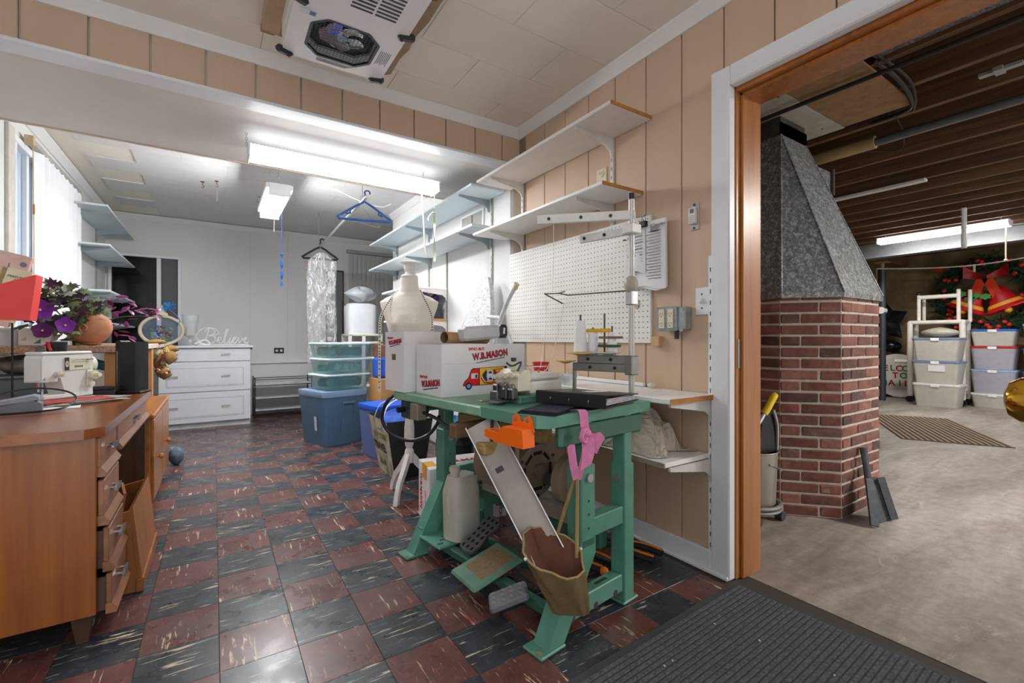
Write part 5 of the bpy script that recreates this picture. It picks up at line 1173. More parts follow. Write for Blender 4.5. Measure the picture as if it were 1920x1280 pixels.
# patterns under the machine
rr = random.Random(5); pcols = ['#ddd8cc', '#c9556a', '#d8c8a0', '#e6e3dc', '#b9b1a2', '#cdb78d', '#8fa3b0', '#a8433c']; enames = ['off-white', 'rose pink', 'pale yellow', 'bright white', 'stone grey', 'tan', 'ivory', 'pale blue', 'brick red']
pcols.insert(6, '#e2ddd2')
for i in range(9):
    c_ = pcols[i]; ename = enames[i]
    w_, d_ = rr.uniform(.22, .30), rr.uniform(.17, .22)
    solo(MB().cbox((-.56+rr.uniform(-.05, .05), 3.0+rr.uniform(-.03, .03), .7528+.0019*(i+.5)), (w_, d_, .0014), 0, R(38+rr.uniform(-14, 14))), 'pattern_envelope', pm('envelope_'+c_[1:], c_, .7, var=.1, scale=20),
         ename+' pattern envelope in the flat pile under the sewing machine', 'envelope', 'pattern envelopes under the sewing machine')
solo(MB().cbox((-.66, 2.80, .7535), (.30, .12, .002), 0, R(8)), 'paper_sheet', ppm, 'loose white sheet on the desk beside the foot pedal', 'paper')
t = thing('foot_controller', 'grey sewing machine foot controller with a black cord on the desk', 'foot controller', (-.70, 2.72, .753), R(10), w=False)
gp = pm('controller_grey', '#8b949e', .45)
part(MB().prism([(-.085, 0), (.085, 0), (.085, .035), (.06, .05), (-.06, .03), (-.085, .02)], -.055, .055, ax='y'), 'base', pm('controller_dark', '#6d737b', .5), t)
part(MB().prism([(-.05, .035), (.078, .052), (.075, .064), (.06, .07), (-.045, .05)], -.05, .05, ax='y'), 'pedal', gp, t)
part(MB().tube(bez([(-.08, .0, .02), (-.05, .10, .07), (.05, .16, .085), (.15, .12, .07), (.19, .03, .04), (.15, -.06, .012), (.06, -.10, .008), (-.05, -.09, .008), (-.10, -.05, .012)], 8), .004, 7), 'cord', M['black'], t)
t = thing('speaker', 'tall black desktop speaker standing at the end of the desk', 'speaker', (-.40, 3.38, .753), R(-20), w=False)
part(MB().box(-.075, .075, -.06, .065, 0, .012, .004), 'base', M['black'], t)
part(MB().prism([(-.06, -.03), (-.025, -.055), (.045, -.055), (.06, -.03), (.06, .055), (-.06, .055)], .012, .29), 'cabinet', pm('speaker_black', '#1c1d20', .35), t)
part(MB().prism([(-.06, -.031), (-.026, -.056), (.046, -.056), (.061, -.031), (.061, .056), (-.061, .056)], .262, .266), 'seam', M['black'], t)
part(MB().cbox((-.044, -.046, .13), (.006, .004, .22), .001, R(-35)), 'chrome_strip', M['chrome'], t)
part(MB().cyl((-.045, .06, .285), (-.045, -.03, .285), .014, 14), 'top_roll', M['black'], t)
# ---------------------------------------------------------------- red magazine holder with books
rf = pm('coral_red', '#ea4b47', .5, var=.03)
HX, HY, HZ = -.875, 3.27, 1.157
t = thing('magazine_holder', 'coral red magazine holder raised on a thin black rod', 'magazine holder', (HX+.03, HY, .753))
part(MB().prism([(HX-.16, HZ), (HX+.105, HZ), (HX+.128, HZ+.225), (HX-.16, HZ+.10)], HY-.055, HY-.050, ax='y'), 'side_panel', rf, t, smooth=0)
part(MB().prism([(HX-.16, HZ), (HX+.105, HZ), (HX+.128, HZ+.225), (HX-.16, HZ+.10)], HY+.050, HY+.055, ax='y'), 'side_panel', rf, t, smooth=0)
part(MB().prism([(HX+.101, HZ), (HX+.105, HZ), (HX+.128, HZ+.225), (HX+.124, HZ+.225)], HY-.05, HY+.05, ax='y'), 'spine_panel', rf, t, smooth=0)
part(MB().box(HX-.16, HX+.105, HY-.055, HY+.055, HZ-.004, HZ), 'bottom_panel', rf, t)
part(MB().cyl((HX+.03, HY, .757), (HX+.03, HY, HZ-.004), .0045, 8), 'rod', M['black'], t)
part(MB().lathe([(.06, 0), (.06, .005), (.01, .008)], 20, (HX+.03, HY, .753)), 'rod_base', M['black'], t)
def book(label, x, w_, h_, y0, y1, tilt, mat, spine=None):
    t = thing('book', label, 'book', (x, HY, HZ+.001), w=False)
    m_ = Matrix.Rotation(R(tilt), 4, 'Y')
    part(MB().box(0, w_, y0, y1, 0, h_, .002, m_), 'cover', mat, t)
    part(MB().box(.004, w_-.004, y0+.004, y1-.002, h_-.002, h_+.0008, 0, m_), 'pages', pm('page_cream', '#e8e2d4', .8), t)
    return t, m_
pk2 = pm('book_pink', '#ddb7ae', .5)
t, m_ = book('pink sewing handbook with a grey dress figure on the cover', HX-.14, .17, .36, -.045, -.012, 14, pk2)
part(MB().box(0, .045, -.0455, -.045, .0, .36, 0, m_), 'spine_band', pm('book_rose', '#c98d86', .5), t)
text('THE SEWING BOOK', .034, m_ @ plane_m((.018, -.0465, .16), (0, 0, -1), (1, 0, 0)), 'lettering', M['dark'], t, xs=.9)
text('Judith Turner', .022, m_ @ plane_m((.024, -.0465, .31), (0, 0, -1), (1, 0, 0)), 'lettering', red, t, xs=.8)
gdr = pm('book_figure_grey', '#7e7f82', .6)
part(MB().prism([(.075, .10), (.11, .10), (.105, .17), (.098, .22), (.103, .26), (.108, .275), (.102, .31), (.098, .31), (.098, .28), (.085, .27), (.086, .22), (.083, .17)], -.0458, -.045, m_, 'y'), 'cover_figure', gdr, t)
part(MB().prism([(.148+.013*math.cos(R(a)), .315+.013*math.sin(R(a))) for a in range(0, 360, 30)], -.0458, -.045, m_, 'y'), 'cover_figure', gdr, t)
for k2, (x, w_, h_, c_) in enumerate(((-.055, .016, .265, '#9a8a4e'), (-.038, .09, .265, '#e4dab6'))):
    t, m_ = book(('thin olive pattern booklet beside the pink sewing handbook', 'cream pattern fitting booklet in the red holder')[k2], HX+x, w_, h_, -.046+.035*0, -.035, 14, pm('book_c%d' % k2, c_, .6))
    if k2: text("PANTS FITTING\nGUIDE", .016, m_ @ plane_m((.055, -.0475, .215), (1, 0, 0), (0, 0, 1)), 'lettering', M['dark'], t, xs=.8)
t, m_ = book('dark grey book leaning behind the pink sewing handbook', HX-.15, .10, .345, .0, .03, 14, M['dark'])
# ---------------------------------------------------------------- on the counter
def ct(x, y, z=1.0225): v = CM @ Vector((x, y, z)); return (v.x, v.y, v.z)
def cbx(x0, x1, y0, y1, z0, z1, b=0): return MB().box(x0, x1, y0, y1, z0, z1, b, CM)
clr = pm('clear_plastic', '#dfe3e5', .2, alpha=.55, var=.05)
t = thing('plastic_tub', 'clear plastic tub with a white lid on the counter', 'tub', ct(-.50, .09))
part(MB().lathe([(.055, 0), (.06, .004), (.068, .085), (.066, .085), (.056, .006)], 24, ct(-.50, .09)), 'tub', clr, t)
part(MB().lathe([(.07, .085), (.073, .09), (.07, .098), (.05, .10), (1e-4, .10)], 24, ct(-.50, .09)), 'lid', pm('tub_lid', '#e3e6e6', .4), t)
t = thing('tissue_box', 'patterned white tissue box with gold and teal shapes on the counter', 'box', ct(-.37, .07))
part(cbx(-.43, -.30, .03, .13, 1.0225, 1.12, .003), 'box', pm('tissue_white', '#e4e2dc', .6), t)
for k2, (x, z, s_, c_) in enumerate(((-.35, 1.075, .03, '#d8a030'), (-.355, 1.045, .03, '#3e8c8a'), (-.41, 1.06, .025, '#c9b68a'), (-.33, 1.10, .02, '#5a7f9a'))):
    part(MB().prism([(x-s_/2, z-s_/3), (x+s_/2, z-s_/3), (x+s_/2, z+s_/2)], .0290, .0296, CM, 'y'), 'print_shape', pm('tissue_p%d' % k2, c_, .6), t)
solo(cbx(-.29, -.22, .02, .08, 1.0225, 1.05, .004), 'soap_dish', pm('soap_white', '#e6e6e8', .4), 'small white plastic case on the counter beside the tissue box', 'case')
solo(cbx(-.30, -.22, .36, .50, 1.0225, 1.235, .004), 'green_carton', pm('carton_green', '#4aa06a', .5), 'green carton on the counter behind the purple plant', 'box')
# face planter
ter = pm('terracotta', '#bd8160', .75, var=.14, scale=18, bmp=.3, bscale=40)
hx, hy, hz = ct(-.15, .14, 1.0225)
t = thing('face_planter', 'terracotta planter shaped like a tilted human face', 'planter', (hx, hy, 1.0225))
hm = Matrix.Translation((hx, hy, hz+.098)) @ Matrix.Rotation(R(-25), 4, 'Z') @ Matrix.Rotation(R(-28), 4, 'Y')
def face(u, v):
    a = 2*math.pi*u; b = math.pi*(v-.5); x, y, z = math.cos(b)*math.cos(a), math.cos(b)*math.sin(a), math.sin(b)
    r = .098
    nose = math.exp(-((x*.6+.62)**2+(z-.30)**2*2.2+(y+.5)**2*3)*14)*.035
    brow = math.exp(-((z-.52)**2*60+(y+.75)**2*3))*.012
    eye = -math.exp(-((x+.15)**2*16+(z-.42)**2*40+(y+.85)**2*8))*.022
    lip = math.exp(-((x+.62)**2*16+(z+.05)**2*60+(y+.7)**2*8))*.014
    r += nose+brow+eye+lip
    return hm @ Vector((x*r*1.08, y*r*.92, z*r*.95))
part(MB().grid(face, 40, 28), 'head', ter, t, smooth=80)
part(MB().tube([hm @ Vector((.02+.022*math.cos(a*.6), -.080, .01+.03*math.sin(a*.6))) for a in range(9)], .007, 7), 'ear', ter, t)
part(MB().tube([(hx-.055, hy-.05, hz+.185), (hx-.078, hy-.075, hz+.178), (hx-.088, hy-.07, hz+.155)], [.014, .017, .010], 10), 'nose', ter, t)
part(MB().tube(bez([(hx-.095, hy-.035, hz+.12), (hx-.085, hy-.065, hz+.118), (hx-.068, hy-.085, hz+.115)], 4), .008, 8), 'lip', ter, t)
part(MB().tube(bez([(hx-.045, hy-.075, hz+.168), (hx-.025, hy-.085, hz+.160), (hx-.015, hy-.090, hz+.145)], 4), .006, 8), 'brow', ter, t)
part(MB().tube([(hx-.02+.016*math.cos(a*.62), hy-.096+.004*math.cos(a), hz+.10+.022*math.sin(a*.62)) for a in range(10)], .006, 8, loop=True), 'ear_rim', ter, t)
part(MB().sph((hx, hy, hz+.008), .05, 14, 6, sz=.18), 'foot', ter, t)
# plant: leaves are parts, sharing a few meshes
t = thing('artificial_plant', 'artificial plant with purple flowers and magenta leaves on the counter', 'plant', ct(-.20, .22))
P0 = Vector(ct(-.20, .22, 1.0225))
def leafmesh(kind, mat):
    if kind == 'maple': pts = [(0, 0), (.25, -.12), (.42, -.42), (.55, -.22), (.85, -.34), (.80, -.12), (1.1, 0), (.80, .12), (.85, .34), (.55, .22), (.42, .42), (.25, .12)]
    else: pts = [(0, 0), (.2, -.16), (.5, -.24), (.8, -.15), (1, 0), (.8, .15), (.5, .24), (.2, .16)]
    vs = [(x, y, .06*math.sin(x*3)-.25*abs(y)*.5) for x, y in pts]+[(.5, 0, .10)]
    k = len(pts); m = MB().add(vs, [(i, (i+1) % k, k) for i in range(k)]); return mesh_of(m, 'leaf', mat, 0)
lm = {'g': leafmesh('maple', pm('leaf_green', '#6a7a52', .6, var=.35, scale=8, rand=True)), 'p': leafmesh('maple', pm('leaf_plum', '#5a3f52', .6, var=.35, scale=8, rand=True)),
      'l': leafmesh('maple', pm('leaf_light', '#9bab8c', .6, var=.3, scale=8, rand=True)), 'm': leafmesh('oval', pm('leaf_magenta', '#7d2a63', .5, var=.3, scale=8, rand=True)), 'y': leafmesh('oval', pm('leaf_yellow', '#c9c45a', .6, var=.25, rand=True))}
def pleaf(kind, p, s_, rot):
    fr = FR[t.name]; inst(lm[kind], 'leaf', t, fr @ Vector(p), rot, (s_, s_, s_))
rr = random.Random(11)
for i in range(210):
    a = rr.uniform(0, 6.28); q = rr.uniform(-1, 1)
    x = -.265+.145*math.cos(a)*rr.uniform(.3, 1.1); z = 1.205+.15*math.sin(a)*rr.uniform(.2, 1.2); y = rr.uniform(-.03, .2)
    if z < 1.045: z = 1.05+rr.uniform(0, .06)
    k_ = rr.choice('gppglpgpl') if z > 1.10 else rr.choice('ggply')
    pleaf(k_, ct(x, y, z), rr.uniform(.06, .10), (rr.uniform(-.6, 1.2), rr.uniform(-1.2, .4), rr.uniform(-3.1, .6)))
for i in range(34):
    f_ = i/33; x = -.17+.30*f_**.9; z = 1.245-.03*f_+.05*math.sin(3*f_)+rr.uniform(-.06, .06)*(1.25-f_); y = .12+.35*f_
    pleaf('m', ct(x, y, z), rr.uniform(.05, .075), (rr.uniform(-.5, .8), rr.uniform(-.7, .7), rr.uniform(-1.4, 1.2)))
for i in range(22):
    pleaf('m', ct(rr.uniform(-.17, .0), rr.uniform(.2, .4), rr.uniform(1.06, 1.24)), rr.uniform(.05, .07), (rr.uniform(-.5, .8), rr.uniform(-.7, 1.2), rr.uniform(-1.6, 1.4)))
for st_ in (((-.2, .2, 1.1), (-.05, .3, 1.2), (.16, .45, 1.215)), ((-.2, .2, 1.1), (-.28, .12, 1.2), (-.33, .1, 1.29)), ((-.2, .2, 1.1), (-.18, .15, 1.22), (-.16, .12, 1.30)), ((-.2, .2, 1.03), (-.2, .2, 1.1), (-.26, .05, 1.16))):
    part(MB().tube(bez([ct(*p) for p in st_], 5), .003, 6), 'stem', pm('stem_green', '#5b6440', .7), t)
def flower(p, r, mat, tilt):
    m = MB(); n = 30
    fr_m = Matrix.Translation(p) @ Matrix.Rotation(R(tilt[0]), 4, 'Z') @ Matrix.Rotation(R(tilt[1]), 4, 'X')
    m.grid(lambda u, v: tuple(fr_m @ Vector((math.cos(2*math.pi*u)*r*v*(1+.08*math.sin(10*math.pi*u)), math.sin(2*math.pi*u)*r*v*(1+.08*math.sin(10*math.pi*u)), r*.5*v*v*(1-.35*v)+.05*r*math.sin(10*math.pi*u)*v))), n, 5)
    o = part(m, 'flower', mat, t, smooth=80)
    part(MB().sph(fr_m @ Vector((0, 0, r*.12)), r*.12, 8, 6), 'flower_centre', pm('pollen', '#e8e4b0', .6), o)
vio = pm('petal_violet', '#6a1d8c', .6, var=.3, scale=20)
flower(ct(-.315, -.085, 1.215), .055, vio, (20, 75)); flower(ct(-.215, -.08, 1.135), .042, vio, (20, 80)); flower(ct(-.305, -.08, 1.105), .042, pm('petal_plum', '#5a1560', .6, var=.3, scale=20), (10, 80))
# burlap swag at the end of the counter
bur = pm('burlap', '#9a7846', .95, var=.2, scale=90, bmp=.5, bscale=300)
bx_, by_ = ct(.035, 1.75)[:2]
t = thing('burlap_swag', 'brown burlap swag with raffia and a tiny birdhouse hanging at the counter end', 'swag', (bx_, by_, .70))
for (dx, dz, r, sx_, sz_) in ((-.055, .235, .05, 1.3, .5), (.035, .10, .055, 1.0, 1.3), (-.03, .04, .05, .8, 1.5), (.0, -.05, .05, 1.0, 1.2), (.05, .17, .045, 1.2, .8)):
    part(MB().grid(lambda u, v, dx=dx, dz=dz, r=r: (bx_+dx+math.cos(6.283*u)*math.sin(math.pi*v)*r*sx_*(1+.28*math.sin(17*u+9*v)+.15*math.sin(31*u-12*v)), by_+math.sin(6.283*u)*math.sin(math.pi*v)*r, .80+dz-math.cos(math.pi*v)*r*sz_*(1+.1*math.sin(9*u))), 16, 10), 'burlap_fold', bur, t, smooth=80)
for (dx, dz) in ((-.025, .165), (.03, .19)):
    m_ = MB()
    for i in range(16):
        a = rr.uniform(-.9, .9); m_.tube([(bx_+dx, by_-.06, .80+dz), (bx_+dx+.045*math.sin(a), by_-.075, .80+dz-.045*math.cos(a)*1.1)], .002, 4)
    part(m_, 'raffia_tuft', pm('raffia', '#d8b06a', .9), t, kind='stuff')
bh = part(MB().box(bx_-.015, bx_+.02, by_-.085, by_-.055, .83, .87, .001), 'birdhouse', pm('birdhouse_olive', '#6b6440', .7), t)
part(MB().prism([(bx_-.025, .868), (bx_+.03, .868), (bx_+.018, .90), (bx_-.013, .90)], by_-.09, by_-.05, ax='y'), 'birdhouse_roof', pm('roof_maroon', '#6d2430', .7), bh)
for i in range(10): part(MB().sph((bx_+rr.uniform(-.04, .05), by_-.08, rr.uniform(.74, .83)), .011, 8, 6), 'berry', pm(('berry_rust', 'berry_cream', 'berry_plum')[i % 3], ('#b4582c', '#cfc6a8', '#5a2438')[i % 3], .6), t)
# stored below the counter, behind the sewing machine
def cz(x0, x1, y0, y1, z0, z1, b=0): return MB().box(x0, x1, y0, y1, z0, z1, b)
t = thing('storage_bin', 'clear grey storage bin below the counter', 'bin', (-1.0, 3.75, .60))
solo(MB().box(-1.08, -.78, 3.64, 4.5, .40, .70, .004).box(-1.06, -1.02, 3.66, 3.70, .001, .40).box(-.84, -.80, 3.66, 3.70, .001, .40).box(-1.06, -1.02, 4.4, 4.44, .001, .40), 'low_bench', pm('bench_grey', '#6b6660', .7), 'low grey bench under the counter behind the desk', 'bench')
part(MB().box(-1.06, -.78, 3.66, 3.95, .702, .84, .012), 'bin', pm('bin_grey', '#7d8a93', .4, alpha=.8), t); part(MB().box(-1.07, -.77, 3.65, 3.96, .84, .852, .004), 'lid', pm('bin_lid_grey', '#9aa4ab', .4), t)
t.location = (-.92, 3.8, .702); FR.pop(t.name)
for ch_ in t.children: ch_.data.transform(Matrix.Translation(Vector((-1.0, 3.75, .60))-Vector((-.92, 3.8, .702))))
solo(MB().grid(lambda u, v: (-.92+.15*math.cos(6.283*u)*math.sin(3.1416*v)*(1+.15*math.sin(15*u+9*v)), 3.82+.12*math.sin(6.283*u)*math.sin(3.1416*v), .908-.055*math.cos(3.1416*v)*(1+.1*math.sin(17*u))), 22, 12), 'plastic_bag', pm('bag_clear', '#9b9288', .3, var=.35, scale=16), 'crumpled plastic bag on the grey storage bin below the counter', 'bag', smooth=60)
t = thing('cordless_drill', 'teal and black cordless drill lying in the white basket', 'drill', (-.62, 3.72, .86))
part(MB().cyl((-.66, 3.70, .93), (-.56, 3.74, .89), .032, 14, .028), 'motor_housing', pm('drill_teal', '#1d5a66', .5), t)
part(MB().cyl((-.56, 3.74, .89), (-.53, 3.75, .878), .022, 12), 'chuck', M['black'], t)
part(MB().cyl((-.64, 3.71, .92), (-.66, 3.70, .855), .02, 10), 'grip', M['black'], t)
solo(MB().prism([(-.69, .602), (-.55, .602), (-.535, .85), (-.705, .85)], 3.68, 3.84, ax='y'), 'white_basket', pm('basket_white', '#cfcac6', .5), 'white plastic basket under the counter beside the pine leg', 'basket')
solo(MB().cbox((-.52, 3.30, .768), (.12, .09, .03), .004, R(10)).cbox((-.515, 3.305, .792), (.11, .08, .016), .003, R(18)), 'notebook_pile', M['black'], 'small pile of black pouches on the desk behind the sewing machine', 'pouch')
# vertical blinds at the left window
t = thing('vertical_blinds', 'white vertical blinds drawn together at the left window', 'blinds', (-1.07, 5.3, 1.0))
part(MB().box(-1.10, -1.06, 4.50, 5.88, 2.43, 2.47, .003), 'head_rail', pm('rail_grey', '#a6a5a2', .4), t)
part(MB().box(-1.10, -1.05, 4.47, 4.51, 2.41, 2.475, .004), 'rail_cap', pm('cap_beige', '#cbb692', .5), t)
sl = mesh_of(MB().box(-.002, .002, -.044, .044, 0, 1.44, .0008), 'slat', pm('slat_white', '#e4e6ea', .5, var=.03))
for i in range(17):
    f_ = i/16; inst(sl, 'slat', t, (-1.08+1.07, 4.70+1.12*f_-5.3, .985-1.0+.0), (0, 0, R(-32-14*(i % 2))))
part(MB().tube([(-1.06, 4.49, 2.42), (-1.055, 4.49, 1.8), (-1.055, 4.49, 1.35)], .003, 6), 'pull_chain', pm('chain_beige', '#c9a86a', .5), t)
part(MB().cyl((-1.055, 4.49, 1.93), (-1.055, 4.49, 2.0), .006, 8), 'chain_connector', pm('connector', '#a5702c', .5), t)
# ---------------------------------------------------------------- white dresser
dww = pm('dresser_white', '#e3e4ea', .35, var=.02)
t = thing('dresser', 'white dresser with three wide drawers against the back wall', 'dresser', (-.07, 6.85, 0))
part(MB().box(-.54, .38, 6.58, 7.32, .06, .955, .003), 'carcass', dww, t)
part(MB().box(-.56, .41, 6.53, 7.32, .955, .982, .005), 'top', dww, t)
part(MB().box(-.54, .378, 6.60, 7.3, .001, .06), 'plinth', pm('plinth_white', '#cfd0d2', .5), t)
def rdrawer(z0, z1, raised):
    o = part(MB().box(-.535, .376, 6.56, 6.58, z0, z1, .004), 'drawer', dww, t)
    if raised:
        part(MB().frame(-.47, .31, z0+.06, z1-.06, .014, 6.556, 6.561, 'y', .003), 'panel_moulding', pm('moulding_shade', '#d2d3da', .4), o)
        part(MB().box(-.455, .295, 6.555, 6.561, z0+.075, z1-.075, .005), 'raised_panel', dww, o)
    zc = (z0+z1)/2
    for x in (-.397, .119):
        part(MB().box(x-.045, x+.045, 6.530, 6.536, zc+.008, zc+.02, .002).box(x-.042, x-.036, 6.534, 6.558, zc-.002, zc+.016).box(x+.036, x+.042, 6.534, 6.558, zc-.002, zc+.016), 'handle', pm('handle_nickel', '#c9c6bb', .3, metal=.7), o)
rdrawer(.795, .950, False); rdrawer(.435, .785, True); rdrawer(.07, .425, True)
part(MB().box(.38, .40, 6.60, 6.62, .93, .955), 'corner_chip', pm('chip_brown', '#8a6a48', .8), t)
# oval hoop ornament
crmw = pm('hoop_cream', '#dccfb4', .5)
ox, oy, oz = -.515, 6.70, 1.163
t = thing('hoop_ornament', 'cream oval hoop ornament with dried flowers and a blue bow', 'ornament', (ox, oy, .983))
for yy in (-.022, .022):
    part(MB().tube([(ox+.200*math.cos(2*math.pi*i/40), oy+yy, oz+.163*math.sin(2*math.pi*i/40)) for i in range(40)], .017, 8, loop=True), 'hoop', crmw, t)
gl2 = part(MB().grid(lambda u, v: (ox+.19*v*math.cos(6.283*u), oy-.008, oz+.153*v*math.sin(6.283*u)), 30, 2), 'glass_disc', pm('hoop_glass', '#8fa6b8', .1, alpha=.35), t)
part(MB().lathe([(.055, 0), (.06, .01), (.058, .03), (.04, .034), (.036, .05), (.038, .055), (.034, .075), (.015, .08), (.012, .11), (.016, .12), (1e-4, .128)], 18, (ox, oy, oz+.172)), 'neck', crmw, t)
part(MB().lathe([(.0375, .0), (.0375, .025)], 18, (ox, oy, oz+.222)), 'neck_band', pm('band_blue', '#8fb2dc', .5), t)
bow = pm('organza_blue', '#4f9fe0', .4, var=.2, alpha=.85)
for i in range(7):
    a = R(-30+40*i)
    part(MB().tube(bez([(ox+.05, oy-.04, oz+.26), (ox+.075+.045*math.cos(a), oy-.05, oz+.275+.045*math.sin(a)), (ox+.075+.06*math.cos(a+.4), oy-.04, oz+.275+.06*math.sin(a+.4)), (ox+.055, oy-.04, oz+.265)], 4), .012, 6, flat=.3), 'bow_loop', bow, t)
part(MB().tube(bez([(ox+.06, oy-.04, oz+.26), (ox+.13, oy-.04, oz+.19), (ox+.175, oy-.04, oz+.11), (ox+.13, oy-.04, oz+.06)], 5), .014, 6, flat=.3), 'bow_tail', bow, t)
rr = random.Random(21); lc = {}
for i in range(60):
    a = rr.uniform(0, 6.28); r = rr.uniform(0, 1)
    x, z = ox+.12*r*math.cos(a), oz-.035+.085*r*math.sin(a)
    k_ = i % 4
    nm_, cc = (('dried_green', '#66704a'), ('dried_olive', '#8c8a50'), ('dried_blue', '#5f8cc4'), ('dried_plum', '#6a4048'))[k_]
    if k_ not in lc: lc[k_] = mesh_of(MB().sph((0, 0, 0), .02, 7, 5, sx=1.3, sy=.5, sz=.8), 'dried_flower', pm(nm_, cc, .8, var=.25))
    o = inst(lc[k_], 'dried_flower', t, FR[t.name] @ Vector((x, oy+rr.uniform(-.012, .012)+.0, z)), (0, rr.uniform(0, 3), rr.uniform(-.5, .5)))
part(MB().box(ox-.06, ox+.06, oy-.03, oy+.03, .983, 1.0, .004), 'foot', crmw, t)
# candle holder
cxh, cyh = -.245, 6.76
t = thing('hurricane_glass', 'clear glass hurricane candle holder on the white dresser', 'candle holder', (cxh, cyh, .983))
part(MB().lathe([(.07, 0), (.065, .012), (.02, .022), (.03, .05), (.022, .075), (.03, .095), (.062, .12), (.072, .17), (.075, .24), (.088, .37), (.085, .37), (.072, .24), (.069, .17), (.058, .126), (1e-4, .115)], 26, (cxh, cyh, .983)), 'glass', pm('hurricane', '#d9e2e6', .05, alpha=.30), t)
t = thing('candle', 'white pillar candle inside the hurricane glass', 'candle', (cxh, cyh, 1.10))
part(MB().lathe([(.046, 0), (.048, .004), (.048, .10), (.042, .106), (1e-4, .104)], 22, (cxh, cyh, 1.1105)), 'wax', pm('candle_wax', '#efe9d6', .5), t)
part(MB().cyl((cxh, cyh, 1.214), (cxh, cyh, 1.23), .002, 5), 'wick', M['dark'], t)
# Believe sign
t = thing('word_sign', 'white cut-out script sign reading Believe on the dresser', 'sign', (.08, 6.72, .983))
wsg = pm('sign_white', '#e6e6e6', .5)
part(MB().box(-.16, .37, 6.69, 6.75, .983, .997, .003), 'base', wsg, t)
def script(pts, n=6): return MB().tube(bez([(x, 6.73, z) for x, z in pts], n), .0075, 7)
stk = [[(-.10, 1.01), (-.085, 1.08), (-.06, 1.185), (-.10, 1.15), (-.06, 1.195), (.0, 1.17), (-.01, 1.12), (-.06, 1.105), (.0, 1.09), (.0, 1.03), (-.06, 1.005), (-.10, 1.03)],
       [(.02, 1.03), (.06, 1.05), (.065, 1.08), (.04, 1.075), (.035, 1.03), (.06, 1.008), (.09, 1.03), (.135, 1.15), (.14, 1.18), (.12, 1.17), (.105, 1.06), (.12, 1.008), (.145, 1.03), (.165, 1.075), (.155, 1.02), (.175, 1.01), (.20, 1.04), (.225, 1.075), (.205, 1.08), (.19, 1.03), (.215, 1.008), (.245, 1.05), (.255, 1.075), (.262, 1.01), (.285, 1.04), (.295, 1.075), (.315, 1.05), (.335, 1.06), (.345, 1.08), (.325, 1.075), (.32, 1.03), (.34, 1.008), (.37, 1.03)]]
for st_ in stk: part(script(st_), 'letter_stroke', wsg, t)
part(MB().sph((.17, 6.73, 1.10), .009, 8, 6), 'letter_dot', wsg, t)
part(MB().tube(bez([(-.10, 6.73, 1.0), (-.19, 6.73, 1.09), (-.12, 6.73, 1.19), (.0, 6.73, 1.19), (.04, 6.73, 1.13), (-.03, 6.73, 1.11)], 6), .006, 7), 'flourish', wsg, t)
part(MB().tube(bez([(-.20, 6.70, 1.0), (-.10, 6.70, 1.05), (-.05, 6.70, 1.0), (-.12, 6.70, .998), (-.17, 6.70, 1.04)], 6), .012, 7), 'tulle_bow', pm('tulle_white', '#eeeeee', .7), t)
# black wall outlet
t = thing('wall_outlet', 'black duplex outlet plate on the white back wall', 'outlet', (.785, 7.39, .855))
part(MB().box(.722, .85, 7.392, 7.3995, .855, .935, .002), 'plate', M['black'], t)
for x in (.757, .815): part(MB().cyl((x, 7.392, .895), (x, 7.389, .895), .018, 14), 'receptacle', pm('recept_white', '#d9d9d6', .4), t)
# wire shoe rack
t = thing('wire_rack', 'low black wire rack with white shelf liner beside the dresser', 'rack', (.8, 7.1, 0))
bkm = pm('rack_black', '#202022', .4)
for (x, y) in ((.45, 6.93), (1.15, 6.93), (.45, 7.27), (1.15, 7.27)): part(MB().cyl((x, y, .001), (x, y, .55), .007, 8), 'post', bkm, t)
for z in (.52, .44, .26, .10):
    part(MB().cyl((.45, 6.93, z), (1.15, 6.93, z), .006, 8).cyl((.45, 7.27, z), (1.15, 7.27, z), .006, 8).cyl((.45, 6.93, z), (.45, 7.27, z), .006, 8).cyl((1.15, 6.93, z), (1.15, 7.27, z), .006, 8), 'shelf_frame', bkm, t)
part(MB().box(.46, 1.14, 6.94, 7.26, .446, .452), 'shelf_liner', pm('liner_white', '#dfe0e4', .6), t)
solo(MB().cbox((.75, 7.08, .457), (.30, .2, .005), .001, R(6)).cbox((.92, 7.1, .462), (.2, .18, .004), .001, R(-12)), 'paper_stack', ppm, 'loose white papers on the black wire rack', 'papers')
for z in (.266, .106): part(MB().box(.46, 1.14, 6.94, 7.26, z-.002, z+.002), 'shelf_liner', pm('liner_white', '#dfe0e4', .6), t)
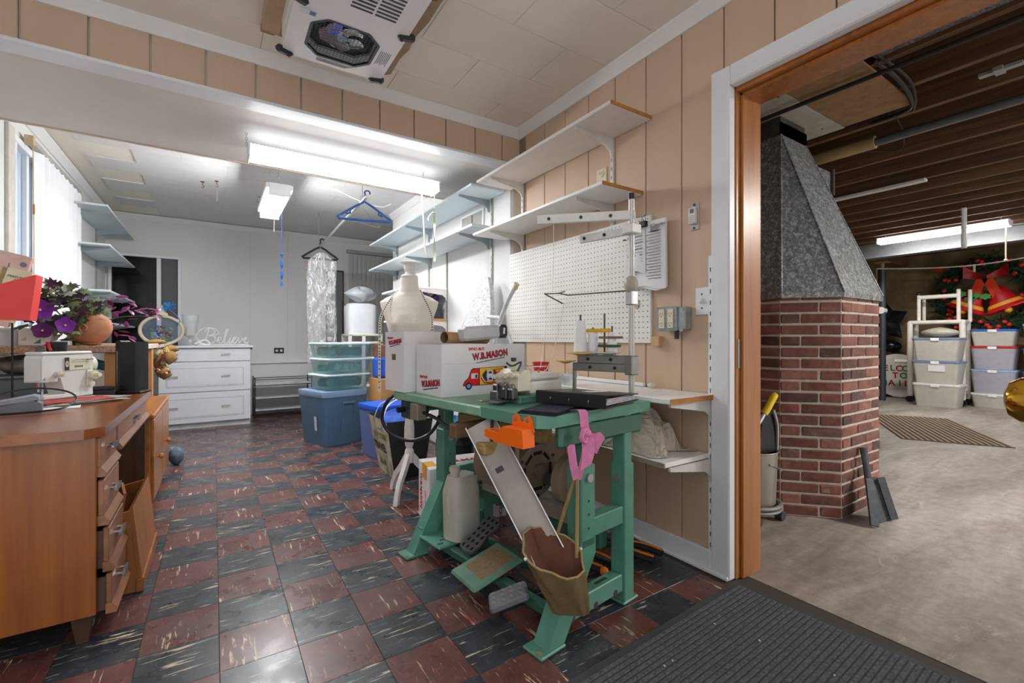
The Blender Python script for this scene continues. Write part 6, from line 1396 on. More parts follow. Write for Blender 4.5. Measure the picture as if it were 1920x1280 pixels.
# closet rod, hangers, garment bag
t = thing('closet_rod', 'steel closet rod hung from the far ceiling', 'rod', (1.06, 4.9, 2.2))
part(MB().cyl((1.08, 3.9, 2.265), (1.089, 6.12, 2.196), .014, 12), 'rod', M['steel'], t)
for y in (4.05, 6.05): part(MB().cyl((1.083, y, 2.22), (1.083, y, 2.632), .0025, 6), 'hanging_wire', M['greym'], t)
blu = pm('hanger_blue', '#1f3f7a', .35)
def hanger(name, label, x, y, ztop, w_, h_, r, mat, a, notch=False, n=8):
    t = thing(name, label, 'hanger', (x, y, ztop-h_-.12), R(a), w=False)
    z0 = h_+.03
    hook = [(0, 0, z0), (0, 0, z0+.045), (.008, 0, z0+.062)]+[(.022+.022*math.cos(R(q)), 0, z0+.075+.022*math.sin(R(q))) for q in range(180, -40, -25)]
    part(MB().tube(hook, r*.7, n), 'hook', mat, t)
    arm = [(-w_/2, 0, .0), (-w_/2-.012, 0, .012), (-w_/2+.01, 0, .03), (-.06, 0, z0-.035), (0, 0, z0), (.06, 0, z0-.035), (w_/2-.01, 0, .03), (w_/2+.012, 0, .012), (w_/2, 0, .0)]
    part(MB().tube(arm, r, n, loop=True), 'frame', mat, t)
    if notch:
        for s_ in (-1, 1): part(MB().tube([(s_*.12, 0, z0-.07), (s_*.115, 0, z0-.105), (s_*.145, 0, z0-.115), (s_*.16, 0, z0-.095)], r*.8, 6), 'notch', mat, t)
    return t
hanger('plastic_hanger', 'blue plastic hanger on the closet rod', 1.085, 3.99, 2.335, .42, .13, .010, blu, -14, True)
hanger('wire_hanger', 'thin wire hanger on the closet rod behind the blue one', 1.085, 4.12, 2.33, .42, .12, .0022, M['greym'], 25, n=6)
hanger('suit_hanger', 'black hanger holding the clear garment bag', 1.088, 5.98, 2.285, .38, .12, .013, M['black'], -8)
t = thing('garment_bag', 'clear plastic garment bag hanging from the black hanger', 'garment bag', (1.105, 5.96, .755))
gmt, nt_, p_ = newmat('clear_film'); v_ = coords(nt_, (1, 1, .35))
n_ = noise(nt_, v_, 14, 6, .7, 2.5); nt_.links.new(ramp(nt_, n_, [(.42, '#c5c6c8'), (.62, '#f2f3f4')]), p_.inputs['Base Color'])
nt_.links.new(ramp(nt_, n_, [(.40, (.16, .16, .16, 1)), (.54, (.32, .32, .32, 1)), (.62, (.85, .85, .85, 1))]), p_.inputs['Alpha']); p_.inputs['Roughness'].default_value = .1; bump(nt_, p_, n_, .8, .02)
def gbag(u, v):
    a = 2*math.pi*u; w_ = .165 if v < .93 else .165-(v-.93)*1.6
    return (1.105+math.cos(a)*w_*(1+.05*math.sin(7*a+8*v)), 5.96+math.sin(a)*.05*(1+.3*math.sin(5*a+11*v)), .76+1.35*v)
part(MB().grid(gbag, 40, 30), 'film', gmt, t, smooth=80)
part(MB().box(.90, .94, 5.955, 5.96, 1.98, 1.986), 'tag_strip', pm('magenta_tag', '#a02a6a', .5), t)
solo(MB().tube(bez([(.86, 5.0, 2.618), (1.0, 4.9, 2.60), (1.25, 4.7, 2.45), (1.42, 4.6, 2.40), (1.50, 4.55, 2.43)], 8), .004, 6), 'ceiling_wire', M['white'], 'thin white wire sagging below the far ceiling', 'wire')
# tall mirror and right-hand blinds
t = thing('wall_mirror', 'tall narrow mirror in a dark brown frame against the back wall', 'mirror', (1.56, 7.34, .741))
part(MB().frame(1.42, 1.68, .742, 2.12, .022, 7.345, 7.375, 'y', .003), 'frame', pm('mirror_frame', '#3a231a', .4), t)
part(MB().box(1.44, 1.66, 7.355, 7.36, .762, 2.10), 'glass', pm('mirror_glass', '#cfd3d3', .03, metal=1, var=.01), t)
t = thing('vertical_blinds', 'closed grey vertical blinds on the back wall beside the mirror', 'blinds', (2.2, 7.34, .76))
part(MB().box(1.72, 2.75, 7.30, 7.36, 2.40, 2.45, .003), 'head_rail', pm('rail_grey', '#a6a5a2', .4), t)
sl = mesh_of(MB().box(-.040, .040, -.002, .002, 0, 1.60, .0008), 'slat', pm('slat_grey', '#c9c9c6', .5, var=.03))
for i in range(14): inst(sl, 'slat', t, (1.78+.07*i-2.2, -.025, .79-.76), (0, 0, R(22)))
# ---------------------------------------------------------------- storage by the white wall
def rrect(w, d, r, n=4):
    o = []
    for cx_, cy_, a0 in ((w/2-r, d/2-r, 0), (-w/2+r, d/2-r, 90), (-w/2+r, -d/2+r, 180), (w/2-r, -d/2+r, 270)):
        o += [(cx_+r*math.cos(R(a0+90*i/n)), cy_+r*math.sin(R(a0+90*i/n))) for i in range(n+1)]
    return o
def loft(secs, capb=True, capt=True):
    m = MB(); k = len(secs[0][0]); vs = []; fs = []
    for poly, z in secs: vs += [(x, y, z) for x, y in poly]
    for i in range(len(secs)-1):
        for j in range(k): fs.append((i*k+j, i*k+(j+1) % k, (i+1)*k+(j+1) % k, (i+1)*k+j))
    if capb: fs.append(tuple(range(k-1, -1, -1)))
    if capt: fs.append(tuple((len(secs)-1)*k+j for j in range(k)))
    return m.add(vs, fs)
def tote(name, label, loc, rz, w, d, h, body, lid, group=None, lidh=.03, taper=.86, wave=False, contents=None, clips=None):
    t = thing(name, label, 'bin', loc, R(rz), group, w=False)
    part(loft([(rrect(w*taper, d*taper, .04), .001), (rrect(w*.985, d*.985, .045), h-lidh*.6)], True, False), 'tub', body, t, smooth=45)
    part(loft([(rrect(w, d, .05), h-lidh), (rrect(w+.012, d+.012, .05), h-lidh*.5), (rrect(w+.006, d+.006, .05), h-.004), (rrect(w*.92, d*.92, .05), h)]), 'lid', lid, t, smooth=45)
    if contents:
        for q, (c_, s_) in enumerate(contents):
            part(MB().cbox((s_[0], s_[1], .02+s_[4]/2), (s_[2], s_[3], s_[4]), .02, R(8*q)), 'contents', pm('content_'+c_[1:], c_, .8, var=.35, scale=30), t)
    if clips:
        for s_ in (-1, 1): part(MB().box(s_*w/2-.012, s_*w/2+.012, -.05, .05, h-.05, h-.01, .004), 'latch', clips, t)
    return t
TB = pm('tote_blue', '#4c6c88', .4, var=.04); TBL = pm('tote_lid_blue', '#7f9dba', .35, var=.05)
t = tote('storage_tote', 'large slate blue storage tote on the floor', (1.04, 5.02, 0), 16, .50, .56, .545, TB, TBL, lidh=.06, taper=.84)
for x in (-.06, .10): part(MB().beam((x, -.235-.0, .10), (x+(.02 if x < 0 else -.02), -.279, .42), .012, .016, .004), 'moulded_rib', TB, t)
part(MB().box(-.05, .09, -.284, -.27, .41, .43, .004), 'moulded_rib', TB, t)
part(MB().cbox((-.236, -.10, .22), (.002, .05, .14), 0, 0, R(-4)), 'label_sticker', pm('sticker_pale', '#c9ccd6', .6, var=.3, scale=60), t)
part(MB().box(-.18, .18, -.20, -.17, .545, .551, .002).box(-.18, .18, .17, .20, .545, .551, .002), 'lid_rib', TBL, t)
TT = pm('bin_teal', '#7fb3b5', .15, alpha=.42, var=.06); TL = pm('bin_lid_aqua', '#d9eef0', .3, alpha=.95, var=.04)
for i, (z, dx, cont, lb) in enumerate(((.553, .0, [('#2f5a66', (.05, 0, .28, .24, .09)), ('#54707a', (-.12, .02, .12, .2, .08))], 'teal shallow bin with dark contents directly on the slate blue tote'), (.713, .012, [('#a9c7b4', (.04, 0, .28, .22, .085)), ('#6f8f96', (-.14, .03, .10, .2, .06))], 'teal shallow bin with pale green contents in the middle of the stack'), (.870, .006, [('#4b2c3c', (.06, 0, .26, .24, .085)), ('#b89a50', (.0, .0, .16, .14, .10)), ('#8a8f8a', (-.15, .0, .09, .2, .09))], 'teal shallow bin with colourful contents on top of the stack'))):
    tote('shallow_bin', lb, (1.095+dx, 4.98, z), 14, .50, .42, .156, TT, TL, 'stack of shallow teal bins', lidh=.022, taper=.87, contents=cont)
BLb = pm('bin_royal', '#5a6fa0', .4); BLl = pm('bin_royal_lid', '#1f5bd0', .35)
tote('lidded_bin', 'grey-blue bin with a bright blue lid behind the travel bag', (1.33, 4.2, 0), 10, .36, .40, .47, BLb, BLl, lidh=.05)
solo(MB().cbox((1.52, 4.70, .33), (.28, .30, .655), .003, R(6)), 'tall_carton', pm('carton_brown', '#b98a55', .8, var=.1), 'brown cardboard carton standing behind the blue-lidded bin', 'box')
t = thing('blue_case', 'upright royal blue plastic case on the brown carton', 'case', (1.50, 4.72, .66), R(8), w=False)
part(MB().box(-.11, .11, -.09, .09, .001, .21, .02), 'case', pm('case_blue', '#2456b8', .4), t); part(MB().box(-.07, .07, -.094, -.088, .03, .18, .008), 'recess_panel', pm('case_blue2', '#2d63cc', .4), t)
solo(MB().cbox((1.70, 5.1, .50), (.30, .34, .995), .006, R(5)), 'brown_suitcase', pm('case_brown', '#6b4434', .7, var=.25, scale=12), 'tall brown leather case behind the blue case', 'case')
# travel bag
t = thing('shopping_bag', 'travel-print shopping bag standing on the floor beside the dress form', 'bag', (1.25, 3.56, 0))
bgm, nt_, p_ = newmat('travel_print'); v_ = coords(nt_)
nt_.links.new(ramp(nt_, noise(nt_, v_, 9, 5, .65, 1.0), [(.36, '#6f7350'), (.48, '#b7b59a'), (.62, '#d6d3c4')]), p_.inputs['Base Color']); p_.inputs['Roughness'].default_value = .4
b0 = [(1.13, 3.33), (1.37, 3.36), (1.37, 3.72), (1.14, 3.74)]; b1 = [(1.05, 3.28), (1.42, 3.30), (1.42, 3.80), (1.06, 3.80)]
def quadp(i): j = (i+1) % 4; return [(*b0[i], .002), (*b0[j], .002), (*b1[j], .45), (*b1[i], .45)]
for i, (nm_, mt2) in enumerate((('gusset', pm('bag_dark', '#2c2f2c', .5, var=.2)), ('back_panel', bgm), ('gusset', pm('bag_dark', '#2c2f2c', .5)), ('print_panel', bgm))):
    part(MB().add(quadp(i), [(0, 1, 2, 3)]), nm_, mt2, t, smooth=0)
part(MB().add([(*p, .004) for p in b0], [(0, 1, 2, 3)]), 'base', M['dark'], t)
fu = (Vector((1.05, 3.28, .45))-Vector((1.13, 3.33, .0))).normalized()
pmz = lambda y, z: plane_m((1.135-.085*z/.45-.006, y, z), (0, -1, 0), (-.17, 0, 1))
text('TRAVEL', .085, pmz(3.56, .22), 'lettering', blkp, t, bold=.003); text('NEW YORK', .06, pmz(3.52, .315), 'lettering', pm('print_olive', '#7d7a3a', .6), t, bold=.003)
text('>>>>', .04, pmz(3.48, .37), 'lettering', blkp, t); text('IIII  IIII', .06, pmz(3.55, .10), 'lettering', pm('print_olive2', '#5d5f3c', .6), t)
part(MB().cyl((1.24, 3.312, .37), (1.24, 3.303, .37), .045, 20), 'round_stamp', pm('stamp_grey', '#5f625e', .6), t)
for (y0, y1, x0) in ((3.42, 3.62, 1.06), (3.42, 3.62, 1.42)): part(MB().tube(bez([(x0, y0, .44), (x0+.05, y0+.02, .55), (1.24, (y0+y1)/2, .60), (x0+.05, y1-.02, .55), (x0, y1, .44)], 5), .010, 6, flat=.3), 'strap', pm('strap_white', '#d5d5d2', .6), t)
solo(MB().grid(lambda u, v: (1.24+.15*math.cos(6.283*u)*math.sin(3.1416*v)*(1+.12*math.sin(15*u)), 3.55+.2*math.sin(6.283*u)*math.sin(3.1416*v), .40-.09*math.cos(3.1416*v)*(1+.15*math.sin(13*u+4*v))), 24, 12), 'blue_fabric', pm('fabric_royal', '#1d4fb0', .7, var=.3, scale=14), 'royal blue fabric stuffed into the travel-print bag', 'fabric', smooth=60)
# dark pile under the end of the table
solo(MB().cbox((1.45, 2.98, .19), (.17, .34, .375), .05, R(6)), 'black_duffel', pm('duffel_black', '#1d1e22', .6, var=.3, scale=8), 'black duffel bag on the floor behind the green table', 'bag')
solo(MB().grid(lambda u, v: (1.45+.08*math.cos(6.283*u)*math.sin(3.1416*v)*(1+.15*math.sin(11*u)), 2.97+.15*math.sin(6.283*u)*math.sin(3.1416*v), .44-.06*math.cos(3.1416*v)*(1+.2*math.sin(17*u+6*v))), 24, 12), 'blue_towel', pm('towel_blue', '#2f6f9c', .9, var=.35, scale=30), 'crumpled blue towel on the black duffel bag', 'towel', smooth=60)
t = thing('caster_chair_base', 'black caster wheel of a folded stool behind the dress form', 'caster', (1.26, 3.12, 0))
part(MB().cyl((1.245, 3.12, .035), (1.275, 3.10, .035), .034, 18), 'wheel', M['black'], t); part(MB().tube(bez([(1.30, 3.09, .05), (1.32, 3.08, .07), (1.40, 3.05, .08)], 4), .010, 8), 'fork', M['chrome'], t)
# white plastic cart, frosted bag, dark box with flowers
ctw = pm('cart_white', '#e3e2d8', .45)
t = thing('plastic_cart', 'white plastic drawer cart behind the teal bins', 'cart', (1.62, 6.1, 0))
for (x, y) in ((1.43, 5.92), (1.82, 5.92), (1.43, 6.28), (1.82, 6.28), (1.60, 5.92)): part(MB().box(x-.02, x+.02, y-.02, y+.02, .001, 1.12, .004), 'post', ctw, t)
for z in (.05, .45, .80, 1.0, 1.10): part(MB().box(1.41, 1.84, 5.90, 6.30, z, z+.03, .006), 'shelf', ctw, t)
solo(loft([(rrect(.36, .34, .08), 0), (rrect(.37, .35, .08), .36), (rrect(.30, .28, .08), .39)], True, True).__class__().add(*(lambda m: ([(x+1.60, y+6.09, z+1.1305) for x, y, z in m.v], m.f))(loft([(rrect(.36, .34, .08), 0), (rrect(.37, .35, .08), .36), (rrect(.30, .28, .08), .39)]))), 'frosted_bin', pm('frosted', '#dfe3e8', .5, var=.04), 'frosted white bin on the plastic cart', 'bin')
solo(MB().grid(lambda u, v: (1.60+.17*math.cos(6.283*u)*math.sin(3.1416*v)*(1+.25*math.sin(12*u+3*v)), 6.08+.15*math.sin(6.283*u)*math.sin(3.1416*v), 1.645-.075*math.cos(3.1416*v)*(1+.4*math.sin(17*u+5*v))), 26, 12), 'clear_bag', pm('bag_film', '#d6dade', .15, alpha=.6), 'crumpled clear plastic bag on the frosted bin', 'bag', smooth=60)
tq = pm('turquoise', '#18a5c8', .5, var=.2, scale=30)
solo(MB().sph((1.57, 4.72, 1.321), .065, 18, 10, sx=.7).sph((1.57, 4.72, 1.321), .05, 12, 8, sy=1.25), 'bath_puff', tq, 'turquoise bath puff beside the dress form shoulder', 'puff')
solo(MB().box(1.60, 1.86, 4.10, 4.55, 1.256, 1.40, .005), 'dark_box', M['dark'], 'dark grey box on the small shelf with a wooden end', 'box')
t = thing('silk_flowers', 'bunch of red, purple and pink silk flowers on the dark grey box', 'flowers', (1.73, 4.3, 1.401))
rr = random.Random(8); fm2 = {}
for i in range(16):
    k_ = i % 4; cc = ('#c01f2c', '#6a4a8c', '#d8a08c', '#3c3a2c')[k_]
    if k_ not in fm2: fm2[k_] = mesh_of(MB().sph((0, 0, 0), .034, 9, 6, sz=.8).sph((.015, 0, .01), .024, 8, 5).sph((-.014, .01, .012), .022, 8, 5), 'blossom', pm('silk_'+cc[1:], cc, .7, var=.3, scale=40))
    inst(fm2[k_], 'blossom', t, (rr.uniform(-.1, .1), rr.uniform(-.18, .15), rr.uniform(.027, .09)), (rr.random(), rr.random(), rr.random()))
# ---------------------------------------------------------------- brick chimney and hood
OC = [(2.86, 1.42), (3.09, 1.18), (3.64, 1.18), (3.87, 1.42), (3.87, 1.97), (3.64, 2.21), (3.09, 2.21), (2.86, 1.97)]
mort = pm('mortar', '#bdb2a5', .95, var=.15, scale=20, bmp=.6, bscale=60)
ch = thing('brick_chimney', 'octagonal red brick chimney base standing on the concrete floor', 'chimney', (3.36, 1.69, 0))
def inset(poly, d):
    cx_ = sum(p[0] for p in poly)/len(poly); cy_ = sum(p[1] for p in poly)/len(poly); o = []
    for x, y in poly:
        L = math.hypot(x-cx_, y-cy_); k = (L-d)/L; o.append((cx_+(x-cx_)*k, cy_+(y-cy_)*k))
    return o
part(MB().prism(inset(OC, .008), .001, 1.345), 'mortar_core', mort, ch, smooth=0)
bm_, nt_, p_ = newmat('old_brick'); v_ = coords(nt_, rand=True); oi = N(nt_, 'ShaderNodeObjectInfo')
base = ramp(nt_, oi.outputs['Random'], [(.0, '#5c433b'), (.3, '#7a5044'), (.65, '#8c5a4c'), (1.0, '#99685a')])
sp = ramp(nt_, noise(nt_, v_, 16, 6, .7), [(.35, (.62, .62, .62, 1)), (.6, (1, 1, 1, 1))])
c_ = mix(nt_, 1.0, base, sp, 'MULTIPLY')
dust = ramp(nt_, noise(nt_, v_, 9, 7, .75), [(.58, (0, 0, 0, 1)), (.72, (.5, .5, .5, 1))]); c_ = mix(nt_, dust, c_, S('#a3968b'))
nt_.links.new(c_, p_.inputs['Base Color']); p_.inputs['Roughness'].default_value = .9; bump(nt_, p_, noise(nt_, v_, 30, 5, .7), .5, .006)
CH_, BL = .0675, .215
rr = random.Random(2); bmesh_cache = {}
def brick_me(L, k):
    key = (round(L, 3), k)
    if key not in bmesh_cache:
        r2 = random.Random(hash(key) & 255); m = MB().box(-L/2, L/2, 0, .05, -.027, .027, .005)
        m.v = [(x+r2.uniform(-.0015, .0015), y+r2.uniform(-.0015, .0015), z+r2.uniform(-.0015, .0015)) for x, y, z in m.v]
        bmesh_cache[key] = mesh_of(m, 'brick', bm_)
    return bmesh_cache[key]
for e in (7, 0, 1, 2):
    a, b = Vector((*OC[e], 0)), Vector((*OC[(e+1) % 8], 0)); d = b-a; L = d.length; d.normalize(); ang = math.atan2(d.y, d.x)
    for c in range(20):
        z = .001+CH_*(c+.5); s_ = .0 if c % 2 else BL*.5
        x = 0.0; cuts = []
        first = (BL*.52 if (c+e) % 2 else BL*.98)
        first = min(first, L); cuts.append((0, first)); x = first
        while x < L-.004:
            w_ = min(BL, L-x)
            if L-x-w_ < .05: w_ = L-x
            cuts.append((x, x+w_)); x += w_
        for (x0, x1) in cuts:
            w_ = x1-x0-.010
            if w_ < .02: continue
            p = a+d*((x0+x1)/2)
            n = Vector((-d.y, d.x, 0))
            o = inst(brick_me(w_, rr.randrange(3)), 'brick', ch, FR[ch.name] @ Vector((p.x+n.x*rr.uniform(-.002, .003), p.y+n.y*rr.uniform(-.002, .003), z)), (rr.uniform(-.006, .006), rr.uniform(-.008, .008), ang))
# hood
gv = M['galv']
hd = thing('metal_hood', 'galvanized sheet metal hood tapering up from the brick chimney', 'hood', (3.36, 1.69, 1.33))
HB = [(x+(.012 if x > 3.36 else -.012), y+(.012 if y > 1.69 else -.012)) for x, y in OC]
TPX = [(3.15, 1.56), (3.49, 1.56), (3.49, 1.90), (3.15, 1.90)]
zb, zt = 1.335, 2.42
def pan(pts, name='panel'): part(MB().add(pts, [tuple(range(len(pts)))]), name, gv, hd, smooth=0)
tri = [(0, 1, 0), (2, 3, 1), (4, 5, 2), (6, 7, 3)]
for (i, j, k) in tri: pan([(*HB[i], zb), (*HB[j], zb), (*TPX[k], zt)])
for (i, j, k, l) in ((1, 2, 0, 1), (3, 4, 1, 2), (5, 6, 2, 3), (7, 0, 3, 0)): pan([(*HB[i], zb), (*HB[j], zb), (*TPX[l], zt), (*TPX[k], zt)])
for i in range(8):
    j = (i+1) % 8; pan([(*HB[i], zb-.03), (*HB[j], zb-.03), (*HB[j], zb), (*HB[i], zb)], 'skirt')
for (a, b) in ((HB[1], TPX[0]), (HB[2], TPX[1]), (HB[0], TPX[0])): part(MB().beam((*a, zb), (*b, zt), .012, .012, .003), 'seam', gv, hd)
part(MB().frame(3.145, 3.495, 1.555, 1.905, .01, 2.42, 2.50, 'z').box(3.145, 3.495, 1.555, 1.565, 2.42, 2.5), 'collar', pm('collar_dark', '#4d4a46', .5, metal=.3, var=.3), hd)
part(MB().box(3.155, 3.485, 1.565, 1.895, 2.42, 2.545), 'flue_duct', pm('collar_dark', '#4d4a46'), hd)
t = thing('duct_stub', 'short galvanized duct stub sticking out behind the metal hood', 'duct', (3.75, 1.7, 2.2))
part(MB().prism([(1.62, 2.20), (1.82, 2.20), (1.82, 2.36), (1.62, 2.36)], 3.58, 4.02, ax='x'), 'duct', gv, t, smooth=0)
part(MB().frame(1.60, 1.84, 2.18, 2.38, .02, 4.02, 4.05, 'x'), 'flange', pm('collar_dark', '#4d4a46'), t)
t = thing('ceiling_sheet', 'brown fibreboard sheet nailed under the joists by the chimney', 'board', (3.0, 1.2, 2.54))
part(MB().box(2.30, 3.70, 1.02, 1.407, 2.546, 2.558, .002), 'sheet', pm('fibreboard', '#8a6c48', .9, var=.2, scale=14, bmp=.6, bscale=60), t)
t = thing('ceiling_sheet', 'pale grey cement board sheet nailed under the joists above the hood', 'board', (3.0, 1.7, 2.54))
part(MB().box(2.20, 3.72, 1.41, 2.25, 2.546, 2.558, .002), 'sheet', pm('cement_board', '#a8a398', .9, var=.12, scale=10), t)
for (x, y) in ((2.75, 1.5), (3.6, 1.5), (3.65, 1.65), (2.9, 1.45)): part(MB().cyl((x, y, 2.5435), (x, y, 2.547), .007, 8), 'nail', M['dark'], t)
pd_ = pm('pipe_dark', '#2c2724', .6)
def pipe(label, p, q, r, mat, name='pipe', cat='pipe'): return solo(MB().cyl(p, q, r, 12), name, mat, label, cat)
pipe('thin dark pipe running below the ceiling sheets', (3.10, -2.5, 2.515), (3.04, 1.95, 2.515), .013, pd_)
solo(MB().box(2.92, 3.04, -2.5, 1.0, 2.60, 2.78, .002).box(2.90, 3.06, -2.5, 1.0, 2.585, 2.60, .002), 'sheet_duct', gv, 'galvanized duct tucked between the basement joists', 'duct')
t = thing('insulated_pipe', 'grey pipe with a tan wrapped end below the basement joists', 'pipe', (4.05, 0, 2.5))
part(MB().cyl((4.05, -3, 2.50), (4.05, 1.36, 2.50), .028, 12), 'pipe', pm('pipe_grey', '#55585a', .4, metal=.3), t)
part(MB().cyl((4.05, 1.34, 2.50), (4.05, 1.95, 2.50), .045, 14), 'wrapping', pm('pipe_wrap', '#9c8358', .8), t)
solo(MB().tube(bez([(3.0, 1.0, 2.57), (3.25, .98, 2.55), (3.55, 1.0, 2.53), (3.78, 1.08, 2.55), (3.86, 1.3, 2.57)], 6), .012, 7).tube(bez([(2.8, .98, 2.57), (3.3, .95, 2.56), (3.6, .99, 2.54), (3.82, 1.06, 2.55)], 6), .008, 6), 'ceiling_cables', pd_, 'dark cables looping around the edge of the fibreboard sheet', 'cable')
solo(MB().tube(bez([(4.2, 1.6, 2.555), (4.35, 1.3, 2.50), (4.1, 1.2, 2.53), (3.8, 1.15, 2.55)], 6), .005, 6), 'ceiling_cable', pd_, 'thin dark cable sagging beside the tan wrapped pipe', 'cable')
solo(MB().box(5.52, 5.60, 1.45, 2.4, 2.535, 2.56, .003), 'white_conduit', pm('conduit_white', '#cfccc4', .5), 'short white conduit strip under the basement joists', 'conduit')
solo(MB().box(3.6, 3.68, .62, .66, 2.535, 2.558).box(3.62, 3.66, .55, .72, 2.54, 2.557), 'junction_plate', pm('plate_grey', '#8b8a86', .5), 'small grey plate under a basement joist', 'plate')
stl = pm('beam_grey', '#66696b', .5, metal=.2)
solo(MB().box(8.70, 8.90, -3, 3.6, 2.54, 2.557).box(8.78, 8.82, -3, 3.6, 2.36, 2.54).box(8.70, 8.90, -3, 3.6, 2.34, 2.36), 'steel_beam', stl, 'grey steel beam under the basement joists behind the lamp', 'beam')
solo(MB().box(8.92, 10.74, 3.05, 3.25, 2.40, 2.557, .004), 'timber_girder', M['joist'], 'brown timber girder resting on the dark steel post', 'beam')
solo(MB().box(7.15, 7.19, 1.52, 1.56, 2.1, 2.557).box(7.14, 7.20, 1.53, 1.55, 2.1, 2.55), 'hanger_strap', pm('strap_white2', '#d3d3d0', .5), 'white perforated hanger strap under the basement joists', 'strap')
# post and clothesline
t = thing('steel_post', 'dark steel post standing on the basement floor', 'post', (9.74, 3.13, 0))
part(MB().cyl((9.74, 3.13, .001), (9.74, 3.13, 2.28), .055, 16), 'post', pm('post_navy', '#33383f', .4), t)
part(MB().cyl((9.74, 3.13, 2.28), (9.74, 3.13, 2.39), .035, 12).box(9.64, 9.84, 3.03, 3.23, 2.385, 2.399), 'post_cap', pm('post_cap', '#8f8464', .5), t)
part(MB().cyl((9.74, 3.2, 1.2), (9.74, 3.2, 2.3), .018, 8), 'conduit', pm('conduit_tan', '#a09a88', .5), t)
part(MB().cyl((9.68, 3.13, 1.56), (9.80, 3.13, 1.56), .06, 14), 'clamp', M['white'], t)
rope = pm('rope_white', '#dcd6c6', .8)
solo(MB().tube(bez([(9.68, 3.18, 2.29), (9.68, 2.6, 2.22), (9.66, 2.0, 2.185), (9.62, 1.4, 2.22), (9.55, .6, 2.32), (9.4, -1.0, 2.5)], 8), .010, 6), 'clothesline', rope, 'white clothesline strung from the dark steel post', 'line')
solo(MB().box(9.655, 9.675, 1.95, 1.975, 2.08, 2.20, .003), 'clothespin', pm('peg_wood', '#d8c9a4', .7), 'wooden clothespin on the white clothesline', 'clothespin')
# pvc rack
pv = pm('pvc_white', '#e4e0d6', .4)
t = thing('pvc_rack', 'white pvc pipe rack standing by the stained basement wall', 'rack', (10.06, 2.4, 0))
for (x, y, z0, z1) in ((9.92, 2.80, .10, 1.34), (9.92, 2.15, .10, 1.34), (10.2, 2.80, .10, 1.34), (10.2, 2.15, .10, 1.34), (9.95, 2.69, 1.34, 1.80), (9.95, 2.2, 1.34, 1.86), (10.2, 2.69, 1.34, 1.76), (10.2, 2.12, 1.34, 1.86)): part(MB().cyl((x, y, z0), (x, y, z1), .04 if z1 < 1.4 else .026, 12), 'upright', pv, t)
for (p, q) in (((9.92, 2.80, 1.34), (9.92, 2.15, 1.34)), ((10.2, 2.80, 1.34), (10.2, 2.15, 1.34)), ((9.92, 2.80, 1.34), (10.2, 2.80, 1.34)), ((9.92, 2.15, 1.34), (10.2, 2.15, 1.34)), ((9.95, 2.69, 1.76), (9.95, 2.2, 1.76)), ((9.92, 3.0, .68), (9.92, 2.15, .68)), ((10.2, 2.80, .3), (10.2, 2.15, .3)), ((9.92, 2.15, .25), (10.2, 2.15, .25)), ((9.92, 2.8, .25), (10.2, 2.8, .25))): part(MB().cyl(p, q, .034, 12), 'rail', pv, t)
part(MB().sph((9.95, 2.69, 1.82), .035, 10, 8), 'cap', M['black'], t)
for (x, y) in ((9.92, 2.80), (9.92, 2.15), (10.2, 2.8), (10.2, 2.15)): part(MB().cyl((x-.03, y, .05), (x+.03, y, .05), .05, 14), 'caster', M['black'], t)
# clear bins
cl = pm('clear_bin', '#c9c6bc', .25, alpha=.82, var=.06); cl2 = pm('clear_bin_violet', '#b3b0bd', .25, alpha=.85, var=.06)
lb_ = pm('lid_steelblue', '#6f84a8', .35); lr_ = pm('lid_red', '#b8202c', .35); lbl = pm('lid_blue', '#2a62c0', .35); lsk = pm('lid_sky', '#8fb6d4', .35); lw_ = pm('lid_white', '#e2e2e0', .35); lat = pm('latch_white', '#e8e8e6', .4)
def stack(x, y, w, d, items, group):
    z = .0
    for (h, body, lid, lb2) in items:
        t = tote('clear_bin', lb2, (x, y, z), 90, w, d, h, body, lid, group, lidh=.035, taper=.85, clips=None)
        part(MB().box(-.05, .05, -d/2-.012, -d/2+.005, h-.05, h-.005, .004), 'latch', lat, t)
        z += h+.002
    return z
# rotated 90: local -y faces +x, so put the front latch on the camera side by turning the bins half a turn
def stackr(x, y, w, d, items, group):
    z = .0; out = []
    for (h, body, lid, lb2) in items:
        t = tote('clear_bin', lb2, (x, y, z), -90, w, d, h, body, lid, group, lidh=.035, taper=.85)
        part(MB().box(-.05, .05, -d/2-.012, -d/2+.005, h-.05, h-.005, .004), 'latch', lat, t)
        z += h+.002; out.append(t)
    return z, out
z, oA = stackr(9.62, 2.355, .57, .42, [(.365, cl, lw_, 'clear bin with a white lid at the bottom of the stack by the pvc rack'), (.355, cl, lb_, 'clear bin with a printed label in the middle of the stack by the pvc rack'), (.36, cl, lb_, 'clear bin with a steel blue lid on top of the stack by the pvc rack')], 'clear bins stacked by the pvc rack')
part(MB().cbox((0.02, -.208, .24), (.20, .004, .10), 0, 0, 0, R(8)), 'paper_label', ppm, oA[1]); part(MB().cbox((-.04, -.211, .27), (.08, .004, .03), 0, 0, 0, R(8)), 'label_mark', red, oA[1])
solo(MB().grid(lambda u, v: (9.62+.17*math.cos(6.283*u)*math.sin(3.1416*v), 2.34+.24*math.sin(6.283*u)*math.sin(3.1416*v)*(1+.1*math.sin(13*u)), 1.165-.075*math.cos(3.1416*v)*(1+.12*math.sin(15*u))), 22, 10), 'clear_bag', pm('bag_film2', '#bfb8a8', .2, alpha=.75), 'rolled clear plastic bag on the stack of clear bins', 'bag', smooth=60)
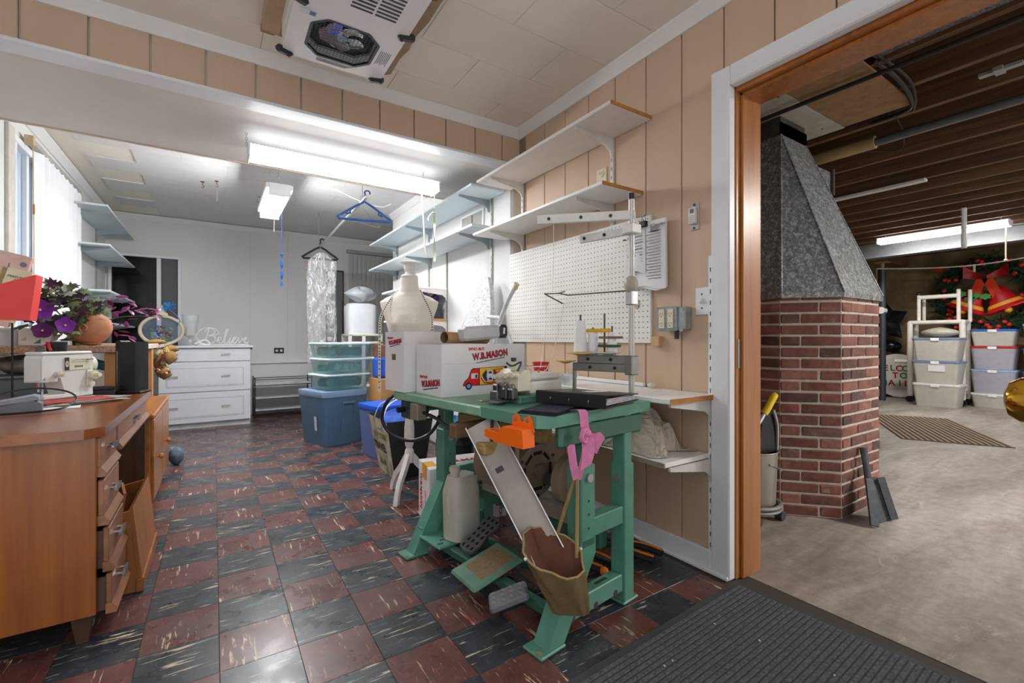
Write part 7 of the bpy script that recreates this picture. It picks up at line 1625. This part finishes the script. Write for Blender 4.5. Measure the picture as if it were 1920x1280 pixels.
stackr(10.18, 1.835, .50, .36, [(.22, cl, lw_, 'low clear bin with a white lid at the bottom of the mixed-lid stack'), (.37, cl2, lsk, 'violet-grey bin with a sky blue lid in the mixed-lid stack'), (.36, cl2, lr_, 'violet-grey bin with a red lid in the mixed-lid stack'), (.26, cl, lbl, 'clear bin with a bright blue lid on top of the mixed-lid stack')], 'clear bins with mixed lids')
stackr(10.22, 1.30, .46, .36, [(.28, cl, lw_, 'clear bin with a white lid at the bottom of the stack near the wreath'), (.30, cl2, lbl, 'violet-grey bin with a blue lid, second of the stack near the wreath'), (.34, cl2, lbl, 'violet-grey bin with a blue lid, third of the stack near the wreath'), (.36, cl, lsk, 'clear bin with a sky blue lid on top of the stack near the wreath')], 'clear bins near the wreath')
# welcome sign
t = thing('welcome_sign', 'round white board hand-painted Welcome to Maine', 'sign', (10.33, 3.09, 0))
sx = Matrix.Translation((10.33, 3.08, .405)) @ Matrix.Rotation(R(-8), 4, 'Y')
part(MB().lathe([(.395, -.01), (.397, 0), (.395, .01), (1e-4, .01)], 36, m=sx @ Matrix.Rotation(R(-90), 4, 'Y')).lathe([(1e-4, -.01), (.395, -.01)], 36, m=sx @ Matrix.Rotation(R(-90), 4, 'Y')), 'board', pm('sign_board', '#e6e4de', .5), t)
gr_, rd_ = pm('paint_green', '#1f8a3c', .6), pm('paint_red', '#c0222c', .6)
for row, (s_, z, st_) in enumerate((('WELCOME', .13, .096), ('TO', .0, .12), ('MAINE', -.14, .12))):
    n_ = len(s_)
    for i, c_ in enumerate(s_):
        yy = (n_/2-.5-i)*st_
        text(c_, .145, sx @ plane_m((-.012, yy-.02, z), (0, -1, 0), (0, 0, 1)), 'lettering', gr_ if (i+row) % 2 == 0 else rd_, t, bold=.004)
solo(MB().cyl((10.64, 2.76, .42), (10.67, 2.76, .42), .40, 30), 'round_board', pm('board_cream', '#cfc8b8', .6), 'plain cream round board leaning behind the welcome sign', 'board')
# black bag star
t = thing('black_bundle', 'pointed bundle wrapped in shiny black plastic by the basement wall', 'bundle', (10.5, 3.30, .001))
pts = []
for i in range(10):
    a = R(36*i+10); r = .42 if i % 2 == 0 else .24; pts.append((3.30+r*.8*math.cos(a), 1.38+r*math.sin(a)))
k = len(pts); m_ = MB().add([(10.50, y, z) for y, z in pts]+[(10.36, 3.30, 1.38), (10.62, 3.30, 1.38)], [(i, (i+1) % k, k) for i in range(k)]+[((i+1) % k, i, k+1) for i in range(k)])
bk = pm('bin_liner', '#141416', .18, var=.3, bmp=.8, bscale=12)
part(m_, 'wrapped_star', bk, t, smooth=0)
part(MB().sph((10.52, 3.30, .93), .22, 12, 8, sx=.6, sz=.6), 'wrapped_base', bk, t)
part(MB().box(10.45, 10.60, 3.22, 3.46, .001, .85), 'stand', pm('stand_dark', '#3a2f26', .8), t)
# wreath with red bells
t = thing('christmas_wreath', 'large green wreath with red berries, bow and glitter bells on the basement wall', 'wreath', (10.6, 1.97, 1.0))
WY, WZ, WX = 2.0, 1.76, 10.60
ev = pm('fir_green', '#1d3a24', .9, var=.5, scale=40); rr = random.Random(14)
mfir = MB()
for i in range(900):
    a = rr.uniform(0, 6.283); r = .54+rr.gauss(0, .055); p = Vector((WX-abs(rr.gauss(0, .06)), WY+r*math.cos(a), WZ+r*math.sin(a)))
    d = Vector((-.06, rr.uniform(-.11, .11), rr.uniform(-.11, .11))); mfir.tube([p, p+d], [.014, .003], 4, cap=False)
part(MB().tube([(WX, WY+.54*math.cos(2*math.pi*i/30), WZ+.54*math.sin(2*math.pi*i/30)) for i in range(30)], .10, 8, loop=True), 'ring', ev, t)
part(mfir, 'fir_needles', ev, t, kind='stuff')
bmb = mesh_of(MB().sph((0, 0, 0), .035, 9, 6), 'berry', pm('berry_red', '#c9291c', .3))
for i in range(46):
    a = rr.uniform(0, 6.283); r = .54+rr.gauss(0, .055); inst(bmb, 'berry', t, FR[t.name] @ Vector((WX-.13, WY+r*math.cos(a), WZ+r*math.sin(a))))
gr2 = pm('glitter_red', '#b8141a', .35, var=.5, scale=150); go = pm('glitter_gold', '#d89a2a', .35, var=.4, scale=150); hg = pm('glitter_green', '#2c8a34', .4, var=.4, scale=150)
for s_ in (-1, 1):
    bmx = Matrix.Translation((WX-.2, WY-.02+s_*.16, WZ-.02)) @ Matrix.Rotation(R(s_*24), 4, 'X')
    bl_ = part(MB().lathe([(1e-4, .16), (.08, .15), (.12, .08), (.15, -.05), (.22, -.16), (.26, -.20), (.25, -.22), (1e-4, -.20)], 24, m=bmx @ Matrix.Diagonal((.5, 1, 1, 1))), 'bell', gr2, t)
    part(MB().lathe([(.182, -.10), (.192, -.10), (.222, -.155), (.212, -.155)], 24, m=bmx @ Matrix.Diagonal((.52, 1, 1, 1))), 'bell_band', go, bl_)
    part(MB().sph(bmx @ Vector((-.05, 0, -.24)), .05, 10, 7), 'clapper', go, bl_)
    part(MB().grid(lambda u, v, s_=s_: (WX-.24+.05*math.sin(3.14*u), WY-.02+s_*(.02+.24*u), WZ+.30+(.16*(v-.5))*(.3+u)+.10*u), 8, 4), 'bow_loop', pm('bow_red', '#a01418', .5, var=.4, scale=120), t, smooth=80)
    part(MB().grid(lambda u, v, s_=s_: (WX-.26, WY-.02+s_*(.03+.14*v)+(u-.5)*.13, WZ+.27-.36*v), 4, 8), 'bow_tail', pm('glitter_orange', '#d8391a', .35, var=.5, scale=150), t, smooth=80)
for (dy, dz) in ((.26, .04), (.16, -.05), (-.02, -.02), (.1, .0)):
    part(MB().prism([(WY-.02+dy+.075*math.cos(R(a))*(1 if i % 2 else .7), WZ+dz+.055*math.sin(R(a))*(1 if i % 2 else .7)) for i, a in enumerate(range(0, 360, 30))], WX-.33, WX-.32, ax='x'), 'holly_leaf', hg, t)
for (y, z) in ((WY+.55, WZ+.5), (WY-.55, WZ-.35), (WY-.2, WZ-.66), (WY-.6, WZ+.1), (WY+.1, WZ-.68)): part(MB().prism([(y-.12, z), (y-.03, z+.04), (y+.12, z+.02), (y+.02, z-.04)], WX-.17, WX-.15, ax='x'), 'poinsettia', pm('bow_red', '#a01418'), t)
# striped rug
t = thing('striped_rug', 'brown and cream striped rug on the concrete floor', 'rug', (7.13, 1.85, 0), R(28), w=False)
part(MB().box(-.93, .93, -.43, .43, .0005, .006), 'backing', pm('rug_brown', '#4f4036', .9), t)
sr = MB()
for i in range(17): y = -.41+.0512*i; sr.box(-.92, .92, y-.009, y+.009, .006, .010)
part(sr, 'stripes', pm('rug_cream', '#a8937c', .95), t, kind='stuff')
# mop bucket and dustpan
BX, BY = 2.68, 1.50
t = thing('mop_bucket', 'steel mop bucket on a wheeled dolly with a black wringer beside the chimney', 'bucket', (BX, BY, 0))
bst = pm('bucket_steel', '#a09a90', .35, metal=.5, var=.15, scale=8, stretch=(1, 1, .2))
part(MB().lathe([(.125, .10), (.13, .105), (.142, .40), (.148, .405), (.146, .41), (.136, .40), (.124, .11), (1e-4, .108)], 30, (BX, BY, 0)), 'bucket', bst, t)
part(MB().tube([(BX+.155*math.cos(2*math.pi*i/30), BY+.155*math.sin(2*math.pi*i/30), .10) for i in range(30)], .012, 8, loop=True).tube([(BX+.155*math.cos(2*math.pi*i/30), BY+.155*math.sin(2*math.pi*i/30), .075) for i in range(30)], .010, 8, loop=True), 'dolly_ring', pm('dolly_grey', '#8d8b88', .4, metal=.4), t)
for a in (-50, 40, 130, 220):
    c0 = (BX+.155*math.cos(R(a)), BY+.155*math.sin(R(a))); o = part(MB().box(c0[0]-.018, c0[0]+.018, c0[1]-.012, c0[1]+.012, .03, .085, .003), 'caster_fork', pm('caster_tan', '#9c8f7c', .5), t)
    part(MB().cyl((c0[0], c0[1]-.02, .028), (c0[0], c0[1]+.02, .028), .027, 14), 'wheel', M['dark'], o)
part(MB().tube([(BX+.15*math.cos(a), BY+.15*math.sin(a)*.6-.05, .33-.05*math.cos(a*1.0)) for a in [(-1.9+.25*i) for i in range(13)]], .005, 6), 'bail_handle', M['steel'], t)
part(MB().prism([(BX-.09, .40), (BX+.115, .40), (BX+.06, .62), (BX-.05, .64)], BY-.10, BY+.07, ax='y'), 'wringer', M['black'], t)
part(MB().tube(bez([(BX+.10, BY-.10, .40), (BX+.085, BY-.11, .55), (BX+.04, BY-.11, .65)], 5), .010, 8), 'wringer_frame', M['steel'], t)
part(MB().cyl((BX-.10, BY-.09, .56), (BX-.04, BY-.10, .63), .012, 10), 'lever', M['steel'], t)
part(MB().tube([(BX-.04, BY-.10, .628), (BX-.02, BY-.103, .65), (BX+.055, BY-.112, .735), (BX+.06, BY-.113, .74)], [.018, .02, .02, .014], 12), 'lever_grip', pm('grip_yellow', '#e0c21c', .45), t)
t = thing('dustpan', 'black plastic dustpan leaning against the brick chimney', 'dustpan', (3.22, 1.09, 0))
dpm = pm('dustpan_black', '#3c4044', .45, var=.45, scale=30)
A = Vector((3.305, 1.155, .40)); B = Vector((3.27, 1.12, .24))
part(MB().tube([A, A.lerp(B, .5), B, B+(B-A)*.3], [.022, .018, .02, .022], 10, flat=.6), 'handle', dpm, t)
f0 = [Vector((3.235, 1.125, .235)), Vector((3.325, 1.10, .235)), Vector((3.33, 1.035, .004)), Vector((3.12, 1.06, .004))]
part(MB().add(f0+[p+Vector((-.006, -.012, 0)) for p in f0], [(0, 1, 2, 3), (7, 6, 5, 4), (0, 4, 5, 1), (1, 5, 6, 2), (2, 6, 7, 3), (3, 7, 4, 0)]), 'pan', dpm, t, smooth=0)
def rib(p, q): part(MB().beam(p+Vector((-.02, -.03, .004)), q+Vector((-.02, -.03, .006)), .05, .012, .003, up=(-.5, -.8, .2)), 'side_wall', dpm, t)
rib(f0[0], f0[3]); rib(f0[1], f0[2])
